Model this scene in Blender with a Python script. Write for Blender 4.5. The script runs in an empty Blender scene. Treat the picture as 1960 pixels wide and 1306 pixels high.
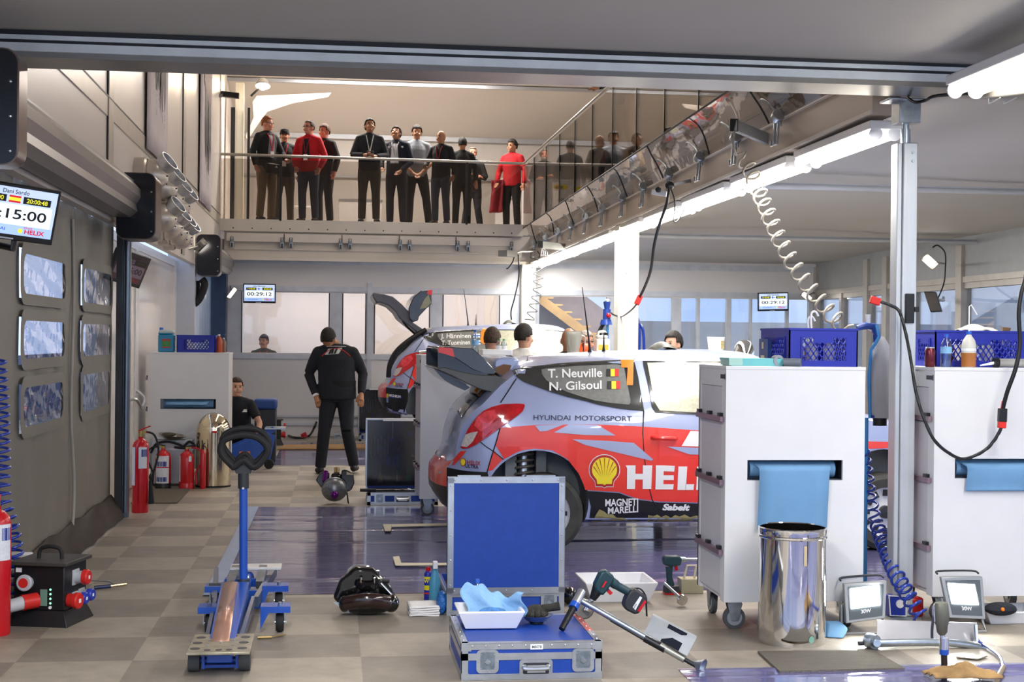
import bpy, bmesh, math, random
from mathutils import Vector, Matrix
from mathutils.bvhtree import BVHTree

SC = bpy.context.scene
COL = SC.collection
random.seed(7)
PI = math.pi

# ------------------------------------------------------------------ camera
FPX, CH, ROLL = 2750.0, 1.68, 0.0105
YAW = math.atan(338 / FPX)
PITCH = math.atan(-4.4 / FPX)
cF = Vector((math.sin(YAW) * math.cos(PITCH), math.cos(YAW) * math.cos(PITCH), math.sin(PITCH)))
_r0 = Vector((math.cos(YAW), -math.sin(YAW), 0))
_u0 = _r0.cross(cF)
cR = _r0 * math.cos(ROLL) + _u0 * math.sin(ROLL)
cU = _u0 * math.cos(ROLL) - _r0 * math.sin(ROLL)
cam_data = bpy.data.cameras.new('camera')
cam_data.sensor_width = 36.0
cam_data.lens = 36.0 * FPX / 1960.0
cam_data.clip_end = 200
cam = bpy.data.objects.new('camera', cam_data)
COL.objects.link(cam)
cam.matrix_world = Matrix(((cR.x, cU.x, -cF.x, 0), (cR.y, cU.y, -cF.y, 0), (cR.z, cU.z, -cF.z, CH), (0, 0, 0, 1)))
SC.camera = cam

def P(px, py, X=None, Y=None, Z=None):
    """world point seen at a pixel of the 1960x1306 photo, on the plane X=, Y= or Z="""
    d = cF + cR * ((px - 980) / FPX) + cU * ((653 - py) / FPX)
    if Z is not None:
        t = (Z - CH) / d.z
    elif Y is not None:
        t = Y / d.y
    else:
        t = X / d.x
    return Vector((d.x * t, d.y * t, CH + d.z * t))

# ------------------------------------------------------------------ world, exposure
SC.view_settings.view_transform = 'Standard'
SC.view_settings.look = 'None'
SC.view_settings.gamma = 1.0
SC.view_settings.use_curve_mapping = False
SC.view_settings.exposure = 0.22
SC.cycles.use_denoising = True
SC.cycles.max_bounces = 7
SC.cycles.sample_clamp_indirect = 6.0
SC.cycles.caustics_reflective = False
SC.cycles.caustics_refractive = False
w = bpy.data.worlds.new('dusk_sky')
SC.world = w
w.use_nodes = True
wn = w.node_tree.nodes
wl = w.node_tree.links
bg = wn['Background']
tc = wn.new('ShaderNodeTexCoord')
nz = wn.new('ShaderNodeTexNoise')
nz.inputs['Scale'].default_value = 3.0
nz.inputs['Detail'].default_value = 5
rp = wn.new('ShaderNodeValToRGB')
rp.color_ramp.elements[0].position = .38
rp.color_ramp.elements[0].color = (.33, .47, .80, 1)
rp.color_ramp.elements[1].position = .68
rp.color_ramp.elements[1].color = (.80, .86, 1.0, 1)
wl.new(tc.outputs['Generated'], nz.inputs['Vector'])
wl.new(nz.outputs['Fac'], rp.inputs['Fac'])
wl.new(rp.outputs['Color'], bg.inputs['Color'])
bg.inputs['Strength'].default_value = 1.5

def area(name, loc, size, energy, col, rot=(0, 0, 0)):
    d = bpy.data.lights.new(name, 'AREA')
    d.shape = 'RECTANGLE'
    d.size, d.size_y = size
    d.energy = energy
    d.color = col
    o = bpy.data.objects.new(name, d)
    o.location = loc
    o.rotation_euler = rot
    COL.objects.link(o)
    return o

WARM = (1.0, .93, .80)
COOL = (1.0, .985, .96)
# rows of ceiling tubes of the front bay and hall, among added fill lamps
area('tube_row_front', (3.75, 4.4, 3.12), (.3, 5.5), 130, COOL)
area('front_centre_fill', (-.2, 3.2, 3.2), (.3, 4.5), 250, COOL)  # unseen lamp row added to brighten the left foreground
area('tube_row_hall', (3.15, 16.3, 2.9), (.25, 15.5), 430, COOL, (0, math.radians(-28), 0))
area('side_bay_fill', (6.0, 15.5, 2.9), (.3, 13), 190, COOL)  # added fill that lifts the side bay and the back wall
area('upstairs_fill', (1.0, 25.5, 6.5), (3.5, .4), 270, (1, .92, .85))  # added lamp, kept out of view, that brightens the upper floor
area('upstairs_side_fill', (5.2, 18, 6.0), (.4, 9), 230, (1, .93, .86))  # added unseen fill along the side of the upper floor
area('hall_roof_fill', (.6, 17, 6.7), (.4, 10), 85, (1, .9, .8))  # no fixture of the hall; added to fill it from above
area('stair_fill', (5.0, 25.9, 2.9), (2, .5), 60, COOL)  # added so that the stair room behind the glass is not dark
area('corridor_fill', (.9, 25.25, 2.85), (5, .3), 60, (1, .93, .88))  # added lamp that keeps the wall behind the windows lit

# ------------------------------------------------------------------ materials
def lin(h):
    h = h.lstrip('#')
    c = [int(h[i:i + 2], 16) / 255 for i in (0, 2, 4)]
    return tuple(x / 12.92 if x <= .04045 else ((x + .055) / 1.055) ** 2.4 for x in c) + (1,)

MATS = {}
def mat(name, col, rough=.5, metal=0.0, var=.08, vscale=6, bump=0.0, bscale=60, emit=None, es=0, coat=0.0,
        trans=0.0, ior=1.45, stretch=None, spec=None):
    if name in MATS:
        return MATS[name]
    m = bpy.data.materials.new(name)
    m.use_nodes = True
    nt = m.node_tree
    b = nt.nodes['Principled BSDF']
    c = lin(col)
    b.inputs['Base Color'].default_value = c
    b.inputs['Roughness'].default_value = rough
    b.inputs['Metallic'].default_value = metal
    b.inputs['Coat Weight'].default_value = coat
    b.inputs['Transmission Weight'].default_value = trans
    b.inputs['IOR'].default_value = ior
    if spec is not None:
        b.inputs['Specular IOR Level'].default_value = spec
    t = nt.nodes.new('ShaderNodeTexCoord')
    vec = t.outputs['Object']
    if stretch:
        mp = nt.nodes.new('ShaderNodeMapping')
        mp.inputs['Scale'].default_value = stretch
        nt.links.new(vec, mp.inputs['Vector'])
        vec = mp.outputs['Vector']
    if var:
        n = nt.nodes.new('ShaderNodeTexNoise')
        n.inputs['Scale'].default_value = vscale
        n.inputs['Detail'].default_value = 4
        nt.links.new(vec, n.inputs['Vector'])
        r = nt.nodes.new('ShaderNodeValToRGB')
        r.color_ramp.elements[0].position = .3
        r.color_ramp.elements[1].position = .7
        r.color_ramp.elements[0].color = tuple(x * (1 - var) for x in c[:3]) + (1,)
        r.color_ramp.elements[1].color = tuple(min(1, x * (1 + var)) for x in c[:3]) + (1,)
        nt.links.new(n.outputs['Fac'], r.inputs['Fac'])
        nt.links.new(r.outputs['Color'], b.inputs['Base Color'])
    if bump:
        n2 = nt.nodes.new('ShaderNodeTexNoise')
        n2.inputs['Scale'].default_value = bscale
        n2.inputs['Detail'].default_value = 3
        nt.links.new(vec, n2.inputs['Vector'])
        bp = nt.nodes.new('ShaderNodeBump')
        bp.inputs['Strength'].default_value = bump
        bp.inputs['Distance'].default_value = .02
        nt.links.new(n2.outputs['Fac'], bp.inputs['Height'])
        nt.links.new(bp.outputs['Normal'], b.inputs['Normal'])
    if emit:
        b.inputs['Emission Color'].default_value = lin(emit)
        b.inputs['Emission Strength'].default_value = es
    MATS[name] = m
    return m

def glass(name, tint='ffffff', refl=.12, rough=.02, bump=0, bscale=6, amount=1.0):
    """thin clear sheet: mostly see-through, with mirror reflections"""
    if name in MATS:
        return MATS[name]
    m = bpy.data.materials.new(name)
    m.use_nodes = True
    nt = m.node_tree
    nt.nodes.remove(nt.nodes['Principled BSDF'])
    out = nt.nodes['Material Output']
    tr = nt.nodes.new('ShaderNodeBsdfTransparent')
    tr.inputs['Color'].default_value = lin(tint)
    gl = nt.nodes.new('ShaderNodeBsdfGlossy')
    gl.inputs['Roughness'].default_value = rough
    mx = nt.nodes.new('ShaderNodeMixShader')
    lw = nt.nodes.new('ShaderNodeLayerWeight')
    lw.inputs['Blend'].default_value = .25
    ma = nt.nodes.new('ShaderNodeMath')
    ma.operation = 'MULTIPLY_ADD'
    ma.inputs[1].default_value = .7 * amount
    ma.inputs[2].default_value = refl
    ma.use_clamp = True
    nt.links.new(lw.outputs['Fresnel'], ma.inputs[0])
    nt.links.new(ma.outputs[0], mx.inputs['Fac'])
    nt.links.new(tr.outputs[0], mx.inputs[1])
    nt.links.new(gl.outputs[0], mx.inputs[2])
    if bump:
        t = nt.nodes.new('ShaderNodeTexCoord')
        n = nt.nodes.new('ShaderNodeTexNoise')
        n.inputs['Scale'].default_value = bscale
        bp = nt.nodes.new('ShaderNodeBump')
        bp.inputs['Strength'].default_value = bump
        bp.inputs['Distance'].default_value = .05
        nt.links.new(t.outputs['Object'], n.inputs['Vector'])
        nt.links.new(n.outputs['Fac'], bp.inputs['Height'])
        nt.links.new(bp.outputs['Normal'], gl.inputs['Normal'])
        nt.links.new(bp.outputs['Normal'], lw.inputs['Normal'])
    nt.links.new(mx.outputs[0], out.inputs['Surface'])
    MATS[name] = m
    return m

M_WHITE = mat('painted_white_steel', 'dededf', .38, var=.02)
M_WALLW = mat('white_wall_panel', 'dcd9d8', .25, var=.03, vscale=1.2)
M_TRIMG = mat('grey_aluminium_profile', 'b9bcc2', .38, .35, var=.05)
M_ALU = mat('brushed_aluminium', 'c9ccd0', .32, .9, var=.10, vscale=14, stretch=(1, 6, 6))
M_STEEL = mat('zinc_steel', 'a9b2ba', .3, .9, var=.15, vscale=20)
M_CHROME = mat('polished_chrome', 'e4e2de', .06, 1.0, var=.03, bump=.02, bscale=5)
M_BLACK = mat('black_plastic', '141518', .4, var=.15)
M_RUBBER = mat('black_rubber', '1b1b1d', .7, var=.2, vscale=30)
M_DKGREY = mat('dark_grey_plastic', '2d2f34', .45, var=.1)
M_RED = mat('red_enamel', 'c01420', .25, var=.06, coat=.3)
M_BLUE = mat('blue_laminate', '16409c', .45, var=.08, vscale=18, bump=.04, bscale=150)
M_CRATE = mat('blue_crate_plastic', '1d2a9c', .4, var=.05)
M_BLUEP = mat('blue_jack_paint', '1a4fb0', .32, var=.06, coat=.3)
M_PAPER = mat('blue_paper_roll', '6f9cc4', .8, var=.05, bump=.03, bscale=90)
M_WPLAS = mat('white_plastic_tray', 'eeeef0', .35, var=.02)
M_CLEAR = glass('clear_bottle_plastic', 'e9f2f8', .10, .05)

# ------------------------------------------------------------------ mesh helpers
def basis(d):
    d = Vector(d).normalized()
    a = Vector((0, 0, 1)) if abs(d.z) < .95 else Vector((1, 0, 0))
    x = a.cross(d).normalized()
    return x, d.cross(x), d

class MB:
    def __init__(self):
        self.v, self.f, self.mi, self.cur = [], [], [], 0
    def add(self, vs, fs):
        k = len(self.v)
        self.v += [Vector(p) for p in vs]
        self.f += [tuple(i + k for i in f) for f in fs]
        self.mi += [self.cur] * len(fs)
        return self
    def box(self, c, s, M=None):
        x, y, z = s[0] / 2, s[1] / 2, s[2] / 2
        vs = [Vector(p) for p in ((-x, -y, -z), (x, -y, -z), (x, y, -z), (-x, y, -z), (-x, -y, z), (x, -y, z), (x, y, z), (-x, y, z))]
        if M:
            vs = [M @ p for p in vs]
        c = Vector(c)
        return self.add([p + c for p in vs], [(3, 2, 1, 0), (4, 5, 6, 7), (0, 1, 5, 4), (1, 2, 6, 5), (2, 3, 7, 6), (3, 0, 4, 7)])
    def bx(self, x0, x1, y0, y1, z0, z1):
        return self.box(((x0 + x1) / 2, (y0 + y1) / 2, (z0 + z1) / 2), (abs(x1 - x0), abs(y1 - y0), abs(z1 - z0)))
    def bar(self, a, b, w, h, up=None):
        a, b = Vector(a), Vector(b)
        d = (b - a).normalized()
        u = Vector(up) if up else (Vector((0, 0, 1)) if abs(d.z) < .9 else Vector((0, 1, 0)))
        x = d.cross(u).normalized() * (w / 2)
        y = x.cross(d).normalized() * (h / 2)
        vs = [a - x - y, a + x - y, a + x + y, a - x + y, b - x - y, b + x - y, b + x + y, b - x + y]
        return self.add(vs, [(0, 1, 2, 3), (7, 6, 5, 4), (0, 4, 5, 1), (1, 5, 6, 2), (2, 6, 7, 3), (3, 7, 4, 0)])
    def cyl(self, a, b, r0, r1=None, n=20, cap=True):
        r1 = r0 if r1 is None else r1
        a, b = Vector(a), Vector(b)
        x, y, z = basis(b - a)
        vs = []
        for p, r in ((a, r0), (b, r1)):
            vs += [p + (x * math.cos(2 * PI * i / n) + y * math.sin(2 * PI * i / n)) * r for i in range(n)]
        fs = [(i, (i + 1) % n, n + (i + 1) % n, n + i) for i in range(n)]
        if cap:
            fs += [tuple(range(n - 1, -1, -1)), tuple(range(n, 2 * n))]
        return self.add(vs, fs)
    def lathe(self, prof, o=(0, 0, 0), axis=(0, 0, 1), n=28, cap=False):
        x, y, z = basis(axis)
        o = Vector(o)
        vs, fs = [], []
        for r, h in prof:
            vs += [o + z * h + (x * math.cos(2 * PI * i / n) + y * math.sin(2 * PI * i / n)) * max(r, 1e-4) for i in range(n)]
        for k in range(len(prof) - 1):
            for i in range(n):
                j = (i + 1) % n
                fs.append((k * n + i, k * n + j, k * n + n + j, k * n + n + i))
        if cap:
            fs.append(tuple(range(n - 1, -1, -1)))
            m = (len(prof) - 1) * n
            fs.append(tuple(range(m, m + n)))
        return self.add(vs, fs)
    def tube(self, pts, r, n=8, cap=True, closed=False):
        pts = [Vector(p) for p in pts]
        N = len(pts)
        rs = r if isinstance(r, (list, tuple)) else [r] * N
        vs, fs = [], []
        px = None
        for i, p in enumerate(pts):
            if closed:
                d = pts[(i + 1) % N] - pts[i - 1]
            else:
                d = pts[min(i + 1, N - 1)] - pts[max(i - 1, 0)]
            if d.length < 1e-9:
                d = Vector((0, 0, 1))
            d.normalize()
            if px is None:
                px = basis(d)[0]
            px = (px - d * px.dot(d))
            if px.length < 1e-6:
                px = basis(d)[0]
            px.normalize()
            py = d.cross(px)
            vs += [p + (px * math.cos(2 * PI * k / n) + py * math.sin(2 * PI * k / n)) * rs[i] for k in range(n)]
        for i in range(N if closed else N - 1):
            j = (i + 1) % N
            for k in range(n):
                l = (k + 1) % n
                fs.append((i * n + k, i * n + l, j * n + l, j * n + k))
        if cap and not closed:
            fs += [tuple(range(n - 1, -1, -1)), tuple(range((N - 1) * n, N * n))]
        return self.add(vs, fs)
    def ball(self, c, s, n=16, m=10, M=None):
        if not isinstance(s, (tuple, list)):
            s = (s, s, s)
        c = Vector(c)
        vs, fs = [], []
        for j in range(m + 1):
            t = PI * j / m
            for i in range(n):
                a = 2 * PI * i / n
                p = Vector((s[0] * math.sin(t) * math.cos(a), s[1] * math.sin(t) * math.sin(a), -s[2] * math.cos(t)))
                vs.append(c + (M @ p if M else p))
        for j in range(m):
            for i in range(n):
                k = (i + 1) % n
                fs.append((j * n + i, j * n + k, j * n + n + k, j * n + n + i))
        return self.add(vs, fs)
    def prism(self, pts, a, b):
        """closed outline pts (3D) swept from offset a to offset b"""
        a, b = Vector(a), Vector(b)
        n = len(pts)
        vs = [Vector(p) + a for p in pts] + [Vector(p) + b for p in pts]
        fs = [tuple(range(n - 1, -1, -1)), tuple(range(n, 2 * n))]
        fs += [(i, (i + 1) % n, n + (i + 1) % n, n + i) for i in range(n)]
        return self.add(vs, fs)
    def quad(self, *p):
        return self.add(p, [tuple(range(len(p)))])
    def grid(self, fn, nu, nv, closeu=False):
        vs = [fn(i / (nu if closeu else nu - 1), j / (nv - 1)) for j in range(nv) for i in range(nu)]
        fs = []
        for j in range(nv - 1):
            for i in range(nu if closeu else nu - 1):
                k = (i + 1) % nu
                fs.append((j * nu + i, j * nu + k, j * nu + nu + k, j * nu + nu + i))
        return self.add(vs, fs)
    def merge(self, o, M=None):
        k = len(self.v)
        self.v += [(M @ p if M else p.copy()) for p in o.v]
        self.f += [tuple(i + k for i in f) for f in o.f]
        self.mi += list(o.mi)
        return self

def mesh_of(name, mb, mats, smooth=35):
    me = bpy.data.meshes.new(name)
    me.from_pydata([tuple(p) for p in mb.v], [], mb.f)
    for m in (mats if isinstance(mats, (list, tuple)) else [mats]):
        me.materials.append(m)
    me.polygons.foreach_set('material_index', mb.mi)
    bm = bmesh.new()
    bm.from_mesh(me)
    bmesh.ops.recalc_face_normals(bm, faces=bm.faces)
    bm.to_mesh(me)
    bm.free()
    if smooth:
        me.shade_smooth()
        me.set_sharp_from_angle(angle=math.radians(smooth))
    me.update()
    return me

def rootloc(o):
    while o.parent is not None:
        o = o.parent
    return o

def part(name, mb, mats, parent, smooth=35, bevel=0, label=None, world=False, solid=0, sub=0):
    """one mesh under a thing (or under a part); vertices are local to the thing, or world if world=True"""
    if world:
        r = rootloc(parent)
        inv = (Matrix.Translation(r.location) @ r.rotation_euler.to_matrix().to_4x4()).inverted()
        mb.v = [inv @ p for p in mb.v]
    o = bpy.data.objects.new(name, mesh_of(name, mb, mats, smooth))
    COL.objects.link(o)
    o.parent = parent
    mods(o, bevel, solid, sub)
    if label:
        o['label'] = label
    return o

def mods(o, bevel=0, solid=0, sub=0):
    if solid:
        md = o.modifiers.new('solid', 'SOLIDIFY')
        md.thickness = solid
        md.offset = 0
    if bevel:
        md = o.modifiers.new('bevel', 'BEVEL')
        md.width = bevel
        md.segments = 2
        md.limit_method = 'ANGLE'
        md.angle_limit = math.radians(40)
        md.harden_normals = False
    if sub:
        md = o.modifiers.new('sub', 'SUBSURF')
        md.levels = md.render_levels = sub

def thing(name, label, cat, loc=(0, 0, 0), rz=0, group=None):
    o = bpy.data.objects.new(name, None)
    o.empty_display_size = .1
    COL.objects.link(o)
    o.location = loc
    o.rotation_euler = (0, 0, rz)
    o['label'] = label
    o['category'] = cat
    if group:
        o['group'] = group
    return o

def single(name, mb, mats, label, cat, group=None, smooth=35, bevel=0, solid=0, sub=0, kind=None):
    """a thing that is one mesh; its origin goes to the middle of its underside"""
    xs = [p.x for p in mb.v]; ys = [p.y for p in mb.v]; zs = [p.z for p in mb.v]
    c = Vector(((min(xs) + max(xs)) / 2, (min(ys) + max(ys)) / 2, min(zs)))
    mb.v = [p - c for p in mb.v]
    o = bpy.data.objects.new(name, mesh_of(name, mb, mats, smooth))
    COL.objects.link(o)
    o.location = c
    mods(o, bevel, solid, sub)
    o['label'] = label
    o['category'] = cat
    if group:
        o['group'] = group
    if kind:
        o['kind'] = kind
    return o

def struct(name, mb, mats, smooth=35, bevel=0, parent=None):
    o = bpy.data.objects.new(name, mesh_of(name, mb, mats, smooth))
    COL.objects.link(o)
    if parent:
        o.parent = parent
    mods(o, bevel)
    o['kind'] = 'structure'
    return o

def dup(root, loc, rz, label, group=None):
    r = root.copy()
    COL.objects.link(r)
    r.location = loc
    r.rotation_euler = (0, 0, rz)
    r['label'] = label
    if group:
        r['group'] = group
    def rec(src, dst):
        for ch in list(src.children):
            c = ch.copy()
            COL.objects.link(c)
            c.parent = dst
            rec(ch, c)
    rec(root, r)
    return r

def text2d(s, size=1.0, bold=0.0, align='LEFT', wide=1.0, shear=0.0, spacing=1.0):
    """flat glyph mesh (verts 2D, faces) with the built-in font; size is the capital height"""
    cu = bpy.data.curves.new('t', 'FONT')
    cu.body = s
    cu.size = size / .69
    cu.align_x = align
    cu.offset = bold * size
    cu.shear = shear
    cu.space_character = spacing
    cu.resolution_u = 4
    cu.fill_mode = 'FRONT'
    ob = bpy.data.objects.new('t', cu)
    me = bpy.data.meshes.new_from_object(ob)
    vs = [(v.co.x * wide, v.co.y) for v in me.vertices]
    fs = [tuple(p.vertices) for p in me.polygons]
    bpy.data.objects.remove(ob)
    bpy.data.curves.remove(cu)
    bpy.data.meshes.remove(me)
    return vs, fs

def text(mb, s, size, o, ex, ey, bold=.0, align='LEFT', wide=1.0, shear=0, fit=None, spacing=1.0):
    """writes s into mb on the plane through o spanned by ex, ey; fit = total width wanted"""
    vs, fs = text2d(s, size, bold, align, wide, shear, spacing)
    if not vs:
        return mb
    if fit:
        x0 = min(v[0] for v in vs); x1 = max(v[0] for v in vs)
        k = fit / (x1 - x0)
        vs = [((v[0]) * k, v[1]) for v in vs]
    o, ex, ey = Vector(o), Vector(ex).normalized(), Vector(ey).normalized()
    return mb.add([o + ex * a + ey * b for a, b in vs], fs)

def rrect(w, h, r, n=5):
    pts = []
    for cx, cy, a0 in ((w / 2 - r, h / 2 - r, 0), (-w / 2 + r, h / 2 - r, 90), (-w / 2 + r, -h / 2 + r, 180), (w / 2 - r, -h / 2 + r, 270)):
        for i in range(n + 1):
            a = math.radians(a0 + 90 * i / n)
            pts.append((cx + r * math.cos(a), cy + r * math.sin(a)))
    return pts

def smoothpath(pts, k=6):
    """Catmull-Rom through the points"""
    pts = [Vector(p) for p in pts]
    out = []
    for i in range(len(pts) - 1):
        p0 = pts[max(i - 1, 0)]; p1 = pts[i]; p2 = pts[i + 1]; p3 = pts[min(i + 2, len(pts) - 1)]
        for j in range(k):
            t = j / k
            out.append(.5 * (2 * p1 + (p2 - p0) * t + (2 * p0 - 5 * p1 + 4 * p2 - p3) * t * t + (3 * p1 - p0 - 3 * p2 + p3) * t ** 3))
    out.append(pts[-1])
    return out

def coil(path, R, turns, per=10):
    """points of a helix wound around a path"""
    path = [Vector(p) for p in path]
    L = [0]
    for a, b in zip(path, path[1:]):
        L.append(L[-1] + (b - a).length)
    out = []
    N = int(turns * per)
    k = 0
    x = None
    for i in range(N + 1):
        s = L[-1] * i / N
        while k < len(path) - 2 and L[k + 1] < s:
            k += 1
        t = (s - L[k]) / max(L[k + 1] - L[k], 1e-9)
        p = path[k].lerp(path[k + 1], t)
        d = (path[k + 1] - path[k]).normalized()
        if x is None:
            x = basis(d)[0]
        x = (x - d * x.dot(d)).normalized()
        y = d.cross(x)
        a = 2 * PI * i / per
        rr = R(i / N) if callable(R) else R
        out.append(p + (x * math.cos(a) + y * math.sin(a)) * rr)
    return out
# ------------------------------------------------------------------ the setting
def tile_material():
    m = bpy.data.materials.new('grey_interlocking_tiles')
    m.use_nodes = True
    nt = m.node_tree
    b = nt.nodes['Principled BSDF']
    b.inputs['Roughness'].default_value = .5
    t = nt.nodes.new('ShaderNodeTexCoord')
    mp = nt.nodes.new('ShaderNodeMapping')
    T = .585
    mp.inputs['Location'].default_value = (-.15 / T, -7.0 / T, .5)
    mp.inputs['Scale'].default_value = (1 / T, 1 / T, 1)
    nt.links.new(t.outputs['Object'], mp.inputs['Vector'])
    ck = nt.nodes.new('ShaderNodeTexChecker')
    ck.inputs['Scale'].default_value = 1
    ck.inputs['Color1'].default_value = lin('a2998b')
    ck.inputs['Color2'].default_value = lin('877f74')
    nt.links.new(mp.outputs[0], ck.inputs['Vector'])
    n = nt.nodes.new('ShaderNodeTexNoise')
    n.inputs['Scale'].default_value = 3.5
    n.inputs['Detail'].default_value = 8
    n.inputs['Roughness'].default_value = .7
    nt.links.new(t.outputs['Object'], n.inputs['Vector'])
    r = nt.nodes.new('ShaderNodeValToRGB')
    r.color_ramp.elements[0].position = .3
    r.color_ramp.elements[1].position = .7
    r.color_ramp.elements[0].color = (.72, .71, .70, 1)
    r.color_ramp.elements[1].color = (1.12, 1.1, 1.08, 1)
    nt.links.new(n.outputs['Fac'], r.inputs['Fac'])
    mx = nt.nodes.new('ShaderNodeMix')
    mx.data_type = 'RGBA'
    mx.blend_type = 'MULTIPLY'
    mx.inputs[0].default_value = 1
    nt.links.new(ck.outputs['Color'], mx.inputs[6])
    nt.links.new(r.outputs['Color'], mx.inputs[7])
    nt.links.new(mx.outputs[2], b.inputs['Base Color'])
    # raised diamond studs
    mp2 = nt.nodes.new('ShaderNodeMapping')
    mp2.inputs['Rotation'].default_value = (0, 0, PI / 4)
    mp2.inputs['Scale'].default_value = (1, 1, 1)
    nt.links.new(t.outputs['Object'], mp2.inputs['Vector'])
    ck2 = nt.nodes.new('ShaderNodeTexChecker')
    ck2.inputs['Scale'].default_value = 42
    nt.links.new(mp2.outputs[0], ck2.inputs['Vector'])
    bp = nt.nodes.new('ShaderNodeBump')
    bp.inputs['Strength'].default_value = .35
    bp.inputs['Distance'].default_value = .004
    nt.links.new(ck2.outputs['Fac'], bp.inputs['Height'])
    nt.links.new(bp.outputs['Normal'], b.inputs['Normal'])
    return m

struct('floor', MB().bx(-14, 22, -4, 44, -.1, 0), tile_material(), 0)

M_FABRIC = mat('grey_awning_fabric', 'b3b2b0', .75, var=.05, vscale=.8, bump=.05, bscale=2.0)
M_ROOFW = mat('white_roof_membrane', 'd9d2cc', .7, var=.03, vscale=.6)
M_GIRD = mat('cream_girder_paint', 'cfc8bd', .42, var=.04, vscale=2)
M_GREYP = mat('grey_panel', '8d8f90', .55, var=.05)
YB, XR = 24.5, 8.4          # back wall, side wall

# ceilings: slightly rippled cloth
def cloth_ceiling(x0, x1, y0, y1, z, amp, nx=40, ny=30):
    return MB().grid(lambda u, v: Vector((x0 + (x1 - x0) * u, y0 + (y1 - y0) * v, z + amp * math.sin(7 * u + 3 * v) * math.sin(5 * v + 1) + amp * .5 * math.sin(11 * v))), nx, ny)
struct('ceiling', cloth_ceiling(-4, 10, 2.5, 8.02, 3.325, .022), M_FABRIC, 80)
b = cloth_ceiling(3.5, XR, 8.3, YB, 3.22, .03, 30, 60)
for p in b.v:
    p.z -= .0095 * (p.y - 8.3)
struct('ceiling', b, M_FABRIC, 80)
for y in (12.5, 18.1):
    z = 3.11 - .0095 * (y - 8.3)
    struct('trim', MB().cyl((3.6, y, z), (XR, y, z), .025, n=10).bx(3.6, XR, y + .03, y + .05, z, z + .04), M_TRIMG)
# roof over hall and upper floor
b = MB()
b.quad((-2.1, 8.3, 7.2), (9, 8.3, 7.2), (9, 24, 7.0), (-2.1, 24, 7.0))
b.quad((-2.1, 24, 7.0), (9, 24, 7.0), (9, 29.3, 5.75), (-2.1, 29.3, 5.75))
struct('ceiling', b, M_ROOFW, 0)
struct('wall_upper_front', MB().bx(-2.1, 9, 8.32, 8.4, 3.3, 7.2), M_ROOFW, 0)
struct('trim', MB().bx(-2, 9, 26.55, 26.62, 6.32, 6.38), M_TRIMG, 0)
struct('trim', MB().bx(-2, 9, 29.2, 29.28, 5.68, 5.82).bx(-2, 9, 29.2, 29.28, 4.9, 4.94), M_TRIMG, 0)
# front beam
b = MB()
b.bx(-4, 10, 8.0, 8.34, 3.17, 3.20)
b.cur = 1
b.bx(-4, 10, 7.985, 8.02, 3.2, 3.245).bx(-4, 10, 8.0, 8.05, 3.265, 3.29)
b.cur = 2
b.bx(-4, 10, 8.01, 8.3, 3.2, 3.36)
struct('trim_front_beam', b, [mat('beam_soffit', '8f8e8c', .3, .6), mat('beam_sky_sheen', 'dfe8ee', .35, .15), M_DKGREY], 0)  # the strip's pale colour stands in for sky reflected in the aluminium

# left wall: upper white panels with seams
XL = -1.93
b = MB()
b.bx(XL - .08, XL, 6.5, 24.4, 2.66, 7.1)
b.cur = 1
for y in (12.55, 18.5, 24.2):
    b.bx(XL, XL + .012, y - .07, y + .2, 2.7, 7)
b.bx(XL, XL + .010, 6.5, 24.4, 3.52, 3.68)
b.cur = 2
for y in (12.5, 18.43):
    b.bx(XL, XL + .014, y - .075, y - .06, 2.7, 7)
b.bx(XL, XL + .013, 6.5, 24.4, 3.68, 3.695)
struct('wall_left', b, [mat('glossy_white_panel', 'd5cec6', .3, var=.02, vscale=.8), mat('wall_frame', 'bdb6ab', .3, .2), M_DKGREY], 0)
# lower recessed wall between the two roller doors
b = MB()
b.bx(-2.3, -2.2, 13.7, 20.2, 0, 2.72)
b.cur = 1
b.bx(-2.2, -2.185, 13.7, 20.2, 2.62, 2.68).bx(-2.2, -2.17, 16.1, 16.35, 0, 2.62).bx(-2.2, -2.18, 20.0, 20.2, 0, 2.7)
b.cur = 2
b.bx(-2.2, -2.19, 15.6, 15.66, 0, 2.62)
struct('wall_left_lower', b, [mat('gloss_panel_cream', 'dcd3c9', .15, var=.02), M_WALLW, M_DKGREY], 0)
b = MB().tube(smoothpath([(-2.18, 15.5, .98), (-2.08, 15.5, 1.0), (-2.06, 15.8, .9), (-2.08, 16.2, .98), (-2.18, 16.2, 1.08)], 5), .018)
dr = struct('door_side', MB().bx(-2.2, -2.185, 14.4, 16.25, .02, 2.6), mat('side_door_panel', 'e2dcd4', .2, var=.02), 0)
part('door_handle', b, M_ALU, dr)
# jamb and wall beside second roller door
struct('trim_jamb', MB().bx(-2.3, -1.93, 20.2, 20.4, 0, 2.9), M_TRIMG, 0)
struct('trim_jamb_far', MB().bx(-2.2, -1.8, 24.1, 24.5, 0, 2.7), mat('dark_blue_frame', '3a4a66', .4, .3), 0)
# second roller door: half transparent bluish strips
b = MB()
for i in range(9):
    y = 20.5 + i * .4
    b.bx(-2.06, -2.04, y, y + .37, 0, 2.7)
door2 = struct('door_2', b, mat('pale_blue_door_strip', '9db4d4', .3, var=.1, vscale=3), 0)

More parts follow.
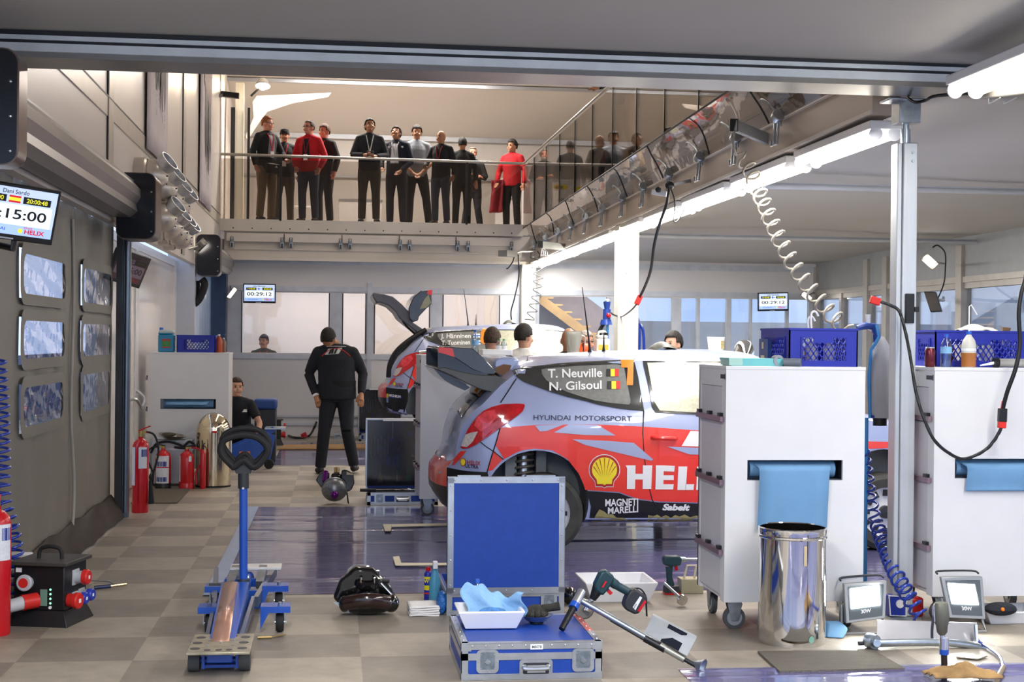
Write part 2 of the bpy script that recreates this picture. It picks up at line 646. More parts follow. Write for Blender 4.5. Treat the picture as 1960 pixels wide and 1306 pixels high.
# back wall
zs0, zs1 = 1.40, 2.42
def X_(px, y=YB, py=600):
    return P(px, py, Y=y).x
b = MB()
panes_px = [(463, 630), (656, 700), (717, 822), (848, 956), (1032, 1162), (1211, 1287), (1304, 1334), (1340, 1391), (1400, 1436), (1440, 1505), (1510, 1548)]
panes = [(X_(a), X_(c)) for a, c in panes_px]
b.bx(-2.2, XR, YB, YB + .1, 0, zs0)
b.bx(-2.2, XR, YB, YB + .1, zs1, 3.3)
edges = [-2.2] + [e for p in panes for e in p] + [XR]
b.cur = 1
for i in range(0, len(edges), 2):
    b.bx(edges[i], edges[i + 1], YB, YB + .1, zs0, zs1)
b.bx(-2.0, XR, YB - .02, YB, zs0 - .10, zs0 - .02).bx(-2.0, XR, YB - .02, YB, zs1 + .02, zs1 + .11)
b.bx(-2.0, XR, YB - .015, YB, 2.9, 3.0).bx(-2.0, 3.2, YB - .03, YB, .32, .36).bx(-2.0, 3.2, YB - .02, YB, .18, .22)
b.bx(X_(437), X_(445), YB - .02, YB, 0, 1.3).bx(X_(703), X_(712), YB - .03, YB, .2, 2.6)
b.cur = 2
for a, c in panes[:4]:
    for e in (a, c):
        b.bx(e - .009, e + .009, YB - .006, YB, zs0, zs1)
struct('wall_back', b, [M_WALLW, mat('back_wall_frame', 'c9cdd4', .35, .2), M_DKGREY], 0)
for i, (a, c) in enumerate(panes):
    struct('window_%d' % (i + 1), MB().bx(a, c, YB + .04, YB + .05, zs0, zs1), glass('office_glass', 'f4f4f2', .05, .02), 0)
# room behind the windows
struct('wall_corridor', MB().bx(-2.2, 3.3, 26.2, 26.3, 0, 3.2).bx(3.3, 3.4, 24.6, 26.3, 0, 3.2), mat('corridor_wall', 'ece2de', .6, var=.02), 0)
struct('wall_corridor_side', MB().bx(3.4, 4.6, 27.6, 27.7, 0, 3.2), mat('corridor_grey', '9a9690', .6, var=.05), 0)

# side wall with windows: grey frames
b = MB()
b.bx(XR, XR + .1, 8.3, YB, 0, 1.0)
b.bx(XR, XR + .1, 8.3, YB, 2.42, 2.56)
b.cur = 1
b.bx(XR, XR + .1, 8.3, YB, 2.56, 3.4)
b.cur = 0
posts = [8.4, 10.9, 13.4, 15.7, 18.55, 21.2, 22.0, 24.45]
for y in posts:
    b.bx(XR - .05, XR + .1, y - .09, y + .09, 0, 3.0)
for y in (20.2, 23.2):
    b.bx(XR - .02, XR + .1, y - .05, y + .05, 1, 2.5)
b.bx(XR - .03, XR, 8.3, YB, 2.5, 2.58)
struct('wall_right', b, [mat('side_wall_frame', 'a19c95', .4, .2), M_GREYP], 0)
struct('window_side', MB().bx(XR + .03, XR + .04, 8.4, YB, 1.0, 2.42), glass('side_glass', 'f2f6fa', .04, .02), 0)
# neighbouring marquees outside
b = MB()
for y in (6, 13, 20, 27):
    b.add([(15, y, 0), (15, y + 6.8, 0), (15, y + 6.8, 1.9), (15, y + 3.4, 2.75), (15, y, 1.9), (24, y, 1.9), (24, y + 3.4, 2.75), (24, y + 6.8, 1.9)],
          [(0, 1, 2, 3, 4), (4, 3, 6, 5), (3, 2, 7, 6)])
    b.bx(14.9, 15, y - .05, y + .05, 0, 2.7)
for k in range(7):
    b.bx(3.4 + k * 2.6, 3.45 + k * 2.6, 30.9, 31, 0, 2.4)
b.bx(2.5, 24, 31, 31.1, 0, 2.1)
struct('exterior_marquee', b, mat('white_marquee_cloth', 'f2f5fa', .7, var=.04), 0)

# upper floor
zf = 3.62
b = MB()
b.bx(-2.0, 3.55, 24.25, 29.4, 3.44, zf)
b.bx(3.55, 9, 8.4, 29.4, 3.5, zf)
struct('floor_upper', b, M_GIRD, 0)
struct('wall_upper_back', MB().bx(-2.0, 9, 29.3, 29.4, zf, 5.8), mat('upper_wall', 'd8d3cf', .6, var=.03), 0)
struct('wall_upper_right', MB().bx(8.9, 9, 8.4, 29.3, zf, 7.1), M_ROOFW, 0)
struct('wall_upper_left', MB().bx(-2.1, -2.0, 24.3, 29.3, 3.0, 7.0), M_ROOFW, 0)
# back fascia
b = MB()
b.bx(-1.93, 3.14, 24.2, 24.3, 3.42, zf)
b.bx(-1.85, 3.3, 24.28, 24.34, 2.96, 3.42)
b.cur = 1
xs = [-1.82 + i * (4.78 / 5) for i in range(6)]
for i in range(5):
    b.bx(xs[i] + .01, xs[i + 1] - .01, 24.2, 24.28, 3.25, 3.39)
b.bx(-1.85, 3.2, 24.2, 24.28, 2.94, 2.99)
b.bx(-1.85, 3.2, 24.255, 24.28, 3.12, 3.135)
b.cur = 2
for i in range(16):
    b.cyl((-1.7 + i * .31, 24.2, 3.47), (-1.7 + i * .31, 24.193, 3.47), .012, n=8)
struct('trim_fascia', b, [M_GIRD, mat('fascia_panel', 'd6cfc6', .35, var=.03), M_DKGREY], 0)
# long girder along the side of the hall and its posts
GX0, GX1 = 3.40, 3.28      # x of its face at the front / at the back
def girder(y, z, off=0):
    t = (y - 8.3) / (YB - 8.3)
    return Vector((GX0 + (GX1 - GX0) * t + off, y, z - .19 * t))
b = MB()
def gbox(b, y0, y1, o0, o1, z0, z1):
    vs = []
    for y in (y0, y1):
        for o, z in ((o0, z0), (o1, z0), (o1, z1), (o0, z1)):
            vs.append(girder(y, z, o))
    return b.add(vs, [(0, 1, 2, 3), (7, 6, 5, 4), (0, 4, 5, 1), (1, 5, 6, 2), (2, 6, 7, 3), (3, 7, 4, 0)])
gbox(b, 8.85, YB - .2, 0, .16, 3.15, 3.58)
b.cur = 1
gbox(b, 8.85, YB - .2, -.03, 0, 3.40, 3.425)
gbox(b, 8.85, YB - .2, -.015, 0, 3.15, 3.175)
gbox(b, 8.85, YB - .2, -.012, 0, 3.55, 3.58)
struct('trim_girder', b, [mat('girder_face', 'b3a698', .4, var=.05, vscale=1.5), M_GIRD], 0)
# ------------------------------------------------------------------ posts
M_POST = mat('post_cream_paint', 'd9d6c8', .4, var=.03)
def post(name, x, y, w, ztop, label):
    t = thing(name, label, 'post', (x, y, 0))
    b = MB()
    b.bx(-w / 2, w / 2, -w / 2, w / 2, .012, ztop)
    part('column', b, M_POST, t, bevel=.008)
    part('base_plate', MB().bx(-w * .8, w * .8, -w * .8, w * .8, 0, .012), M_STEEL, t)
    for i in range(3):
        for s in (-1, 1):
            part('bolt', MB().cyl((s * w * .12, -w / 2, ztop - .25 - .16 * i), (s * w * .12, -w / 2 - .004, ztop - .25 - .16 * i), .009, n=8), M_STEEL, t)
    return t
post('support_post', 3.45, 16.9, .25, 3.04, 'broad cream girder post rising behind the roof of the nearer rally car')
post('support_post', 3.25, 24.3, .24, 2.95, 'cream girder post against the back wall beside the raised rally car')
t = thing('support_post', 'slim grey aluminium tent post standing beside the grey gas bottle', 'post', (3.45, 8.45, 0))
b = MB()
b.bx(-.03, .062, -.06, .06, .012, 2.9)
b.bx(-.062, -.03, -.045, .06, .012, 2.9)
part('column', b, mat('post_aluminium', 'c3c7ca', .33, .45, var=.04, stretch=(8, 8, .4)), t, bevel=.006)
part('base_plate', MB().bx(-.1, .1, -.1, .1, 0, .012), M_STEEL, t)
part('threaded_rod', MB().cyl((.005, 0, 2.9), (.005, 0, 3.06), .022, n=12).cyl((.005, 0, 2.9), (.005, 0, 2.99), .03, n=12), M_STEEL, t)
part('head_bracket', MB().bx(-.06, .075, -.07, .07, 3.02, 3.165).bx(-.13, .09, -.09, .09, 3.155, 3.17), M_STEEL, t, bevel=.006)
part('holder', MB().bx(-.012, .045, -.075, -.06, 1.80, 1.98).bx(.045, .075, -.075, -.062, 1.87, 1.90), M_BLACK, t, bevel=.004, label='black clip holder taped to the post')
for z in (2.84, 2.79):
    part('screw', MB().cyl((.03, -.06, z), (.03, -.066, z), .01, n=8), M_STEEL, t)

# ------------------------------------------------------------------ curtain door on the near side
M_CURT = mat('grey_pvc_curtain', '76736b', .5, var=.05, vscale=1.5, bump=.05, bscale=3)
M_VINYL = glass('clear_vinyl_pane', 'd5dcea', .10, .06, bump=.6, bscale=2.2, amount=.6)
XC = -2.04
pane_px = [(38, 122, 480, 570, 497, 578), (38, 120, 605, 697, 612, 686), (38, 117, 733, 828, 727, 803),
           (155, 210, 508, 586, 520, 590), (153, 208, 613, 688, 618, 684), (153, 206, 712, 795, 705, 780)]
pn = []
for x0, x1, a0, a1, c0, c1 in pane_px:
    A, B_, C_, D_ = P(x0, a0, X=XC), P(x0, a1, X=XC), P(x1, c0, X=XC), P(x1, c1, X=XC)
    pn.append((A.y, C_.y, (B_.z + D_.z) / 2, (A.z + C_.z) / 2))
cy = sorted(set([6.4, 13.5] + [q for p_ in pn for q in (p_[0], p_[1])]))
def ripple(y, z):
    return .012 * math.sin(9 * y + .6 * math.sin(2 * z)) * (.4 + .6 * abs(math.sin(1.7 * z))) + .01 * math.sin(23 * y) * max(0, z - 2.3) * 2
b = MB()
NY, NZ = 142, 58
ys = [6.4 + 7.1 * i / NY for i in range(NY + 1)]
zs = [.12 + 2.56 * j / NZ for j in range(NZ + 1)]
for y0, y1, z0, z1 in pn:                    # line the cloth up with the openings
    for arr, q in ((ys, y0), (ys, y1), (zs, z0), (zs, z1)):
        k = min(range(1, len(arr) - 1), key=lambda i: abs(arr[i] - q))
        arr[k] = q
vs = [(XC + ripple(y, z), y, z) for z in zs for y in ys]
fs = []
for j in range(NZ):
    for i in range(NY):
        yc, zc = (ys[i] + ys[i + 1]) / 2, (zs[j] + zs[j + 1]) / 2
        if any(p_[0] < yc < p_[1] and p_[2] < zc < p_[3] for p_ in pn):
            continue
        k = j * (NY + 1) + i
        fs.append((k, k + 1, k + NY + 2, k + NY + 1))
b.add(vs, fs)
door = thing('roller_curtain', 'grey fabric roller curtain with six clear vinyl panes', 'curtain', (XC, 10, 0))
part('curtain_sheet', b, M_CURT, door, 80, world=True)
for y0, y1, z0, z1 in pn:
    w_, h_ = y1 - y0, z1 - z0
    ym, zm = (y0 + y1) / 2, (z0 + z1) / 2
    o = rrect(w_ + .13, h_ + .10, .13)
    i_ = rrect(w_ - .05, h_ - .05, .09)
    n = len(o)
    f = MB()
    for (ow, dx) in ((o, .02), (i_, .022)):
        f.v += [Vector((XC + dx, ym + p_[0], zm + p_[1])) for p_ in ow]
    f.f = [(k, (k + 1) % n, n + (k + 1) % n, n + k) for k in range(n)]
    f.mi = [0] * n
    part('pane_border', f, M_CURT, door, 80, world=True)
    i2 = rrect(w_ - .04, h_ - .04, .09)
    g = MB().grid(lambda u, v: Vector((XC + .012 + .01 * math.sin(9 * u + 4 * v) * math.sin(7 * v + 2 * u), y0 + w_ * u, z0 + h_ * v)), 14, 14)
    part('vinyl_pane', g, M_VINYL, door, 80, world=True)
cp = smoothpath([P(139, 420, X=XC + .02), P(141, 560, X=XC + .02), P(138, 680, X=XC + .03), P(136, 800, X=XC + .02), P(142, 930, X=XC + .03), P(138, 1022, X=XC + .03)], 6)
part('welded_seam', MB().tube(cp, .012), mat('pale_seam_tape', 'a5a198', .5), door, world=True)
b = MB().grid(lambda u, v: Vector((XC + .02 + .12 * v + .012 * math.sin(u * 60 + 3 * v) * math.sin(u * 23), 6.4 + 7.05 * u, .2 * (1 - v) ** .8 + .012 + .012 * math.sin(u * 45 + v * 9) * (1 - v))), 90, 8)
part('bottom_skirt', b, mat('brown_skirt_vinyl', '352d28', .6, var=.1, spec=.15), door, 60, world=True)
b = MB().bx(-1.985, -1.93, 13.42, 13.62, 0, 2.7)
b.cur = 1
b.bx(-1.93, -1.875, 13.52, 13.60, 0, 2.72).cyl((-1.9, 13.5, .05), (-1.9, 13.5, 2.72), .02, n=10)
part('guide_rail', b, [M_DKGREY, mat('steel_blue_rail', '6f7a88', .3, .7)], door, world=True)

# ground and dark van body seen through the panes
struct('exterior_tent_wall', MB().bx(-6.2, -6.1, 4, 40, 0, 1.25).bx(-5.6, -5.5, 6, 9.5, 0, 2.0).bx(-5.6, -5.5, 16, 19, 0, 2.3), mat('dark_blue_awning', '3f5378', .6, var=.15, vscale=1.2))

# ------------------------------------------------------------------ roller headers
M_HDR = mat('header_sheet_metal', '8b8783', .36, .6, var=.06, vscale=3, stretch=(1, .3, 1))
def roller_header(y0, y1, label, caps, xc):
    t = thing('roller_header', label, 'door header', (-1.8, (y0 + y1) / 2, 2.6))
    prof = [(-1.905, 3.02), (-1.74, 3.0), (-1.675, 2.93), (-1.675, 2.86), (-1.71, 2.80), (-1.70, 2.74), (-1.76, 2.69), (-1.905, 2.69)]
    b = MB().prism([(x, 0, z) for x, z in prof], (0, y0, 0), (0, y1, 0))
    part('housing', b, M_HDR, t, 30, world=True)
    part('lip', MB().bx(-1.76, -1.735, y0, y1, 2.995, 3.01), M_ALU, t, world=True)
    for c0, c1 in caps:
        pts = [(xc + x, 0, 2.79 + z) for x, z in rrect(.32, .56, .07)]
        b = MB().prism(pts, (0, c0, 0), (0, c0 + .015, 0))
        c = part('end_cap', b, mat('black_gloss_plate', '0d0f16', .22, var=.1), t, 30, world=True)
        b = MB().prism([(xc + x, 0, 2.79 + z) for x, z in rrect(.335, .575, .075)], (0, c0 + .012, 0), (0, c1, 0))
        part('cap_rim', b, mat('cap_rim_steel', '6e5f58', .3, .7), c, 30, world=True)
        for dz in (-.22, -.05, .12):
            part('cap_screw', MB().ball((xc + .13, c0 - .002, 2.79 + dz), .009, 8, 6), M_STEEL, c, world=True)
    return t
roller_header(7.46, 12.7, 'long steel roller housing above the grey curtain, with rounded black end caps', ((7.26, 7.46), (12.66, 13.06)), -1.715)
roller_header(20.5, 24.15, 'short dark roller housing above the pale blue strip door', ((20.2, 20.5),), -1.755)

# ------------------------------------------------------------------ monitors
def emis(name, c, s):
    return mat(name, c, .5, var=0, emit=c, es=s)
SCRL = [emis('screen_pale_blue', 'c9dcf8', .55), emis('screen_white', 'eef6f4', .75), emis('screen_text', '111a2a', .03), emis('screen_yellow', 'f2ee3a', .6),
        emis('screen_red', 'd81838', .55), emis('screen_band', 'a9c6f4', .6), emis('screen_blue', '3458c8', .5)]
SCRD = [emis('dim_screen_grey', '35252c', .12), emis('dim_screen_light', '6d5a66', .18), emis('dim_screen_text', '120b10', .02), emis('dim_screen_yellow', '4a3c18', .12),
        emis('dim_screen_red', '8a2230', .15), emis('dim_screen_band', '4a3538', .12), emis('dim_screen_blue', '3c4050', .1)]
def monitor(c, yaw, pitch, roll, name_, t1, t2, timer, flag, label, pal, arm, group=None, W=.53):
    H = W * .60
    c = Vector(c)
    t = thing('timing_monitor', label, 'screen', (c.x, c.y, c.z - H / 2), yaw, group)
    M = Matrix.Translation((0, 0, H / 2)) @ Matrix.Rotation(pitch, 4, 'X') @ Matrix.Rotation(roll, 4, 'Y')
    def put(nm, b, m, par, **k):
        b.v = [M @ p for p in b.v]
        return part(nm, b, m, par, **k)
    cs = put('casing', MB().box((0, .025, 0), (W, .05, H)), M_BLACK, t, bevel=.006)
    w, h = W - .035, H - .05
    zc = .008
    b = MB()
    def rect(x0, x1, z0, z1, m, d):
        b.cur = m
        b.quad((x0 * w / 2, -d, zc + z0 * h / 2), (x1 * w / 2, -d, zc + z0 * h / 2), (x1 * w / 2, -d, zc + z1 * h / 2), (x0 * w / 2, -d, zc + z1 * h / 2))
    rect(-1, 1, -1, 1, 0, .001)
    rect(-.92, .92, -.58, .28, 1, .0016)
    rect(-1, 1, -1, -.58, 5, .0016)
    rect(-.86, -.2, .36, .66, 2, .0018)
    rect(.2, .86, .36, .66, 2, .0018)
    def wr(s, x, z, size, m, fit=None, bold=.02, al='CENTER'):
        b.cur = m
        vs, fs = text2d(s, size * h / 2, bold, al)
        k = 1
        if fit:
            k = fit * w / 2 / (max(v[0] for v in vs) - min(v[0] for v in vs))
        b.add([(x * w / 2 + vx * k, -.0024, zc + z * h / 2 + vy) for vx, vy in vs], fs)
    wr(name_, 0, .74, .17, 2, .62 if len(name_) < 12 else .8, .01)
    wr(t1, -.53, .42, .18, 3, .5)
    wr(t2, .53, .42, .18, 3, .5)
    wr(timer, 0, -.32, .40, 2, 1.62)
    wr('HYUNDAI', -.42, -.84, .12, 6, .62)
    wr('HELIX', .58, -.90, .18, 4, .48, .04)
    wr('Shell', .42, -.68, .07, 4, .2)
    b.cur = 3
    b.add([(.25 * w / 2 + .013 * math.cos(a), -.0024, zc - .8 * h / 2 + .013 * math.sin(a)) for a in [2 * PI * i / 14 for i in range(14)]], [tuple(range(14))])
    if flag == 'es':
        rect(-.14, .14, .36, .44, 4, .002); rect(-.14, .14, .44, .58, 3, .002); rect(-.14, .14, .58, .66, 4, .002)
    else:
        rect(-.14, .14, .36, .66, 1, .002); rect(-.14, .14, .47, .55, 6, .0024); rect(-.07, 0, .36, .66, 6, .0024)
    put('screen', b, pal, cs, smooth=0)
    put('maker_mark', MB().bx(-.06, .03, -.002, 0, -H / 2 + .006, -H / 2 + .014), M_ALU, cs)
    b = MB().tube([Vector(p) for p in arm], .02, 8)
    part('wall_arm', b, M_BLACK, t, world=True)
    return t
c1 = Vector((-1.817, 8.4, 2.365))
monitor(c1, .607, .231, .077, 'Dani Sordo', '19:45:00', '20:00:48', '00:15:00', 'es', 'lit timing monitor reading 15:00 in front of the grey curtain', SCRL,
        [c1 + Vector((.0, .08, -.1)), c1 + Vector((-.01, .07, -.20)), c1 + Vector((-.20, .22, -.16))])
c2 = Vector((-1.976, 14.2, 2.313))
monitor(c2, 1.05, .36, .14, 'Hayden Paddon', '19:40:00', '20:00:48', '00:45:00', 'fi', 'dim timing monitor reading 45:00 on the cream wall past the curtain', SCRD,
        [c2 + Vector((-.03, .06, 0)), c2 + Vector((-.2, .1, .05))])
c3 = P(496.5, 562, Y=23.9)
monitor(c3, .0, .08, 0.0, 'Juha Hänninen', '19:40:00', '20:00:48', '00:29:12', 'fi', 'lit timing monitor reading 29:12 above the back wall window beside the strip door', SCRL,
        [c3 + Vector((0, .05, 0)), c3 + Vector((0, .55, .05))])
c4 = P(1480, 578, Y=23.9)
monitor(c4, -.05, .08, -.03, 'Juha Hänninen', '19:40:00', '20:00:48', '00:29:12', 'fi', 'lit timing monitor reading 29:12 above the blue crate with white pipe ends', SCRL,
        [c4 + Vector((0, .05, 0)), c4 + Vector((0, .55, .05))])

# ------------------------------------------------------------------ small work lamps on the walls
M_LAMP = emis('lamp_white_glow', 'fff6ea', 22)
def work_lamp(a, b_, back, label, w=.05):
    a, b_, back = Vector(a), Vector(b_), Vector(back)
    t = thing('work_lamp', label, 'lamp', tuple((a + b_) / 2), group='small work lamps on the walls')
    d = (b_ - a).normalized()
    n = (back - (a + b_) / 2).normalized()
    s = d.cross(n).normalized()
    part('tube', MB().bar(a + n * .005, b_ + n * .005, w, .03, n), M_LAMP, t, world=True, bevel=.008)
    q = MB()
    vs = [a - s * w, a + s * w, b_ + s * w, b_ - s * w]
    e = d * .03
    q.add([vs[0] - e, vs[1] - e, vs[2] + e, vs[3] + e] + [(v + n * .07) * .75 + ((a + b_) / 2 + n * .07) * .25 for v in vs], [(4, 5, 6, 7), (0, 1, 5, 4), (1, 2, 6, 5), (2, 3, 7, 6), (3, 0, 4, 7)])
    part('hood', q, mat('lamp_hood_grey', '8a8580', .35, .5), t, world=True, solid=.004)
    part('arm', MB().tube([(a + b_) / 2 + n * .06, back], .014, 8), M_STEEL, t, world=True)
work_lamp(P(376, 478, Y=20.02), P(391, 463, Y=19.9), P(352, 480, X=-1.97), 'lit work lamp before the black header cap beside the air nozzles')
work_lamp(P(438.5, 569, Y=24.0), P(450, 554, Y=24.0), P(441, 548, Y=24.45), 'lit work lamp on the back wall beside the strip door', .035)
work_lamp(P(1537, 563, Y=24.0), P(1550, 573, Y=24.0), P(1558, 560, Y=24.45), 'lit work lamp in the back corner above the coiled air hose', .05)
work_lamp(P(1770, 493, Y=17.9), P(1788, 509, Y=17.9), P(1808, 505, Y=18.5), 'lit work lamp on the window wall above the hanging black speaker box', .06)

# flat speaker-like box on the window wall
t = thing('wall_speaker', 'flat black floodlight box tilted on the window wall post', 'speaker', tuple(P(1790, 600, Y=18.2)))
pts = [P(1768, 558, Y=18.0), P(1791, 559, Y=18.0), P(1803, 597, Y=17.9), P(1781, 598, Y=17.9)]
part('casing', MB().prism(pts, (0, 0, 0), (.05, .09, 0)), M_DKGREY, t, world=True, bevel=.006)
part('front_grille', MB().prism([p.lerp(sum(pts, Vector()) / 4, .12) for p in pts], (-.001, -.006, 0), (0, 0, 0)), mat('speaker_grille', '5a5350', .6, bump=.5, bscale=220), t, world=True)
part('bracket', MB().tube([P(1797, 575, Y=18.1), P(1806, 575, Y=18.4), P(1806, 570, X=8.36)], .02, 8), M_STEEL, t, world=True)
b = MB().tube(smoothpath([P(1795, 572, Y=18.2), P(1806, 545, Y=18.4), P(1809, 520, Y=18.4), P(1809, 485, Y=18.45), P(1795, 470, Y=18.45), P(1785, 474, Y=18.45)], 5), .010, 6)
part('cable', b, M_BLACK, t, world=True)

# ------------------------------------------------------------------ air nozzles on the left wall
b0 = None
nz_list = [(293, 334, 1.0), (312, 358, .95), (326, 378, .9), (339, 392, .88), (311, 416, .95), (324, 433, .92), (335, 443, .88), (344, 452, .85)]
nlab = ['upper row, nearest the steel header', 'upper row, second from the steel header', 'upper row, third from the steel header', 'upper row, farthest from the steel header',
        'lower row, nearest the steel header', 'lower row, second from the steel header', 'lower row, third from the steel header', 'lower row, farthest from the steel header']
M_NOZ = mat('spun_aluminium_nozzle', 'cfc6bb', .3, .55, var=.05)
def make_nozzle(label, loc):
    t = thing('air_nozzle', label, 'air nozzle', loc, group='ball air nozzles on the white wall')
    part('collar', MB().lathe([(.165, 0), (.165, .10), (.15, .12)], (0, 0, 0), (1, 0, 0), 24), M_NOZ, t)
    part('ball', MB().ball((.17, 0, 0), .15, 20, 14), M_NOZ, t)
    d = Vector((.75, -.25, .6)).normalized()
    part('outlet_ring', MB().lathe([(.085, 0), (.10, .05), (.105, .1), (.095, .1), (.085, .03), (.02, .01)], Vector((.17, 0, 0)) + d * .12, d, 20), M_ALU, t)
    part('rivet', MB().ball((.31, -.06, -.02), .008, 8, 6).ball((.3, .0, -.09), .008, 8, 6), M_DKGREY, t)
    return t
for (px, py, s), lb in zip(nz_list, nlab):
    q = P(px, py, X=-1.76)
    lab = 'silver ball air nozzle in the ' + lb
    loc = (-1.93, q.y, q.z)
    b0 = make_nozzle(lab, loc) if b0 is None else (dup(b0, loc, 0, lab, 'ball air nozzles on the white wall'))

# ------------------------------------------------------------------ banners on the upper wall
def banner(x0, x1, ybot0, ybot1, label, red):
    A, B_ = P(x0, ybot0, X=-1.9), P(x1, ybot1, X=-1.9)
    z0 = (A.z + B_.z) / 2
    t = thing('wall_banner', label, 'banner', (-1.9, (A.y + B_.y) / 2, z0), group='pale banners with black streaks')
    w_ = B_.y - A.y
    b = MB().grid(lambda u, v: Vector((.012 * math.sin(6 * u), -w_ / 2 + w_ * u, 2.6 * v)), 8, 12)
    part('cloth', b, mat('pale_banner_cloth', 'b9b0b4', .7, var=.06), t, 80, solid=.006)
    b = MB()
    rnd = random.Random(3 + int(red))
    for i, u in enumerate((-.16, -.05, .12, .24)):
        pts = []
        zb = .42 + .25 * abs(u) + .1 * rnd.random() + (.2 if i < 2 else 0)
        n = 26
        for k in range(n):
            z = zb + (2.6 - zb) * k / (n - 1)
            hw = w_ * .045 * (1 + .5 * rnd.random()) * min(1, .25 + k / 5)
            pts.append((u * w_, hw, z))
        for p_, q in zip(pts, pts[1:]):
            b.quad((.02, p_[0] - p_[1], p_[2]), (.02, p_[0] + p_[1], p_[2]), (.02, q[0] + q[1], q[2]), (.02, q[0] - q[1], q[2]))
        for k in range(4):
            zz = zb - .05 - .09 * k * rnd.random()
            b.add([(.02, u * w_ + .012 * math.cos(a), zz + .018 * math.sin(a)) for a in [PI * i2 / 4 for i2 in range(8)]], [tuple(range(8))])
    part('streaks', b, mat('banner_black_ink', '1c1719', .6), t, 0)
    if red:
        pts = [(.021, .32 * w_ * math.cos(a), 1.85 + .3 * math.sin(a) + .08 * math.cos(3 * a)) for a in [2 * PI * i / 20 for i in range(20)]]
        part('emblem', MB().add(pts, [tuple(range(20))]), mat('banner_dark_red', '5c2a26', .6), t, 0)
banner(281, 320, 285, 322, 'pale banner with four black streaks hanging on the white wall', False)
banner(382, 404, 382, 408, 'pale banner with black streaks and a dark red patch hanging on the white wall', True)

# ------------------------------------------------------------------ fluorescent tubes
M_TUBE = emis('fluorescent_tube_glow', 'fff7e6', 13)
def tube_light(label, group):
    t = thing('fluorescent_light', label, 'ceiling light', (0, 0, 0), group=group)
    part('housing', MB().bx(-.11, .11, -.78, .78, .03, .085), M_WHITE, t, bevel=.008)
    for s in (-1, 1):
        part('tube', MB().cyl((s * .062, -.75, 0), (s * .062, .75, 0), .03, n=12), M_TUBE, t)
    for y in (-.76, .76):
        for s in (-1, 1):
            part('tube_holder', MB().lathe([(.018, -.012), (.045, -.006), (.045, .006), (.018, .012)], (s * .062, y, .0), (0, 1, 0), 14, True).bx(s * .062 - .015, s * .062 + .015, y - .01, y + .01, 0, .05), M_WPLAS, t)
    return t
t0 = None
names = ['first', 'second', 'third', 'fourth', 'fifth', 'sixth', 'seventh', 'eighth', 'ninth']
for i, nm in enumerate(names):
    y = 9.68 + i * 1.72
    p = girder(y, 3.04 + .07 * (y - 8.7) / 15.8, .12)
    lab = 'lit twin tube light under the girder, %s counting from the slim aluminium post' % nm
    if t0 is None:
        t0 = tube_light(lab, 'twin tube lights under the girder')
        t0.location = p
    else:
        dup(t0, p, 0, lab)
for i, y in enumerate((6.95, 5.2)):
    dup(t0, (3.50, y, 3.10), 0, 'lit twin tube light under the front ceiling, ' + ('beside the grey strapped box' if i == 0 else 'farther from the front beam'), 'twin tube lights under the front ceiling')
t = thing('ballast_box', 'grey box with wire straps hanging under the front tube light', 'electrical box', tuple(P(1920, 185, Y=7.7)))
part('casing', MB().bar(P(1884, 172, Y=7.9), P(1990, 160, Y=7.2), .09, .11), mat('ballast_grey', '7f7d79', .4), t, world=True, bevel=.01)
b = MB()
for px in (1903, 1932):
    c = P(px, 168, Y=7.7)
    b.tube([c + Vector((0, -.08, -.07)), c + Vector((0, .06, -.08)), c + Vector((0, .07, .07)), c + Vector((0, -.07, .08))], .006, 6, closed=True)
part('wire_strap', b, M_ALU, t, world=True)
single('power_cable', MB().tube(smoothpath([P(1738, 188, Y=8.35), P(1752, 196, Y=8.2), P(1772, 192, Y=8.1), P(1795, 183, Y=8.0), P(1880, 178, Y=7.95)], 5), .010, 8), M_BLACK, 'black cable sagging from the head of the slim post to the grey strapped box', 'cable')

# ------------------------------------------------------------------ railing of the upper floor
def zedge(y):
    return 3.56 + .19 * (24.2 - y) / 15.9
M_GLASS = glass('railing_glass', 'e0dcd8', .04, .01)
M_HRAIL = mat('handrail_steel', 'b5afa6', .3, .8)
t = thing('glass_railing', 'glass railing with steel handrail along the edge where the spectators stand', 'railing', (.6, 24.2, 3.6))
xs = [-1.92, -.93, 2.18, 3.14]
for a, c in zip(xs, xs[1:]):
    part('glass_panel', MB().bx(a + .01, c - .01, 24.215, 24.227, 3.6, 4.62), M_GLASS, t, 0, world=True)
for x in xs[1:3]:
    part('post', MB().bx(x - .02, x + .02, 24.2, 24.24, 3.6, 4.65), M_BLACK, t, world=True)
part('handrail', MB().tube([(-1.93, 24.22, 4.69), (3.14, 24.22, 4.66)], .024, 10), M_HRAIL, t, world=True)
t = thing('glass_railing', 'glass railing running above the girder and its steel latches', 'railing', (3.14, 16, 3.6))
ys = [24.2 - 1.32 * i for i in range(12)]
for a, c in zip(ys, ys[1:]):
    v = [(3.14, a - .008, zedge(a)), (3.14, c + .008, zedge(c)), (3.14, c + .008, 4.6), (3.14, a - .008, 4.6)]
    part('glass_panel', MB().prism(v, (0, 0, 0), (.012, 0, 0)), M_GLASS, t, 0, world=True)
for y in ys[1:]:
    part('joint_strip', MB().bx(3.135, 3.16, y - .008, y + .008, zedge(y), 4.6), M_BLACK, t, world=True)
part('handrail', MB().tube([(3.146, 24.2, 4.66), (3.146, 8.6, 4.62)], .022, 10), M_HRAIL, t, world=True)
part('edge_strip', MB().tube([(3.146, 24.2, zedge(24.2)), (3.146, 8.6, zedge(8.6))], .010, 6), M_BLACK, t, world=True)
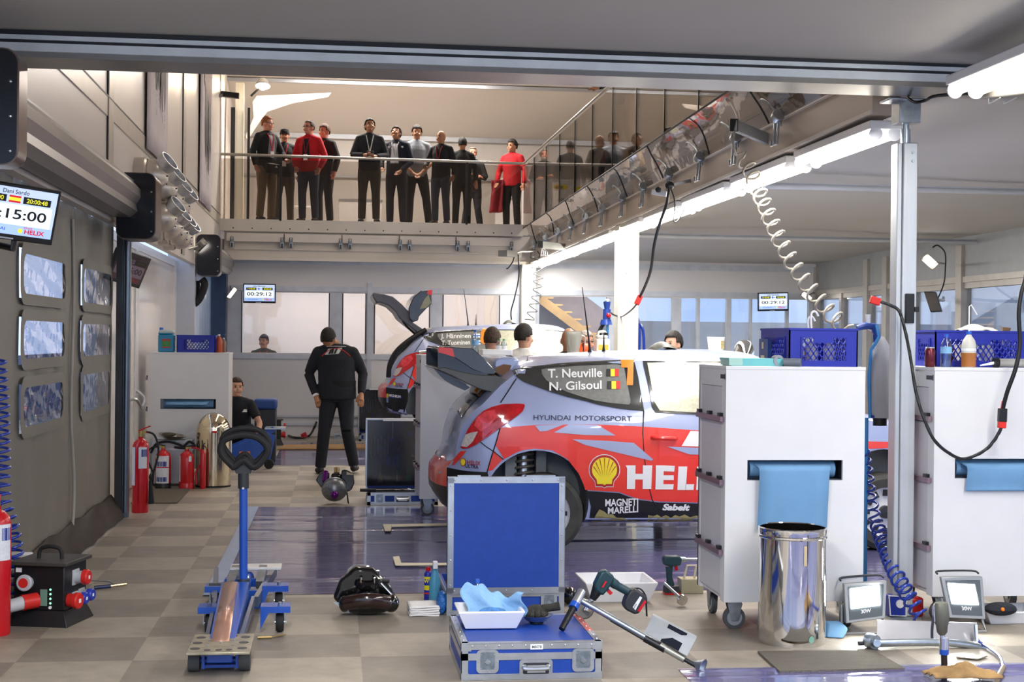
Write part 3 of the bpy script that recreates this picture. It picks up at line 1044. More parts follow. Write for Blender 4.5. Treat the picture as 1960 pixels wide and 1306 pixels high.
# clear sheet bridging railing and girder
def sheet(u, v):
    y = 23.9 - 15 * u
    a = Vector((3.15, y, zedge(y) - .01))
    c = girder(y, 3.41, -.03)
    p = a.lerp(c, v)
    bow = math.sin(PI * v)
    p.z += .05 * bow + .03 * bow * math.sin(u * 41 + 3 * v) * math.sin(u * 17) + .008 * bow * math.sin(u * 120)
    p.x -= .02 * bow * math.sin(u * 31)
    return p
sh = single('clear_sheet', MB().grid(sheet, 130, 12), glass('clear_pvc_sheet', 'd6ccc2', .06, .04, bump=.12, bscale=3, amount=.55), 'clear plastic sheet laced between glass railing and girder', 'plastic sheet', smooth=80)
for i in range(9):
    u = .04 + i * .118
    part('sheet_seam', MB().tube([sheet(u, v / 6) + Vector((0, 0, .006)) for v in range(7)], .010, 5), M_BLACK, sh, world=True)

# steel latches
def make_latch(label):
    t = thing('toggle_latch', label, 'latch', (0, 0, 0), group='steel toggle latches along the girder')
    b = MB()
    b.bx(-.03, -.008, -.07, .05, -.07, .07)
    b.cyl((-.035, -.08, .02), (-.035, -.02, .0), .05, n=14)
    part('body', b, M_STEEL, t, bevel=.006)
    for y in (-.06, .03):
        b = MB().tube([(-.03, y, .0), (-.04, y, -.13), (-.045, y, -.20), (-.045, y + .05, -.20), (-.045, y + .06, -.16)], .011, 6)
        part('hook_rod', b, M_STEEL, t)
    b = MB().tube(smoothpath([(-.03, .02, .05), (-.06, .09, .12), (-.1, .16, .17), (-.1, .2, .15)], 4), .008, 6)
    part('tension_spring', b, M_STEEL, t)
    return t
lpx = [(1492, 203), (1413, 245), (1346, 285), (1288, 317), (1240, 338), (1201, 359), (1163, 379), (1132, 401), (1105, 415), (1080, 430), (1057, 440), (1036, 455), (1016, 465)]
ords = ['first', 'second', 'third', 'fourth', 'fifth', 'sixth', 'seventh', 'eighth', 'ninth', 'tenth', 'eleventh', 'twelfth', 'last']
l0 = None
for (px, py), o_ in zip(lpx, ords):
    q = P(px, py, X=3.345)
    p = girder(q.y, 3.41, -.03)
    lab = 'steel toggle latch on the girder, %s counting from the front beam' % o_
    if l0 is None:
        l0 = make_latch(lab)
        l0.location = p
    else:
        dup(l0, p, 0, lab)
# small over-centre latches on the back fascia
f0 = None
fpx = [444, 540, 557, 652, 670, 766, 784, 876, 896, 979]
fo = ['first', 'second', 'third', 'fourth', 'fifth', 'sixth', 'seventh', 'eighth', 'ninth', 'last']
for px, o_ in zip(fpx, fo):
    x = P(px, 462, Y=24.2).x
    lab = 'small steel latch on the cream fascia, %s counting from the white side wall' % o_
    p = (x, 24.2, 3.22)
    if f0 is None:
        f0 = thing('fascia_latch', lab, 'latch', p, group='small latches on the fascia')
        part('plate', MB().bx(-.03, .03, -.02, .08, -.06, .07), M_STEEL, f0, bevel=.006)
        part('loop', MB().tube([(-.02, -.025, .03), (-.02, -.03, .1), (.02, -.03, .1), (.02, -.025, .03)], .006, 6, closed=True), M_DKGREY, f0)
        part('lever', MB().bx(-.012, .012, -.035, -.02, -.07, .0), M_DKGREY, f0)
    else:
        dup(f0, p, 0, lab)

# bracket arms on the girder with the hoses they carry
t = thing('hose_bracket', 'grey steel bracket arm on the girder holding the long grey coiled hose', 'bracket', (3.2, 11.15, 3.1))
A = P(1482, 272, Y=11.1); Bq = P(1404, 240, Y=10.9)
part('arm_beam', MB().bar(A, Bq, .05, .085), M_GREYP, t, world=True, bevel=.004)
part('end_plug', MB().box(Bq, (.065, .03, .1)), M_BLACK, t, world=True)
part('pivot', MB().cyl(A + Vector((.01, 0, -.12)), A + Vector((.01, 0, .02)), .022, n=12).bx(A.x - .02, 3.42, A.y - .02, A.y + .02, A.z - .1, A.z - .08), M_STEEL, t, world=True)
hp = smoothpath([Bq + Vector((0, -.02, -.05)), P(1405, 285, Y=10.85), P(1432, 320, Y=10.8), P(1462, 390, Y=10.5), P(1490, 455, Y=10.3), P(1530, 525, Y=10.1), P(1580, 590, Y=9.9), P(1612, 622, Y=9.75)], 6)
hc = coil(hp[8:], lambda t_: .058, 17, 14)
M_GHOSE = mat('grey_air_hose', '9c968b', .35, .1, var=.05)
hs = single('coil_hose', MB().tube(hp[:7] + hc + [P(1625, 624, Y=9.7), P(1634, 622, Y=9.7)], .0095, 7), M_GHOSE, 'long grey coiled air hose sloping from the girder arm to the blue valve', 'hose', smooth=80)
t = thing('hose_bracket', 'thin bracket arm on the girder carrying the black power cable', 'bracket', (3.2, 13.4, 2.9))
A = P(1325, 345, Y=13.5); Bq = P(1282, 355, Y=13.2)
part('arm_beam', MB().bar(A, Bq, .02, .03), M_GREYP, t, world=True)
part('pivot', MB().cyl(A + Vector((0, 0, -.05)), A + Vector((0, 0, .09)), .025, n=10), M_STEEL, t, world=True)
part('junction_box', MB().bar(P(1250, 368, Y=13.4), P(1278, 372, Y=13.3), .06, .05), M_WPLAS, t, world=True)
part('cable_knot', MB().ball(Bq, (.045, .03, .04), 10, 8).ball(P(1260, 363, Y=13.3), .03, 8, 6), M_BLACK, t, world=True)
cp = smoothpath([P(1281, 356, Y=13.2), P(1276, 390, Y=13.2), P(1262, 430, Y=13.3), P(1252, 470, Y=13.4), P(1246, 515, Y=13.6), P(1236, 545, Y=13.8), P(1224, 570, Y=14)], 6)
cb = single('power_cable', MB().tube(cp, .014, 8), M_BLACK, 'thick black cable dropping from the girder to a red plug before the broad cream post', 'cable', smooth=80)
part('plug', MB().bar(P(1226, 566, Y=14), P(1218, 583, Y=14), .05, .05), mat('red_connector', 'd8281e', .4), cb, world=True, label='red connector', bevel=.005)
part('cable_tail', MB().tube(smoothpath([P(1218, 583, Y=14), P(1208, 594, Y=14.6), P(1190, 606, Y=16.7), P(1175, 603, Y=16.7), P(1167, 596, Y=16.8)], 6), .010, 6), M_BLACK, cb, world=True)
single('loose_cable', MB().tube(smoothpath([P(1283, 358, Y=13.2), P(1292, 388, Y=13.2), P(1289, 420, Y=13.2), P(1296, 424, Y=13.2), P(1306, 408, Y=13.2), P(1310, 394, Y=13.2)], 6), .007, 6), M_BLACK, 'thin loose black cable loop under the girder arm', 'cable', smooth=80)
t = thing('hose_bracket', 'grey bracket arm near the back wall with pale hose ends hanging from it', 'bracket', (3.2, 19.5, 2.8))
A = P(1088, 474, Y=20.8); Bq = P(1035, 469, Y=20.3)
part('arm_beam', MB().bar(A, Bq, .06, .10), M_GREYP, t, world=True)
part('end_plug', MB().box(P(1034, 468, Y=20.2), (.07, .04, .1)), M_BLACK, t, world=True)
b = MB()
for k in range(4):
    b.tube(smoothpath([P(1034, 474, Y=20.2), P(1037 + 3 * k, 478 + k, Y=20.2), P(1035 + 4 * k, 490, Y=20.2), P(1042 + 2 * k, 485 + 2 * k, Y=20.2)], 5), .010, 6)
part('hose_ends', b, M_ALU, t, world=True)
t = thing('hose_reel', 'grey boxed arm with wire straps under the back end of the girder', 'bracket', tuple(P(990, 490, Y=23)))
part('casing', MB().bar(P(962, 485, Y=22.6), P(990, 487, Y=23), .16, .10), mat('ballast_grey', '7f7d79', .4), t, world=True)
part('rod', MB().tube([P(978, 488, Y=22.8), P(1000, 482, Y=22.9), P(1028, 480, Y=23.1)], .014, 6), M_ALU, t, world=True)
hp = smoothpath([P(1028, 480, Y=23.1), P(1022, 500, Y=23.2), P(1030, 520, Y=23.2), P(1028, 560, Y=23.2), P(1018, 600, Y=23.2), P(1012, 615, Y=23.2)], 5)
single('coil_hose', MB().tube(coil(hp, .075, 9, 12), .008, 6), mat('dark_hose', '3c3c3e', .5), 'thin dark coiled hose hanging before the post at the back wall', 'hose', smooth=80)
single('power_cable', MB().tube(smoothpath([P(992, 488, Y=22.8), P(993, 530, Y=23), P(985, 570, Y=23), P(978, 598, Y=23), P(981, 622, Y=23)], 6), .011, 6), M_BLACK, 'thin black cable hanging beside the post at the back wall', 'cable', smooth=80)
single('hanging_cable', MB().tube(smoothpath([P(985, 487, Y=22.8), P(982, 500, Y=22.9), P(973, 513, Y=22.9), P(969, 514, Y=22.9)], 5), .011, 6), M_BLACK, 'short black cable stub hanging from the boxed arm', 'cable', smooth=80)
# ------------------------------------------------------------------ rally cars
def interp(tab, x):
    if x <= tab[0][0]:
        return tab[0][1]
    for (a, fa), (b_, fb) in zip(tab, tab[1:]):
        if x <= b_:
            t = (x - a) / (b_ - a)
            return fa + (fb - fa) * t
    return tab[-1][1]
def smooth_tab(tab, k=6):
    return [(p.x, p.y) for p in smoothpath([(a, b_, 0) for a, b_ in tab], k)]
CAR_W = smooth_tab([(0, .12), (.02, .38), (.06, .57), (.13, .72), (.25, .83), (.45, .905), (.8, .945), (1.3, .952), (2.6, .952), (3.3, .945), (3.75, .88), (4.02, .74), (4.2, .5)])
CAR_T = smooth_tab([(0, .64), (.07, .70), (.14, .80), (.16, .93), (.195, 1.056), (.265, 1.166), (.365, 1.25), (.5, 1.39), (.66, 1.50), (.81, 1.538), (1.23, 1.569), (1.63, 1.59), (2.1, 1.606), (2.5, 1.60), (2.72, 1.56), (2.95, 1.42), (3.2, 1.21), (3.5, 1.12), (3.9, 1.02), (4.1, .9), (4.2, .72)])
CAR_B = [(0, .46), (.05, .36), (.15, .29), (.4, .25), (1.1, .235), (3.4, .235), (3.9, .25), (4.2, .36)]
CAR_F = smooth_tab([(.2, .955), (.4, .985), (.6, 1.0), (.85, 1.0), (1.0, .982), (1.12, .958), (1.3, .895), (1.45, .825), (1.52, .79), (1.62, .73)], 4)
def car_shell():
    st = [0, .01, .02, .04, .06, .08, .1, .12, .138, .147, .156, .165, .18, .21, .25, .30] + [.35 + .075 * i for i in range(48)] + [3.98, 4.05, 4.11, 4.16, 4.2]
    secs = []
    for x in st:
        W, T, B = interp(CAR_W, x), interp(CAR_T, x), interp(CAR_B, x)
        ze = T - min(.075, .3 * (T - B))
        half = [(0, B), (W * .5, B), (W * interp(CAR_F, B + .02) * .93, B)]
        n = 13
        for i in range(n):
            z = B + .03 + (ze - B - .03) * i / (n - 1)
            half.append((W * interp(CAR_F, z), z))
        we = W * interp(CAR_F, ze)
        for i in range(1, 7):
            a = i / 6
            half.append((we * (1 - a) ** .75 if i < 6 else 0, ze + (T - ze) * math.sin(a * PI / 2) ** .8))
        secs.append(half)
    m = len(secs[0])
    b = MB()
    ring = 2 * m - 2
    vs, fs = [], []
    for x, h in zip(st, secs):
        loop = [(x, -p[0], p[1]) for p in h] + [(x, p[0], p[1]) for p in h[-2:0:-1]]
        vs += loop
    for i in range(len(st) - 1):
        for k in range(ring):
            l = (k + 1) % ring
            fs.append((i * ring + k, i * ring + l, (i + 1) * ring + l, (i + 1) * ring + k))
    fs.append(tuple(range(ring)))
    fs.append(tuple(range((len(st) - 1) * ring, len(st) * ring)))
    return b.add(vs, fs)
SHELL = car_shell()
CBVH = BVHTree.FromPolygons([tuple(v) for v in SHELL.v], SHELL.f)
CAR1 = Vector((.8, 12.05, 0))
def S(px, py):
    """local (x, z) on the first car's flank seen at a photo pixel"""
    o = Vector((0, 0, CH)) - CAR1
    d = P(px, py, Y=12.0) - Vector((0, 0, CH))
    h = CBVH.ray_cast(o, d.normalized())
    if h[0] is not None and h[0].y < .2:
        return (h[0].x, h[0].z)
    q = P(px, py, Y=11.15) - CAR1
    return (q.x, q.z)
def drape(vs, fs, off, axis='Y', step=.07, pos=None):
    """lay a flat shape on the shell: vs are (x,z) for axis Y, (x,y) for Z, (y,z) for X"""
    bm = bmesh.new()
    bv = [bm.verts.new((a, b_, 0)) for a, b_ in vs]
    for f in fs:
        try:
            bm.faces.new([bv[i] for i in f])
        except ValueError:
            pass
    bmesh.ops.triangulate(bm, faces=bm.faces[:], ngon_method='EAR_CLIP')
    x0 = min(v[0] for v in vs); x1 = max(v[0] for v in vs); z0 = min(v[1] for v in vs); z1 = max(v[1] for v in vs)
    for lo, hi, nrm in ((x0, x1, (1, 0, 0)), (z0, z1, (0, 1, 0))):
        k = math.ceil(lo / step) * step
        while k < hi:
            bmesh.ops.bisect_plane(bm, geom=bm.verts[:] + bm.edges[:] + bm.faces[:], plane_co=Vector(nrm) * k, plane_no=nrm, dist=1e-6)
            k += step
    bm.verts.index_update()
    out = []
    last = None
    for v in bm.verts:
        a, c = v.co.x, v.co.y
        if axis == 'Y':
            h = CBVH.ray_cast(Vector((a, -3, c)), Vector((0, 1, 0)))
            if h[0] is not None and h[0].y < .3:
                out.append(h[0] - Vector((0, off, 0)) + h[1] * (off * .6 if h[1].y < 0 else -off * .6))
            else:
                hh = CBVH.find_nearest(Vector((a, -.9, c)))
                out.append(hh[0] + (hh[0] - Vector((2, 0, .8))).normalized() * off)
        elif axis == 'Z':
            h = CBVH.ray_cast(Vector((a, c, 4)), Vector((0, 0, -1)))
            out.append((h[0] if h[0] is not None else CBVH.find_nearest(Vector((a, c, 1.2)))[0]) + Vector((-off * .5, 0, off)))
        else:
            h = CBVH.ray_cast(Vector((-2, a, c)), Vector((1, 0, 0)))
            out.append((h[0] if h[0] is not None else CBVH.find_nearest(Vector((0, a, c)))[0]) - Vector((off, 0, 0)))
    r = ([v for v in out], [tuple(v.index for v in f.verts) for f in bm.faces])
    bm.free()
    return r
def poly_px(mb, pts, off):
    v = [S(*p) for p in pts]
    return mb.add(*drape(v, [tuple(range(len(v)))], off))
def text_px(mb, s, x0, y0, x1, y1, cap, off, bold=.03, shear=0, wide=True):
    """text between two baseline pixels, cap height in pixels"""
    A, B_ = S(x0, y0), S(x1, y1)
    T = S(x0, y0 - cap)
    h = math.hypot(T[0] - A[0], T[1] - A[1])
    vs, fs = text2d(s, 1.0, bold, 'LEFT', 1.0, shear)
    lo = min(v[0] for v in vs); hi = max(v[0] for v in vs)
    ux, uz = (B_[0] - A[0]) / (hi - lo), (B_[1] - A[1]) / (hi - lo)
    dx = (T[0] - A[0])
    pts = [(A[0] + (v[0] - lo) * ux + v[1] * dx, A[1] + (v[0] - lo) * uz + v[1] * h) for v in vs]
    return mb.add(*drape(pts, fs, off, step=.12))
def shell_logo(cx, cy, rw, rh, ring):
    """scallop outline in pixels: (outer badge, scallop, rays)"""
    def out(k):
        pts = []
        for i in range(25):
            a = math.radians(205 - 230 * i / 24)
            pts.append((cx + rw * k * math.cos(a), cy - rh * .12 - rh * k * .95 * math.sin(a)))
        pts += [(cx + rw * .62 * k, cy + rh * .62 * k), (cx + rw * .58 * k, cy + rh * .95 * k), (cx + .15 * rw * k, cy + rh * .95 * k), (cx, cy + rh * 1.03 * k), (cx - .15 * rw * k, cy + rh * .95 * k), (cx - rw * .58 * k, cy + rh * .95 * k), (cx - rw * .62 * k, cy + rh * .62 * k)]
        return pts
    rays = []
    for i in range(-3, 4):
        a = math.radians(90 - i * 24)
        x1_, y1_ = cx + rw * .74 * math.cos(a), cy - rh * .10 - rh * .74 * math.sin(a)
        x0_, y0_ = cx + i * rw * .07, cy + rh * .35
        nx, ny = (y1_ - y0_), -(x1_ - x0_)
        L = math.hypot(nx, ny)
        t = rw * .028
        rays.append([(x0_, y0_), (x1_ + nx / L * t, y1_ + ny / L * t), (x1_ - nx / L * t, y1_ - ny / L * t)])
    return out, rays
M_CARB = mat('car_lavender_grey', 'a4afd4', .28, .15, var=.02, coat=.6)
M_CARR = mat('car_signal_red', 'ee3a30', .3, var=.03, coat=.5)
M_CARBL = mat('car_satin_black', '17181b', .4, var=.2)
M_CARW = mat('decal_white', 'f2f2f2', .4, var=0)
M_CARNAVY = mat('decal_navy', '1b2340', .4, var=0)
M_CARYEL = mat('decal_yellow', 'f7e233', .4, var=0)
M_CARORG = mat('decal_orange', 'ff8a1e', .4, var=0)
M_CARDRED = mat('decal_dark_red', 'b32a2c', .4, var=0)
M_GLASSD = mat('car_tinted_glass', '3a3b3a', .12, var=.1, coat=.5)
M_GLASSP = mat('car_dusty_window', '7b7c78', .35, var=.12, vscale=30, coat=.3)
M_GLASSDOOR = mat('car_door_window_glare', 'c4c2ac', .2, .25, var=.15, vscale=40, coat=.5)  # pale tone stands for tube reflections and glow on the frosty glass
M_TAIL = mat('tail_lamp_red', 'c3101c', .08, var=.25, vscale=25, coat=1)
M_TAILC = mat('tail_lamp_clear', 'cfc6c0', .1, var=.2, vscale=60, coat=1)
M_LINER = mat('wheel_arch_liner', '7f8488', .6, var=.15)
M_DIRT = mat('dried_mud_beige', '9a9160', .85, var=.25, vscale=14)
M_CARBON = mat('carbon_wing', '3a3f46', .22, .1, var=.25, vscale=4, coat=.7)

def make_tyre(t, x, z, side, name='wheel'):
    """a wheel as part with tyre, rim and bolts below it; side=-1 near"""
    y0, y1 = side * .93, side * .70
    b = MB().lathe([(.20, 0), (.27, -.012), (.305, .01), (.312, .04), (.312, .19), (.30, .22), (.20, .23)], (x, y0, z), (0, -side, 0), 36)
    w_ = part(name, b, mat('worn_tyre', '43433f', .75, var=.25, vscale=9), t, 30)
    b = MB().lathe([(.205, .0), (.21, .012), (.19, .03), (.10, .045), (.05, .03), (.0, .03)], (x, y0, z), (0, -side, 0), 32)
    part('rim', b, mat('white_rim', 'e6e8ea', .35, var=.05), w_, 40)
    b = MB()
    for i in range(12):
        a = 2 * PI * i / 12
        c = Vector((x + .155 * math.cos(a), y0 - side * .03, z + .155 * math.sin(a)))
        b.box(c, (.05, .02, .034), Matrix.Rotation(-a, 4, 'Y'))
    part('rim_slot', b, M_CARBL, w_)
    part('hub_cap', MB().lathe([(.0, -.03), (.05, -.025), (.055, .02)], (x, y0 - side * .02, z), (0, -side, 0), 16), M_DKGREY, w_)

def build_car(loc, lift, label, names, number, flagkind, open_hatch):
    t = thing('rally_car', label, 'car', (loc[0], loc[1], lift))
    sh = MB().merge(SHELL)
    ob = part('body', sh, [M_CARB, M_LINER], t, 30)
    # cut the wheel arches
    cut = MB()
    cut.cur = 1
    cutters = []
    for cx, r in ((.775, .41), (3.6, .42)):
        for s in (-1, 1):
            c = MB()
            c.cyl((cx, s * 1.2, .40), (cx, s * .52, .40), r, n=48)
            me = mesh_of('cut', c, [M_LINER], 0)
            co = bpy.data.objects.new('cut', me)
            COL.objects.link(co)
            co.location = (loc[0], loc[1], lift)
            md = ob.modifiers.new('arch', 'BOOLEAN')
            md.object = co
            md.operation = 'DIFFERENCE'
            md.solver = 'EXACT'
            md.material_mode = 'TRANSFER'
            cutters.append(co)
    bpy.context.view_layer.update()
    dg = bpy.context.evaluated_depsgraph_get()
    me = bpy.data.meshes.new_from_object(ob.evaluated_get(dg))
    ob.modifiers.clear()
    ob.data = me
    me.shade_smooth()
    me.set_sharp_from_angle(angle=math.radians(30))
    for co in cutters:
        bpy.data.objects.remove(co)
    def decal(nm, polys, m, off, par=ob, label=None):
        b = MB()
        for p_ in polys:
            poly_px(b, p_, off)
        return part(nm, b, m, par if par else t, 60, label=label)
    # livery fields
    decal('red_panel', [[(958, 819), (1022, 814), (1085, 813), (1144, 813), (1232, 817), (1332, 824), (1420, 831), (1520, 838), (1520, 962), (1420, 963), (1332, 962), (1260, 960), (1221, 955), (1200, 948), (1185, 942), (1120, 938), (1117, 928), (1107, 906), (1086, 879), (1056, 862), (1022, 859), (1000, 862), (989, 866), (965, 879), (948, 852)],
                        [(945, 862), (962, 880), (943, 900), (933, 902)],
                        [(1560, 842), (1700, 846), (1700, 858), (1560, 862)]], M_CARR, .003, label='red lower flank panel')
    decal('grey_flash', [[(1024, 815), (1033, 826), (1047, 825), (1078, 813)], [(1060, 828), (1088, 813), (1144, 814), (1178, 834), (1120, 833)], [(1095, 841), (1160, 844), (1213, 848), (1250, 880), (1246, 882), (1170, 864), (1120, 852)],
                         [(1276, 855), (1330, 857), (1400, 859), (1400, 872), (1319, 870)]], M_CARB, .0055)
    decal('white_flash', [[(1304, 854), (1321, 825), (1400, 830), (1400, 857)]], M_CARW, .0055)
    # sill, bumper
    decal('black_sill', [[(1122, 940), (1185, 944), (1200, 950), (1221, 957), (1260, 962), (1332, 964), (1500, 966), (1500, 1002), (1126, 1002), (1131, 970)]], M_CARBL, .003)
    decal('mud_film', [[(1133, 1001), (1140, 986), (1147, 975), (1156, 979), (1163, 985), (1172, 984), (1180, 991), (1192, 991), (1203, 996), (1214, 995), (1226, 1000), (1226, 1002)],
                       [(1238, 1002), (1240, 986), (1250, 988), (1258, 985), (1265, 990), (1274, 986), (1284, 991), (1292, 986), (1300, 989), (1310, 985), (1320, 990), (1332, 987), (1345, 990), (1420, 988), (1500, 990), (1500, 1002)]], M_DIRT, .0045)
    decal('red_bumper_skin', [[(829, 900), (832, 884), (852, 871), (853, 883), (866, 881), (881, 864), (893, 863), (880, 880), (868, 891), (855, 894), (848, 922), (834, 914)]], M_CARR, .004)
    bb = decal('black_bumper', [[(856, 895), (895, 902), (933, 904), (936, 915), (934, 945), (922, 985), (890, 1003), (866, 1003), (852, 985), (838, 945), (834, 916), (848, 923)]], M_CARBL, .004)
    mp = decal('bumper_plate', [[(857, 917), (913, 926), (912, 936), (858, 930)]], mat('plate_blue', '1d3f86', .4), .008, bb)
    decal('plate_corner', [[(857.5, 917), (865, 918), (865, 931), (858, 930)]], M_CARYEL, .0095, mp)
    b = text_px(MB(), 'MICHELIN', 867, 927, 909, 934, 8, .010, .05, .1)
    part('plate_lettering', b, M_CARW, mp, 0)
    # exhaust opening at the rear corner
    part('red_bumper_skin', MB().add(*drape([(-.66, .50), (.66, .50), (.66, .69), (-.66, .69)], [(0, 1, 2, 3)], .007, 'X')), M_CARR, ob, 60)
    part('rear_diffuser', MB().add(*drape([(-.68, .30), (.68, .30), (.66, .50), (-.66, .50)], [(0, 1, 2, 3)], .007, 'X')), M_CARBL, ob, 60)
    # lamps
    b = MB()
    poly_px(b, [(1004, 778), (1003, 774), (990, 773), (962, 774), (942, 779), (925, 787), (913, 798), (904, 810), (895, 824), (887, 842), (882, 856), (886, 859), (897, 858), (910, 852), (918, 846), (930, 835), (943, 823), (968, 809), (990, 796), (1000, 788)], .012)
    tl = part('tail_lamp', b, M_TAIL, t, 60)
    b = MB()
    poly_px(b, [(883, 854), (887, 842), (892, 832), (903, 828), (915, 826), (905, 846), (894, 856)], .015)
    part('reversing_lens', b, M_TAILC, tl, 60)
    b = MB()
    poly_px(b, [(912, 800), (928, 788), (946, 784), (952, 796), (938, 815), (920, 826), (908, 815)], .0135)
    part('inner_lens', b, mat('tail_lamp_bright', 'f0404a', .1, coat=1, var=.3, vscale=30), tl, 60)
    # side windows
    win = decal('side_window', [[(980, 711), (984, 707), (1000, 704), (1070, 696), (1130, 692), (1188, 690), (1213, 690), (1217, 705), (1221, 721), (1231, 787), (1188, 783), (1150, 776), (1120, 768), (1086, 760), (1056, 751), (1020, 738), (1002, 731), (984, 718)]], M_GLASSD, .006, t)
    pane = decal('dusty_pane', [[(1036, 708), (1045, 706), (1103, 701), (1180, 698), (1190, 700), (1194, 704), (1200, 735), (1206, 765), (1206, 772), (1203, 775), (1170, 772), (1137, 767), (1110, 759), (1086, 751), (1062, 740), (1045, 728), (1037, 717)]], M_GLASSP, .008, win)
    dw = decal('door_window', [[(1230, 691), (1332, 692), (1430, 692), (1500, 700), (1530, 730), (1545, 790), (1420, 795), (1332, 794), (1255, 790), (1248, 780), (1240, 735)]], M_GLASSD, .006, t)
    decal('door_pane', [[(1238, 695), (1332, 695), (1425, 696), (1480, 702), (1500, 730), (1512, 784), (1420, 790), (1332, 790), (1262, 786), (1252, 770), (1244, 725)]], M_GLASSDOOR, .009, dw, label='frosty door pane with tube-light reflection put into its pale colour')
    # shut lines
    def line(nm, pts, r, par=ob, off=.004):
        v = [S(*p) for p in pts]
        d = [(a, c) for a, c in v]
        p3 = []
        for a, c in d:
            hh = CBVH.ray_cast(Vector((a, -3, c)), Vector((0, 1, 0)))
            if hh[0] is not None:
                p3.append(hh[0] - Vector((0, off, 0)))
        part(nm, MB().tube(p3, r, 6), M_CARBL, par)
    line('door_shut_line', [(1214, 687), (1220, 721), (1226, 755), (1232, 788), (1230, 829), (1232, 860), (1235, 890), (1240, 925), (1248, 957), (1256, 970), (1267, 977)], .005)
    line('tailgate_shut_line', [(1010, 684), (1009, 690), (1000, 706), (985, 730), (970, 753), (958, 771)], .005)
    line('bumper_shut_line', [(918, 845), (930, 855), (944, 864), (964, 880)], .004)
    line('flank_shut_line', [(957, 820), (950, 845), (944, 864), (936, 890), (932, 905)], .005)
    A = S(1248, 838); B_ = S(1294, 839)
    ya = CBVH.ray_cast(Vector((A[0], -3, A[1])), Vector((0, 1, 0)))[0].y
    b = MB().tube(smoothpath([(A[0], ya, A[1]), (A[0] + .03, ya - .035, A[1]), (B_[0] - .03, ya - .035, B_[1]), (B_[0], ya, B_[1])], 4), .016, 8)
    part('door_handle', b, M_CARR, t)
    # number, crew names, flags
    if number == '7':
        polys = [[(1187.6, 690.5), (1212, 690), (1211.6, 702), (1210.8, 738), (1198.5, 738), (1200.5, 704.5), (1188.4, 704)]]
        decal('start_number', polys, M_CARORG, .011, t, 'orange start number 7')
    else:
        part('start_number', text_px(MB(), number, 1186, 738, 1212, 738, 46, .011, .09), M_CARORG, t, 0, label='orange start number 8')
    b = MB()
    text_px(b, names[0], 1048, 723.5, 1152, 722, 16, .011, .03)
    text_px(b, names[1], 1051, 748, 1151, 744.5, 15.5, .011, .03)
    part('crew_names', b, M_CARW, pane, 0)
    b = MB()
    cols = [M_CARBL, M_CARYEL, M_CARR] if flagkind == 'be' else [M_CARW, mat('flag_blue', '2a64c0', .4, var=0)]
    for fy0, fy1, fx0, fx1 in ((707, 721, 1160, 1184), (730.5, 745, 1161.5, 1186.5)):
        if flagkind == 'be':
            for i in range(3):
                b.cur = i
                xa, xb = fx0 + (fx1 - fx0) * i / 3, fx0 + (fx1 - fx0) * (i + 1) / 3
                poly_px(b, [(xa, fy0), (xb, fy0), (xb, fy1), (xa, fy1)], .011)
        else:
            b.cur = 0
            poly_px(b, [(fx0, fy0), (fx1, fy0), (fx1, fy1), (fx0, fy1)], .011)
            b.cur = 1
            poly_px(b, [(fx0, fy0 + 5), (fx1, fy0 + 5), (fx1, fy1 - 5), (fx0, fy1 - 5)], .012)
            poly_px(b, [(fx0 + 7, fy0), (fx0 + 11, fy0), (fx0 + 11, fy1), (fx0 + 7, fy1)], .0125)
    part('nation_flags', b, cols, pane, 0)
    # sponsor lettering
    part('team_lettering', text_px(MB(), 'HYUNDAI', 1021, 804, 1091.5, 805, 9.5, .005, .0), M_CARNAVY, ob, 0)
    part('team_lettering', text_px(MB(), 'MOTORSPORT', 1101, 805, 1209, 806.5, 9.5, .005, .0), M_CARNAVY, ob, 0)
    b = MB()
    for p_ in ([(1197, 891), (1216, 891), (1215, 936), (1199.5, 936), (1200, 897)], [(1230, 891), (1248, 891), (1246, 936), (1229.5, 936)], [(1214, 907), (1231, 907), (1231, 918), (1214, 918)],
               [(1255, 891), (1270, 891), (1269, 937), (1254, 937)], [(1268, 891), (1291, 892), (1290, 903), (1268, 902)], [(1268, 910), (1289, 910), (1289, 919), (1268, 919)], [(1268, 927), (1289, 927), (1288, 937), (1268, 937)],
               [(1298, 893), (1315, 893), (1312, 938), (1296, 938)], [(1311, 927), (1328, 927), (1327, 938), (1311, 938)],
               [(1334, 893), (1350, 893), (1348, 938), (1332, 938)], [(1354, 893), (1372, 893), (1406, 939), (1388, 939)], [(1388, 893), (1405, 893), (1372, 939), (1354, 939)]):
        poly_px(b, p_, .0055)
    part('oil_lettering', b, M_CARW, ob, 0)
    out, rays = shell_logo(1156.5, 903, 30, 31, .1)
    b = MB()
    poly_px(b, out(1.0), .005)
    b.cur = 1
    poly_px(b, out(.955), .0065)
    b.cur = 2
    poly_px(b, out(.80), .008)
    b.cur = 1
    for r_ in rays:
        poly_px(b, r_, .0095)
    part('scallop_badge', b, [M_CARW, M_CARDRED, M_CARYEL], ob, 0)
    out, rays = shell_logo(886.5, 885, 5.5, 7.5, .1)
    b = MB()
    poly_px(b, out(1.0), .006)
    b.cur = 1
    poly_px(b, out(.8), .008)
    part('scallop_badge', b, [M_CARDRED, M_CARYEL], ob, 0)
    b = text_px(MB(), 'HELIX', 894, 888.5, 920, 891, 7.5, .007, .03)
    part('oil_lettering', b, M_CARDRED, ob, 0)
    part('oil_lettering', text_px(MB(), 'ULTRA', 891, 894.5, 916, 898, 6.5, .007, .03), M_CARNAVY, ob, 0)
    b = text_px(MB(), 'MAGNETI', 1158, 969, 1221, 967, 13, .007, .04)
    text_px(b, 'MARELLI', 1163, 983.5, 1221, 980, 12, .007, .04)
    part('parts_lettering', b, M_CARW, ob, 0)
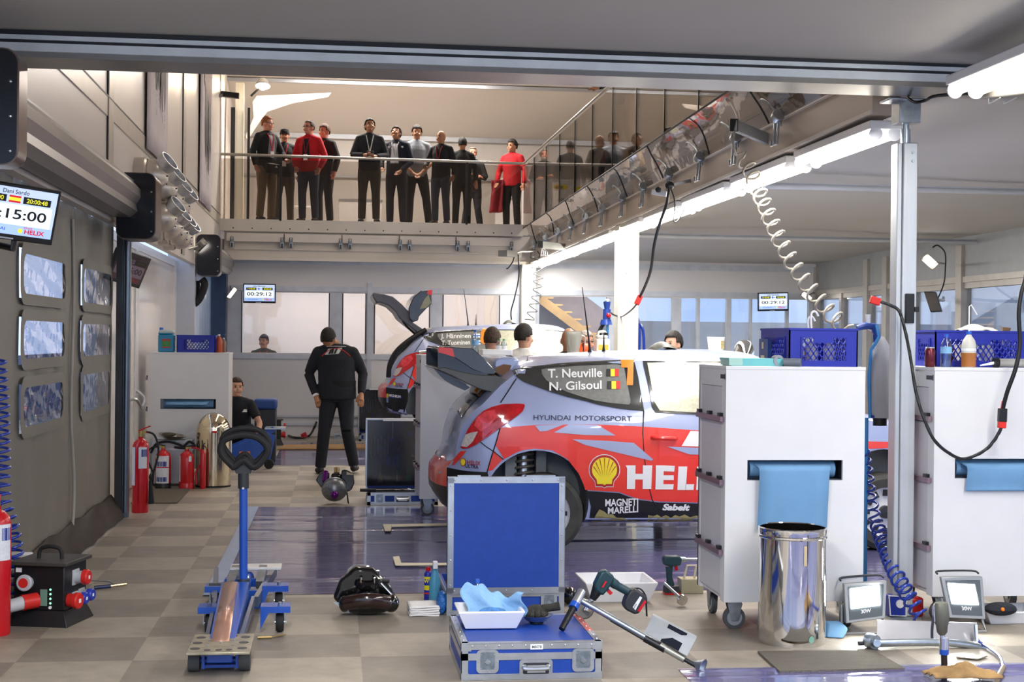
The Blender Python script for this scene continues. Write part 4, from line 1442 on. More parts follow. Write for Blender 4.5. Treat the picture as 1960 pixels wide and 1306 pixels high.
    part('seat_lettering', text_px(MB(), 'Sabelt', 1267, 976, 1320, 977, 11, .007, .07, .25), M_CARW, ob, 0)
    # emblem on the tailgate
    if not open_hatch:
        b = MB()
        for p_ in ([(-.16, .92), (-.11, .92), (-.13, 1.0), (-.18, 1.0)], [(-.05, .92), (0, .92), (-.02, 1.0), (-.07, 1.0)], [(-.13, 1.0), (-.18, 1.0), (-.05, .92), (0, .92)]):
            b.add(*drape([(y - .12, z - .05) for y, z in p_], [(0, 1, 2, 3)], .006, 'X'))
        part('emblem', b, M_ALU, ob, 0)
        w_ = .60
        b = MB().add(*drape([(.205, -w_ * 1.06), (.205, w_ * 1.06), (.62, w_ * .92), (.66, .3), (.66, -.3), (.62, -w_ * .92)], [(0, 1, 2, 3, 4, 5)], .006, 'Z'))
        rw = part('rear_window', b, M_GLASSD, t, 60)
        b = MB().tube([(.33, -.42, 1.245), (.56, -.30, 1.45)], .012, 6)
        part('orange_strip', b, M_CARORG, rw)
    else:
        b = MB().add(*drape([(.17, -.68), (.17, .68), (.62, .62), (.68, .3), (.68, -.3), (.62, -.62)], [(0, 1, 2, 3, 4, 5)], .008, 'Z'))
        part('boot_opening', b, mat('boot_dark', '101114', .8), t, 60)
        b = MB().tube(smoothpath([(.12, -.70, .80), (.14, -.72, 1.0), (.24, -.74, 1.19), (.44, -.72, 1.36), (.66, -.68, 1.50)], 5), .035, 8)
        part('boot_seal', b, M_CARBL, t)
    # windscreen, roof vent
    b = MB().add(*drape([(2.74, -.62), (2.74, .62), (3.16, .76), (3.16, -.76)], [(0, 1, 2, 3)], .006, 'Z'))
    part('windscreen', b, M_GLASSD, t, 60)
    # wing: two blades and end plates, from side profiles
    def prof(pts, Y=11.32):
        return [Vector((q.x, 0, q.z)) for q in (P(px, py, Y=Y) - CAR1 for px, py in pts)]
    up = prof([(838, 668), (842, 664), (872, 665), (905, 667), (925, 685), (945, 706), (949, 713), (946, 717), (930, 717), (905, 708), (872, 686), (852, 679)])
    lo = prof([(834, 706), (850, 703), (882, 712), (915, 718), (950, 719), (968, 727), (979, 736), (972, 748), (964, 752), (945, 752), (918, 745), (895, 735), (868, 721)])
    lo2 = prof([(834, 707), (868, 722), (895, 736), (905, 744), (895, 750), (872, 740), (855, 730), (845, 720)])
    ep = prof([(838, 669), (872, 686), (905, 708), (935, 717), (928, 722), (905, 724), (880, 716), (855, 708), (838, 704)])
    red = prof([(838, 668), (842, 664.5), (866, 667), (870, 684), (852, 678), (839, 675)])
    vent = prof([(948, 700), (950, 690), (958, 685), (985, 684), (1000, 690), (990, 706), (978, 724), (962, 722), (950, 712)])
    R = None
    if open_hatch:
        # tailgate swung up about its hinge; outline traced at its own distance
        off = Vector((loc[0], loc[1], lift))
        def pr2(pts):
            return [Vector((q.x, 0, q.z)) for q in (P(px, py, Y=20.95) - off for px, py in pts)]
        hp = pr2([(713, 563), (716, 560), (735, 563), (752, 568), (770, 583), (785, 600), (790, 617), (812, 632), (818, 632), (819, 640), (811, 646), (798, 636), (780, 622), (765, 610), (758, 598), (744, 585), (728, 579), (721, 580), (714, 570)])
        tg = part('tailgate', MB().prism(hp, (0, -.68, 0), (0, .68, 0)), mat('tailgate_dark_inner', '5b5e68', .35, var=.1), t, bevel=.02)
        uw = pr2([(782, 590), (790, 570), (806, 556), (826, 556), (826, 583), (815, 592), (802, 606), (800, 614), (790, 617), (783, 610)])
        wg = part('rear_wing', MB().prism(uw, (0, -.74, 0), (0, .74, 0)), M_CARBON, tg, bevel=.015)
        rd = pr2([(818, 556), (827, 555), (826, 566), (817, 563)])
        part('wing_red_tip', MB().prism(rd, (0, -.76, 0), (0, -.70, 0)), M_CARR, tg)
        ap = pr2([(803, 592), (812, 573), (820, 564), (825, 580), (815, 590)])
        part('wing_light_face', MB().prism(ap, (0, -.75, 0), (0, -.73, 0)), mat('wing_underside', '9a9c88', .4), tg)
        st = pr2([(771, 614), (780, 626), (800, 645)])
        part('gas_strut', MB().tube([p_ + Vector((0, -.6, 0)) for p_ in st], .014, 8), M_BLACK, tg)
    else:
        W_ = .74
        wg = part('rear_wing', MB().prism(up, (0, -W_, 0), (0, W_, 0)), M_CARBON, t, bevel=.006)
        part('lower_blade', MB().prism(lo, (0, -W_ - .02, 0), (0, W_ + .02, 0)), mat('wing_lower_blade', '4a4a44', .35, var=.2, vscale=4, coat=.4), wg, bevel=.006)
        part('lower_curl', MB().prism(lo2, (0, -.5, 0), (0, .74, 0)), M_CARBON, wg)
        for s in (-1, 1):
            part('end_plate', MB().prism(ep, (0, s * W_, 0), (0, s * (W_ - .03), 0)), mat('wing_end_plate', '3b4350', .3, .2, var=.3, vscale=3), wg)
        part('red_tip', MB().prism(red, (0, -W_ - .004, 0), (0, -W_ + .08, 0)), M_CARR, wg, label='red painted wing tip')
        part('wing_mount', MB().prism(vent, (0, -.58, 0), (0, .58, 0)), M_CARB, t, bevel=.02)
        slots = prof([(953, 704), (968, 698), (983, 700), (978, 716), (966, 720), (952, 713)])
        part('mount_vent', MB().prism(slots, (0, -.59, 0), (0, -.55, 0)), mat('mount_vent_copper', '6b4a30', .3, .6), t)
    # roof vent cover, aerials
    a = S(1290, 672)[0]
    b = MB().grid(lambda u, v: Vector((a - .13 + .26 * u, -.2 + .4 * v, 1.575 + .095 * (math.sin(PI * min(1, u * 1.15)) ** .6) * (math.sin(PI * (.08 + .84 * v)) ** .5))), 14, 10)
    part('roof_vent', b, mat('roof_vent_cover', '3b3d33', .5, var=.25), t, 60)
    for ax, L_, dx in ((1.33, .52, -.07), (1.45, .14, 0)):
        b = MB().tube([(ax, -.1, 1.56), (ax, -.1, 1.60), (ax + dx * .12, -.1, 1.60 + L_ * .15), (ax + dx, -.1, 1.60 + L_)], [.022, .012, .008, .003], 8)
        part('aerial', b, M_BLACK, t)
    # wheels and rear suspension
    for s in (-1, 1):
        make_tyre(t, .84, .312 if not open_hatch else .30, s)
        make_tyre(t, 3.62, .312 if not open_hatch else .30, s)
    sp = MB().cyl((.70, -.70, .50), (.70, -.66, .86), .045, n=14)
    dm = part('damper', sp, M_STEEL, t)
    part('coil_spring', MB().tube(coil([(.70, -.70, .56), (.70, -.665, .80)], .075, 5, 14), .012, 7), mat('spring_dusty', '6f6a60', .5, .4), dm)
    part('strut_tower', MB().bx(.55, .64, -.72, -.55, .45, .84).bx(.80, .88, -.70, -.55, .5, .84), M_LINER, t)
    return t

car7 = build_car((.8, 12.05), 0, 'lavender and red rally car number 7 with black rear wing, partly behind a white trolley',
                 ('T. Neuville', 'N. Gilsoul'), '7', 'be', False)
car8 = build_car((.65, 21.65), .30, 'raised rally car number 8 with open tailgate at the back wall',
                 ('J. Hänninen', 'T. Tuominen'), '8', 'fi', True)
for i, (x, y) in enumerate(((1.75, 21.0), (1.75, 22.3), (3.6, 21.0), (3.6, 22.3))):
    t = thing('jack_stand', 'steel stand carrying the raised rally car at the back', 'jack stand', (x, y, 0), group='stands under the raised rally car')
    part('foot', MB().lathe([(.14, 0), (.14, .01), (.03, .06), (.03, .44)], n=4), M_BLUEP, t, 0)
    part('saddle', MB().cyl((0, 0, .42), (0, 0, .525), .035, n=12), M_STEEL, t)
# ------------------------------------------------------------------ tool trolleys
M_SLOT = mat('dark_slot_inside', '39404a', .6)
M_HANDLE = mat('drawer_handle_mauve', '8d7580', .35, .4)
def trolley(label, x0, x1, y0, H=1.54, dep=.62, rz=0, paper=0, slot=True, name='tool_trolley'):
    w = x1 - x0
    t = thing(name, label, 'tool trolley', (x0 + w / 2, y0, 0), rz, 'white tool trolleys')
    zb = .165
    sz0, sz1, sx0, sx1 = H * .568, H * .645, -w / 2 + w * .157, -w / 2 + w * .843
    b = MB()
    if not slot:
        sz0 = sz1 = (sz0 + sz1) / 2
    b.bx(-w / 2, w / 2, 0, .02, zb, sz0).bx(-w / 2, w / 2, 0, .02, sz1, H - .02).bx(-w / 2, sx0, 0, .02, sz0, sz1).bx(sx1, w / 2, 0, .02, sz0, sz1)
    b.bx(w / 2 - .02, w / 2, .02, dep, zb, H - .02).bx(-w / 2, w / 2, dep - .02, dep, zb, H - .02).bx(-w / 2 + .02, w / 2 - .02, .02, dep - .02, zb + .002, zb + .03)
    b.bx(-w / 2, -w / 2 + .02, .02, .09, zb, H - .02).bx(-w / 2, -w / 2 + .02, dep - .06, dep, zb, H - .02).bx(-w / 2, -w / 2 + .02, .09, dep - .06, H - .12, H - .02)
    part('body', b, M_WHITE, t, 0)
    part('top_panel', MB().bx(-w / 2 - .003, w / 2 + .003, -.003, dep + .003, H - .02, H), M_WHITE, t, 0, bevel=.003)
    if slot:
        part('slot_recess', MB().bx(sx0 - .02, sx1 + .02, .02, .03, sz0 - .02, sz0).bx(sx0 - .02, sx1 + .02, .02, .16, sz0 - .01, sz0 + .005).bx(sx0 - .02, sx1 + .02, .16, .17, sz0, sz1).bx(sx0 - .03, sx0 - .02, .02, .17, sz0, sz1).bx(sx1 + .02, sx1 + .03, .02, .17, sz0, sz1), M_SLOT, t, 0)
    # drawers on the side face
    zs = [H - .12, H * .785, H * .545, H * .28, zb + .03]
    for za, zc in zip(zs, zs[1:]):
        d = part('drawer', MB().bx(-w / 2 + .002, -w / 2 + .3, .092, dep - .062, zc + .003, za - .003), mat('drawer_grey_white', 'cfcdd2', .4, var=.03), t, 0)
        if zc < .25:
            continue
        zh = zc + .02
        part('drawer_handle', MB().bar((-w / 2 - .014, .03, zh), (-w / 2 - .014, dep - .02, zh), .022, .03), M_HANDLE, d, 0)
        for y in (.06, .3, dep - .08):
            part('handle_clip', MB().bx(-w / 2 - .022, -w / 2, y, y + .05, zh + .012, zh + .035), M_BLACK, d, 0)
    part('maker_badge', MB().bx(-w / 2 - .002, -w / 2, .03, .12, H - .075, H - .05).bx(-w / 2 - .002, -w / 2, .02, .03, H - .08, H - .045), M_DKGREY, t, 0)
    for sx in (-1, 1):
        for y in (.07, dep - .07):
            fx = sx * (w / 2 - .08)
            ax_ = Vector((0, .015, 0)) if (sx < 0 and y < .1) else Vector((.015, 0, 0))
            cc = Vector((fx, y, .065))
            c = part('caster', MB().cyl(cc - ax_, cc + ax_, .065, n=22), mat('caster_wheel', '4a4d50', .5), t)
            part('caster_hub', MB().cyl(cc - ax_ * 1.2, cc + ax_ * 1.2, .045, n=18), mat('caster_grey', '8f9498', .4), c)
            b = MB()
            for s in (-1, 1):
                u_ = Vector((1, 0, 0)) if ax_.y else Vector((0, 1, 0))
                b.prism([cc + ax_ * 1.6 * s + u_ * a + Vector((0, 0, z - .065)) for a, z in ((-.02, .05), (.02, .05), (.045, .15), (-.045, .15))], ax_ * -.13, ax_ * .13)
            b.bx(fx - .035, fx + .035, y - .045, y + .045, .148, .165)
            part('caster_fork', b, M_STEEL, c)
    if paper:
        pa, pb = -w / 2 + w * .235, -w / 2 + w * .735
        def roll(u, v):
            k = v * paper
            z = sz1 - .012 - .05 * min(1, v * 4) if v < .2 else sz1 - .062 - (k - .2 * paper)
            y = .10 - .13 * min(1, v / .16) - .006 * math.sin(v * 5)
            return Vector((pa + (pb - pa) * u + (.04 * (1 - min(1, v * 5)) if u > .5 else -.02 * (1 - min(1, v * 5))) - .01 * v, y, z))
        part('blue_paper', MB().grid(roll, 6, 20), M_PAPER, t, 80, solid=.001)
        part('paper_roll', MB().cyl((sx0 + .03, .09, (sz0 + sz1) / 2), (sx1 - .03, .09, (sz0 + sz1) / 2), .05, n=20), M_PAPER, t)
    return t
trolley('white tool trolley with blue paper running from its slot into the chrome bin', 2.247, 3.083, 8.1, 1.535, paper=.42)
trolley('white tool trolley beyond the slim post, short blue paper curl in its slot', 3.552, 4.39, 8.2, 1.535, paper=.16)
trolley('white tool trolley behind the black wing of the nearer rally car', .80, 1.60, 13.5, 1.52, rz=.02, slot=False)
trolley('white tool trolley against the side wall carrying a blue canister and crate', -2.1, -1.2, 16.62, 1.485, paper=.01)
trolley('white tool trolley hidden behind the car roof, under the white jerrycan', 2.0, 2.86, 13.6, 1.52)
trolley('white tool trolley hidden behind the windscreen, under the white cup', 3.3, 4.1, 13.6, 1.52)

# ------------------------------------------------------------------ crates
def crate(label, x0, x1, y0, y1, z, H=.225):
    t = thing('bottle_crate', label, 'crate', ((x0 + x1) / 2, (y0 + y1) / 2, z), 0, 'blue plastic crates')
    w, d = (x1 - x0) / 2, (y1 - y0) / 2
    part('floor_panel', MB().bx(-w + .005, w - .005, -d + .005, d - .005, 0, .012), M_CRATE, t, 0)
    for ax, s in (('x', -1), ('x', 1), ('y', -1), ('y', 1)):
        L, off = (w, d) if ax == 'x' else (d, w)
        th = .008
        def Q(u, z_, dd=0):
            return Vector((u, s * (off - dd), z_)) if ax == 'x' else Vector((s * (off - dd), u, z_))
        b = MB()
        def slab(u0, u1, z0, z1, out=0):
            pts = [Q(u0, z0), Q(u1, z0), Q(u1, z1), Q(u0, z1)]
            n_ = (Vector((0, s, 0)) if ax == 'x' else Vector((s, 0, 0)))
            b.prism(pts, n_ * (-th), n_ * out)
        slab(-L, L, H - .055, H, .0)
        slab(-L, L, H - .012, H, .006)
        slab(-L, L, 0, .035)
        slab(-L, -L + .07, .035, H - .055)
        slab(L - .07, L, .035, H - .055)
        u0, u1, z0, z1 = -L + .07, L - .07, .035, H - .055
        st = .036
        n = int((u1 - u0 + (z1 - z0)) / st) + 1
        for k in range(n):
            for sg in (1, -1):
                # diagonal bar clipped to the opening
                a0 = u0 + k * st - (z1 - z0) * .7
                pa = [a0, z0] if sg == 1 else [a0, z1]
                pb = [a0 + (z1 - z0) * .7, z1] if sg == 1 else [a0 + (z1 - z0) * .7, z0]
                if pb[0] <= u0 or pa[0] >= u1:
                    continue
                if pa[0] < u0:
                    f = (u0 - pa[0]) / (pb[0] - pa[0])
                    pa = [u0, pa[1] + (pb[1] - pa[1]) * f]
                if pb[0] > u1:
                    f = (u1 - pa[0]) / (pb[0] - pa[0])
                    pb = [u1, pa[1] + (pb[1] - pa[1]) * f]
                b.bar(Q(pa[0], pa[1], .004), Q(pb[0], pb[1], .004), .007, .007)
        slab(-.06, .06, z1 - .03, z1 + .0)
        part('side_wall', b, M_CRATE, t, 0)
        part('rib', MB().bar(Q(-L + .075, .03, -.003), Q(-L + .075, H - .05, -.003), .008, .008), M_CRATE, t, 0)
    return t
crate('blue lattice crate with white pipe ends on the trolley above the chrome bin', 2.633, 3.05, 8.14, 8.70, 1.535)
crate('blue lattice crate beyond the slim post, behind a can and an oil bottle', 3.665, 4.265, 8.46, 8.79, 1.535)
crate('blue crate on the trolley beside the side wall, next to the blue canister', -1.79, -1.36, 16.68, 17.05, 1.485, .20)

def bottle(name, label, loc, r, h, mbody, mcap, level=None, mliq=None, lab=None, group=None, cat='bottle'):
    t = thing(name, label, cat, loc, 0, group)
    prof = [(.001, 0), (r * .9, 0), (r, r * .15), (r, h * .62), (r * .85, h * .74), (r * .4, h * .87), (r * .32, h * .9), (r * .32, h * .93)]
    part('body', MB().lathe(prof, n=20), mbody, t, 50)
    part('cap', MB().lathe([(r * .36, h * .91), (r * .36, h), (.001, h)], n=16), mcap, t)
    if level:
        part('liquid', MB().lathe([(.001, .002), (r * .93, .002), (r * .93, h * level), (.001, h * level)], n=18), mliq, t)
    if lab:
        part('paper_label', MB().lathe([(r * 1.012, h * lab[0]), (r * 1.012, h * lab[1])], n=20), lab[2], t)
    return t
M_BCAP = mat('blue_cap', '2a63c8', .4)
M_OIL = mat('amber_oil', 'a2642a', .25, var=.05)
M_MILKY = mat('milky_bottle', 'cfcdc4', .35, var=.03)
M_LBL = mat('white_label', 'e8e8ea', .6, var=.03)
ZT = 1.535
# contents of the two front crates
bottle('white_bottle', 'white bottle seen through the lattice of the crate with pipe ends', (2.80, 8.24, ZT + .012), .04, .14, M_MILKY, M_MILKY)
bottle('brown_bottle', 'brown bottle in the crate with pipe ends, beside a white one', (2.72, 8.25, ZT + .012), .035, .13, mat('brown_plastic', '7a3a26', .4), M_MILKY)
bottle('spray_can', 'pale spray can in the crate with pipe ends', (2.91, 8.24, ZT + .012), .033, .15, mat('pale_can', 'b9b6bc', .4), M_WPLAS, cat='spray can')
bottle('white_bottle', 'white bottle seen through the lattice of the crate beyond the post', (4.05, 8.56, ZT + .012), .04, .15, M_MILKY, M_MILKY)
bottle('brown_bottle', 'brown bottle seen through the lattice of the crate beyond the post', (3.80, 8.56, ZT + .012), .035, .15, MATS['brown_plastic'], M_MILKY)
for k, (px, dz, lab) in enumerate(((1552, .0, 'white curved pipe standing in the crate, the taller of two'), (1546, -.03, 'white curved pipe standing in the crate, the shorter of two'))):
    q = P(px, 632, Y=8.35 + .05 * k)
    pts = smoothpath([(q.x + .02, q.y, ZT + .02), (q.x + .005, q.y, ZT + .2), (q.x, q.y, ZT + .30 + dz), (q.x + .012, q.y, ZT + .325 + dz), (q.x + .03, q.y, ZT + .325 + dz), (q.x + .045, q.y, ZT + .30 + dz)], 5)
    single('white_pipe', MB().tube(pts, .0065, 7), M_WPLAS, lab, 'pipe', 'white pipes in the crate')
# top of the first trolley: turquoise trays, tape roll, pipe ends
t = thing('turquoise_tray', 'shallow turquoise plastic tray at the corner of the trolley top', 'tray', (2.43, 8.26, ZT))
M_TURQ = mat('turquoise_plastic', '6fbcc0', .35, var=.08)
part('tray', MB().prism([(-.155, 0, .045), (-.135, 0, 0), (.17, 0, 0), (.19, 0, .045)], (0, -.10, 0), (0, .10, 0)), M_TURQ, t)
part('pale_insert', MB().bx(-.15, -.07, -.102, .09, .004, .047), mat('pale_turquoise', 'a6cdc4', .35), t)
single('tape_roll', MB().lathe([(.016, -.02), (.033, -.02), (.033, .02), (.016, .02), (.016, -.02)], (2.575, 8.18, ZT + .033), (.2, -1, 0), 24), mat('grey_tape', '9a9da6', .3, .2), 'grey tape roll standing on edge before the turquoise tray', 'tape')
single('pipe_offcut', MB().lathe([(.014, -.05), (.024, -.05), (.024, .05), (.014, .05), (.014, -.05)], (2.65, 8.125, ZT + .0245), (1, -.5, 0), 18), mat('grey_plastic_pipe', '6f7680', .45), 'short grey pipe offcut lying at the foot of the front crate', 'pipe')
# packet against the crate
t = thing('snack_packet', 'blue snack packet standing against the side of the front crate', 'packet', (2.60, 8.50, ZT))
part('packet', MB().bx(-.012, .012, -.09, .09, 0, .16), mat('packet_blue', '27437c', .35, var=.2, vscale=20), t)
part('packet_print', MB().bx(-.0135, -.012, -.02, .05, .03, .06).bx(-.0135, -.012, .0, .03, .10, .14), mat('packet_cream', 'd9c9a8', .5, var=.2), t)

# top of the trolley beyond the post
bottle('water_bottle', 'clear water bottle with blue cap between the can and the oil bottle', tuple(P(1811, 704, Y=8.33).xy) + (ZT,), .033, .20, M_CLEAR, M_BCAP, .5, glass('water_fill', 'cfe4f4', .06, .02), (.42, .62, mat('water_label', '7fb2da', .5, var=.15, vscale=40)))
bottle('oil_bottle', 'tall translucent bottle half full of amber oil', tuple(P(1854, 704, Y=8.33).xy) + (ZT,), .043, .22, M_MILKY, M_BCAP, None, None, (.02, .40, M_OIL))
part('spout_wire', MB().tube([(0, 0, .2), (0, 0, .37), (.012, 0, .38), (.05, 0, .32)], .004, 6), M_WPLAS, bpy.data.objects['oil_bottle'])
part('name_sticker', MB().lathe([(.0442, .10), (.0442, .115)], n=20), M_LBL, bpy.data.objects['oil_bottle'])
t = thing('drink_can', 'dark red and silver drink can at the trolley edge', 'can', tuple(P(1780, 704, Y=8.33).xy) + (ZT,))
part('body', MB().lathe([(.001, 0), (.026, 0), (.031, .008), (.031, .10), (.026, .113), (.024, .115), (.001, .112)], n=22), mat('can_dark_red', '6a2a35', .25, .6, var=.35, vscale=60), t)
part('lid', MB().lathe([(.001, .113), (.025, .113), (.027, .117), (.025, .12), (.022, .114)], n=22), M_ALU, t)
t = thing('caulking_gun', 'grey caulking gun lying on the trolley top beside the oil bottle', 'caulking gun', (4.0, 8.31, ZT))
a0 = P(1876, 697, Y=8.31).x - 4.0
part('nozzle', MB().cyl((a0, 0, .012), (a0 + .09, 0, .028), .004, .010, n=12), M_WPLAS, t)
part('collar', MB().cyl((a0 + .085, 0, .03), (a0 + .115, 0, .03), .03, n=18), M_BLACK, t)
part('barrel', MB().cyl((a0 + .115, 0, .03), (a0 + .36, 0, .03), .026, n=18), mat('barrel_grey', 'a9a7a2', .35, .3), t)
t = thing('white_cloth', 'crumpled white cloth lying over the crate beyond the post', 'cloth', (4.0, 8.63, ZT + .2))
rc = random.Random(5)
part('cloth', MB().grid(lambda u, v: Vector(((u - .5) * .26, (v - .5) * .16, .02 + .035 * math.sin(PI * u) ** .7 * math.sin(PI * v) + .012 * math.sin(12 * u + 5 * v))), 18, 12), mat('cream_cloth', 'd8d2c2', .85, bump=.2, bscale=60), t, 80, solid=.006)
t = thing('paint_brush', 'small brush head sticking up from the crate beyond the post', 'brush', tuple(P(1925, 640, Y=8.6)))
part('bristles', MB().prism([(-.02, 0, 0), (.02, 0, 0), (.03, 0, .04), (-.025, 0, .045)], (0, -.01, 0), (0, .01, 0)), mat('bristle_brown', '7d6142', .9, var=.3, vscale=60), t)
part('ferrule', MB().bx(-.02, .02, -.012, .012, -.08, 0), M_ALU, t)

# top of the trolley by the side wall
t = thing('coolant_canister', 'blue canister with a green and red label on the trolley by the side wall', 'canister', tuple(P(319, 673, Y=16.8).xy) + (1.485,))
part('body', MB().bx(-.09, .09, -.07, .07, 0, .20).bx(-.09, .07, -.065, .065, .20, .225), mat('canister_blue', '2a86ae', .35), t, bevel=.012)
part('headspace', MB().bx(-.085, .085, -.065, .065, .205, .255), mat('canister_clear_top', 'b6c2c0', .4), t, bevel=.02)
part('cap', MB().cyl((-.06, 0, .25), (-.06, 0, .28), .022, n=14), M_BCAP, t)
b = MB().bx(-.05, .05, -.073, -.07, .05, .15)
b.cur = 1
b.bx(-.05, .05, -.0745, -.073, .13, .15).bx(-.05, .05, -.0745, -.073, .05, .062)
part('print', b, [mat('label_green', '4a8a4e', .5, var=.2, vscale=40), mat('label_red', 'b23a32', .5)], t, 0)
bottle('orange_bottle', 'orange bottle with white cap beside the crate at the side wall', tuple(P(419, 674, Y=16.8).xy) + (1.485,), .04, .21, mat('orange_plastic', 'b4512e', .35), M_WPLAS)
bottle('brown_bottle', 'slim brown bottle at the far edge of the trolley by the side wall', tuple(P(428, 674, Y=16.9).xy) + (1.485,), .03, .17, mat('dull_brown', '86685a', .4), M_MILKY)

# ------------------------------------------------------------------ bins
t = thing('steel_bin', 'open polished steel bin catching the blue paper from the trolley', 'bin', (2.555, 7.80, 0))
part('drum', MB().lathe([(.001, .012), (.186, .012), (.188, .0), (.19, .02), (.188, .05), (.188, .60), (.192, .615), (.192, .64), (.186, .645), (.182, .64), (.182, .03), (.001, .03)], n=48), M_CHROME, t, 30)
part('rim_band', MB().lathe([(.189, .585), (.194, .59), (.194, .60), (.189, .605)], n=48), M_CHROME, t)
b = MB().grid(lambda u, v: Vector((.1905 * math.sin(.02 + .09 * u), -.1905 * math.cos(.02 + .09 * u), .45 + .11 * v)), 5, 3)
part('beige_strip', b, mat('beige_sticker', 'c9b48c', .5), t, 60, label='beige sticker strip')
b = MB().add([Vector((.1905 * math.sin(a_ / .19), -.1905 * math.cos(a_ / .19), .045 + .02 * math.sin(q_))) for q_ in [2 * PI * i / 16 for i in range(16)] for a_ in [.055 + .018 * math.cos(q_)]], [tuple(range(16))])
part('green_sticker', b, mat('sticker_green', '7fae9a', .4), t, 0)
t = thing('pedal_bin', 'domed chrome waste bin standing beside the red fire extinguishers', 'bin', tuple(P(408, 930, Y=16.3).xy) + (0,))
M_BRASS = mat('warm_chrome', 'd8cbb0', .1, .95, var=.05)
part('drum', MB().lathe([(.001, 0), (.19, 0), (.19, .60)], n=40), M_BRASS, t, 40)
part('dome', MB().lathe([(.19, .60)] + [(.19 * math.cos(a), .61 + .21 * math.sin(a)) for a in [PI / 2 * i / 10 for i in range(11)]], n=40), M_BRASS, t, 60)
part('foot_ring', MB().lathe([(.195, 0), (.195, .02), (.18, .02)], n=40), M_BLACK, t)
part('flap', MB().grid(lambda u, v: Vector((.198 * math.cos(1.0 * v) * math.sin(-.6 + 1.2 * u), -.198 * math.cos(1.0 * v) * math.cos(-.6 + 1.2 * u), .64 + .2 * math.sin(1.0 * v))), 12, 8), M_BRASS, t, 60)
part('red_badge', MB().bx(-.0, .05, -.2, -.185, .605, .63), M_RED, t)

# ------------------------------------------------------------------ fire extinguishers
def extinguisher(label, loc, r, h, rz, hose_col, label_spec, base=None, side=1, horn=True):
    t = thing('fire_extinguisher', label, 'fire extinguisher', loc, rz, 'red fire extinguishers')
    hb = h * .84
    part('cylinder', MB().lathe([(.001, 0), (r * .96, 0), (r, .01), (r, hb - r * 1.0), (r * .86, hb - r * .45), (r * .5, hb - r * .1), (r * .28, hb), (r * .28, hb + .02)], n=28), M_RED, t, 50)
    v = part('valve', MB().cyl((0, 0, hb + .01), (0, 0, h * .93), r * .24, n=14).bx(-.012, .05 * side, -.015, .015, h * .9, h * .93), mat('brass_valve', 'b59a5a', .3, .8), t)
    part('lever', MB().bar((-.02 * side, 0, h * .93), (.09 * side, 0, h * .985), .022, .012).bar((-.02 * side, 0, h * .91), (.085 * side, 0, h * .915), .022, .012), M_RED if horn else M_BLACK, v)
    L = h * .55
    pts = smoothpath([(side * .04, 0, h * .92), (side * (r + .05), -.01, h * .88), (side * (r + .09), -.02, h * .7), (side * (r + .055), -.02, h * .5), (side * (r + .015), -.02, h * .34)], 6)
    part('hose', MB().tube(pts, .010, 8), hose_col, t)
    part('horn', MB().cyl((side * (r + .018), -.02, h * .36), (side * (r + .03), -.03, h * .10), .012, .03 if horn else .014, n=14), hose_col, t)
    if base:
        part('foot_ring', MB().lathe([(r * 1.03, 0), (r * 1.03, .06), (r, .065)], n=28), base, t)
    for (z0, z1, a0, a1, m) in label_spec:
        part('sticker', MB().grid(lambda u, v: Vector(((r + .0015) * math.sin(a0 + (a1 - a0) * u), -(r + .0015) * math.cos(a0 + (a1 - a0) * u), z0 + (z1 - z0) * v)), 10, 2), m, t, 60)
    return t
M_LBLB = mat('sticker_blue', '2c3f8e', .5, var=.15, vscale=50)
M_LBLW = mat('sticker_print', 'dcdfe8', .6, var=.1, vscale=70)
M_HOSEK = M_RUBBER
extinguisher('tall red fire extinguisher by the foot of the curtain rail', tuple(P(268, 975, Y=13.92).xy) + (0,), .078, .83, 0, M_HOSEK,
             [(.42, .62, -.1, .95, M_LBLW), (.53, .60, .2, .95, M_LBLB), (.26, .62, -1.2, -.55, M_LBLW)], None, 1, True)
extinguisher('tall red fire extinguisher beside the black power box', tuple(P(-8, 1205, Y=8.3).xy) + (0,), .078, .83, .25, M_HOSEK,
             [(.42, .62, .1, 1.1, M_LBLW), (.53, .60, .3, 1.1, M_LBLB), (.26, .62, -.6, .05, M_LBLW)], None, -1, True)
extinguisher('squat red fire extinguisher with a black foot before the aluminium case', tuple(P(312, 932, Y=16.08).xy) + (0,), .084, .50, 0, M_HOSEK,
             [(.24, .36, -1.0, .9, M_LBLW), (.245, .30, -.9, .6, M_LBLB), (.06, .23, -1.0, .9, M_LBLW), (.08, .13, -.9, .6, M_LBLB)], M_BLACK, -1, False)
extinguisher('squat red fire extinguisher with a red foot and red hose', tuple(P(357, 932, Y=16.06).xy) + (0,), .08, .49, 0, mat('red_hose', 'b11a2a', .4),
             [(.08, .36, -1.5, -.85, M_LBLW), (.30, .36, .35, .75, M_LBLW)], M_RED, 1, False)
t = thing('fire_extinguisher', 'slender red fire extinguisher leaning against the domed bin', 'fire extinguisher', tuple(P(388, 932, Y=16.05).xy) + (0,), 0, 'red fire extinguishers')
part('cylinder', MB().lathe([(.001, 0), (.030, 0), (.032, .02), (.032, .38), (.02, .42), (.012, .43)], n=18), M_RED, t)
part('valve', MB().cyl((0, 0, .42), (0, 0, .48), .012, n=10).bar((0, 0, .47), (-.01, 0, .53), .012, .01), M_BLACK, t)
t = thing('aluminium_case', 'upright ribbed aluminium case behind two squat fire extinguishers', 'case', tuple(P(332, 925, Y=16.42).xy) + (0,))
part('shell', MB().bx(-.24, .22, -.1, .1, .02, .52), mat('case_aluminium', 'aeb1b4', .35, .7, var=.08), t, bevel=.012)
part('lid_edge', MB().bx(-.245, .225, -.104, .104, .40, .425), M_ALU, t)
part('green_tag', MB().bx(.0, .03, -.103, -.1, .47, .50), mat('tag_green', '3aa27c', .5), t)
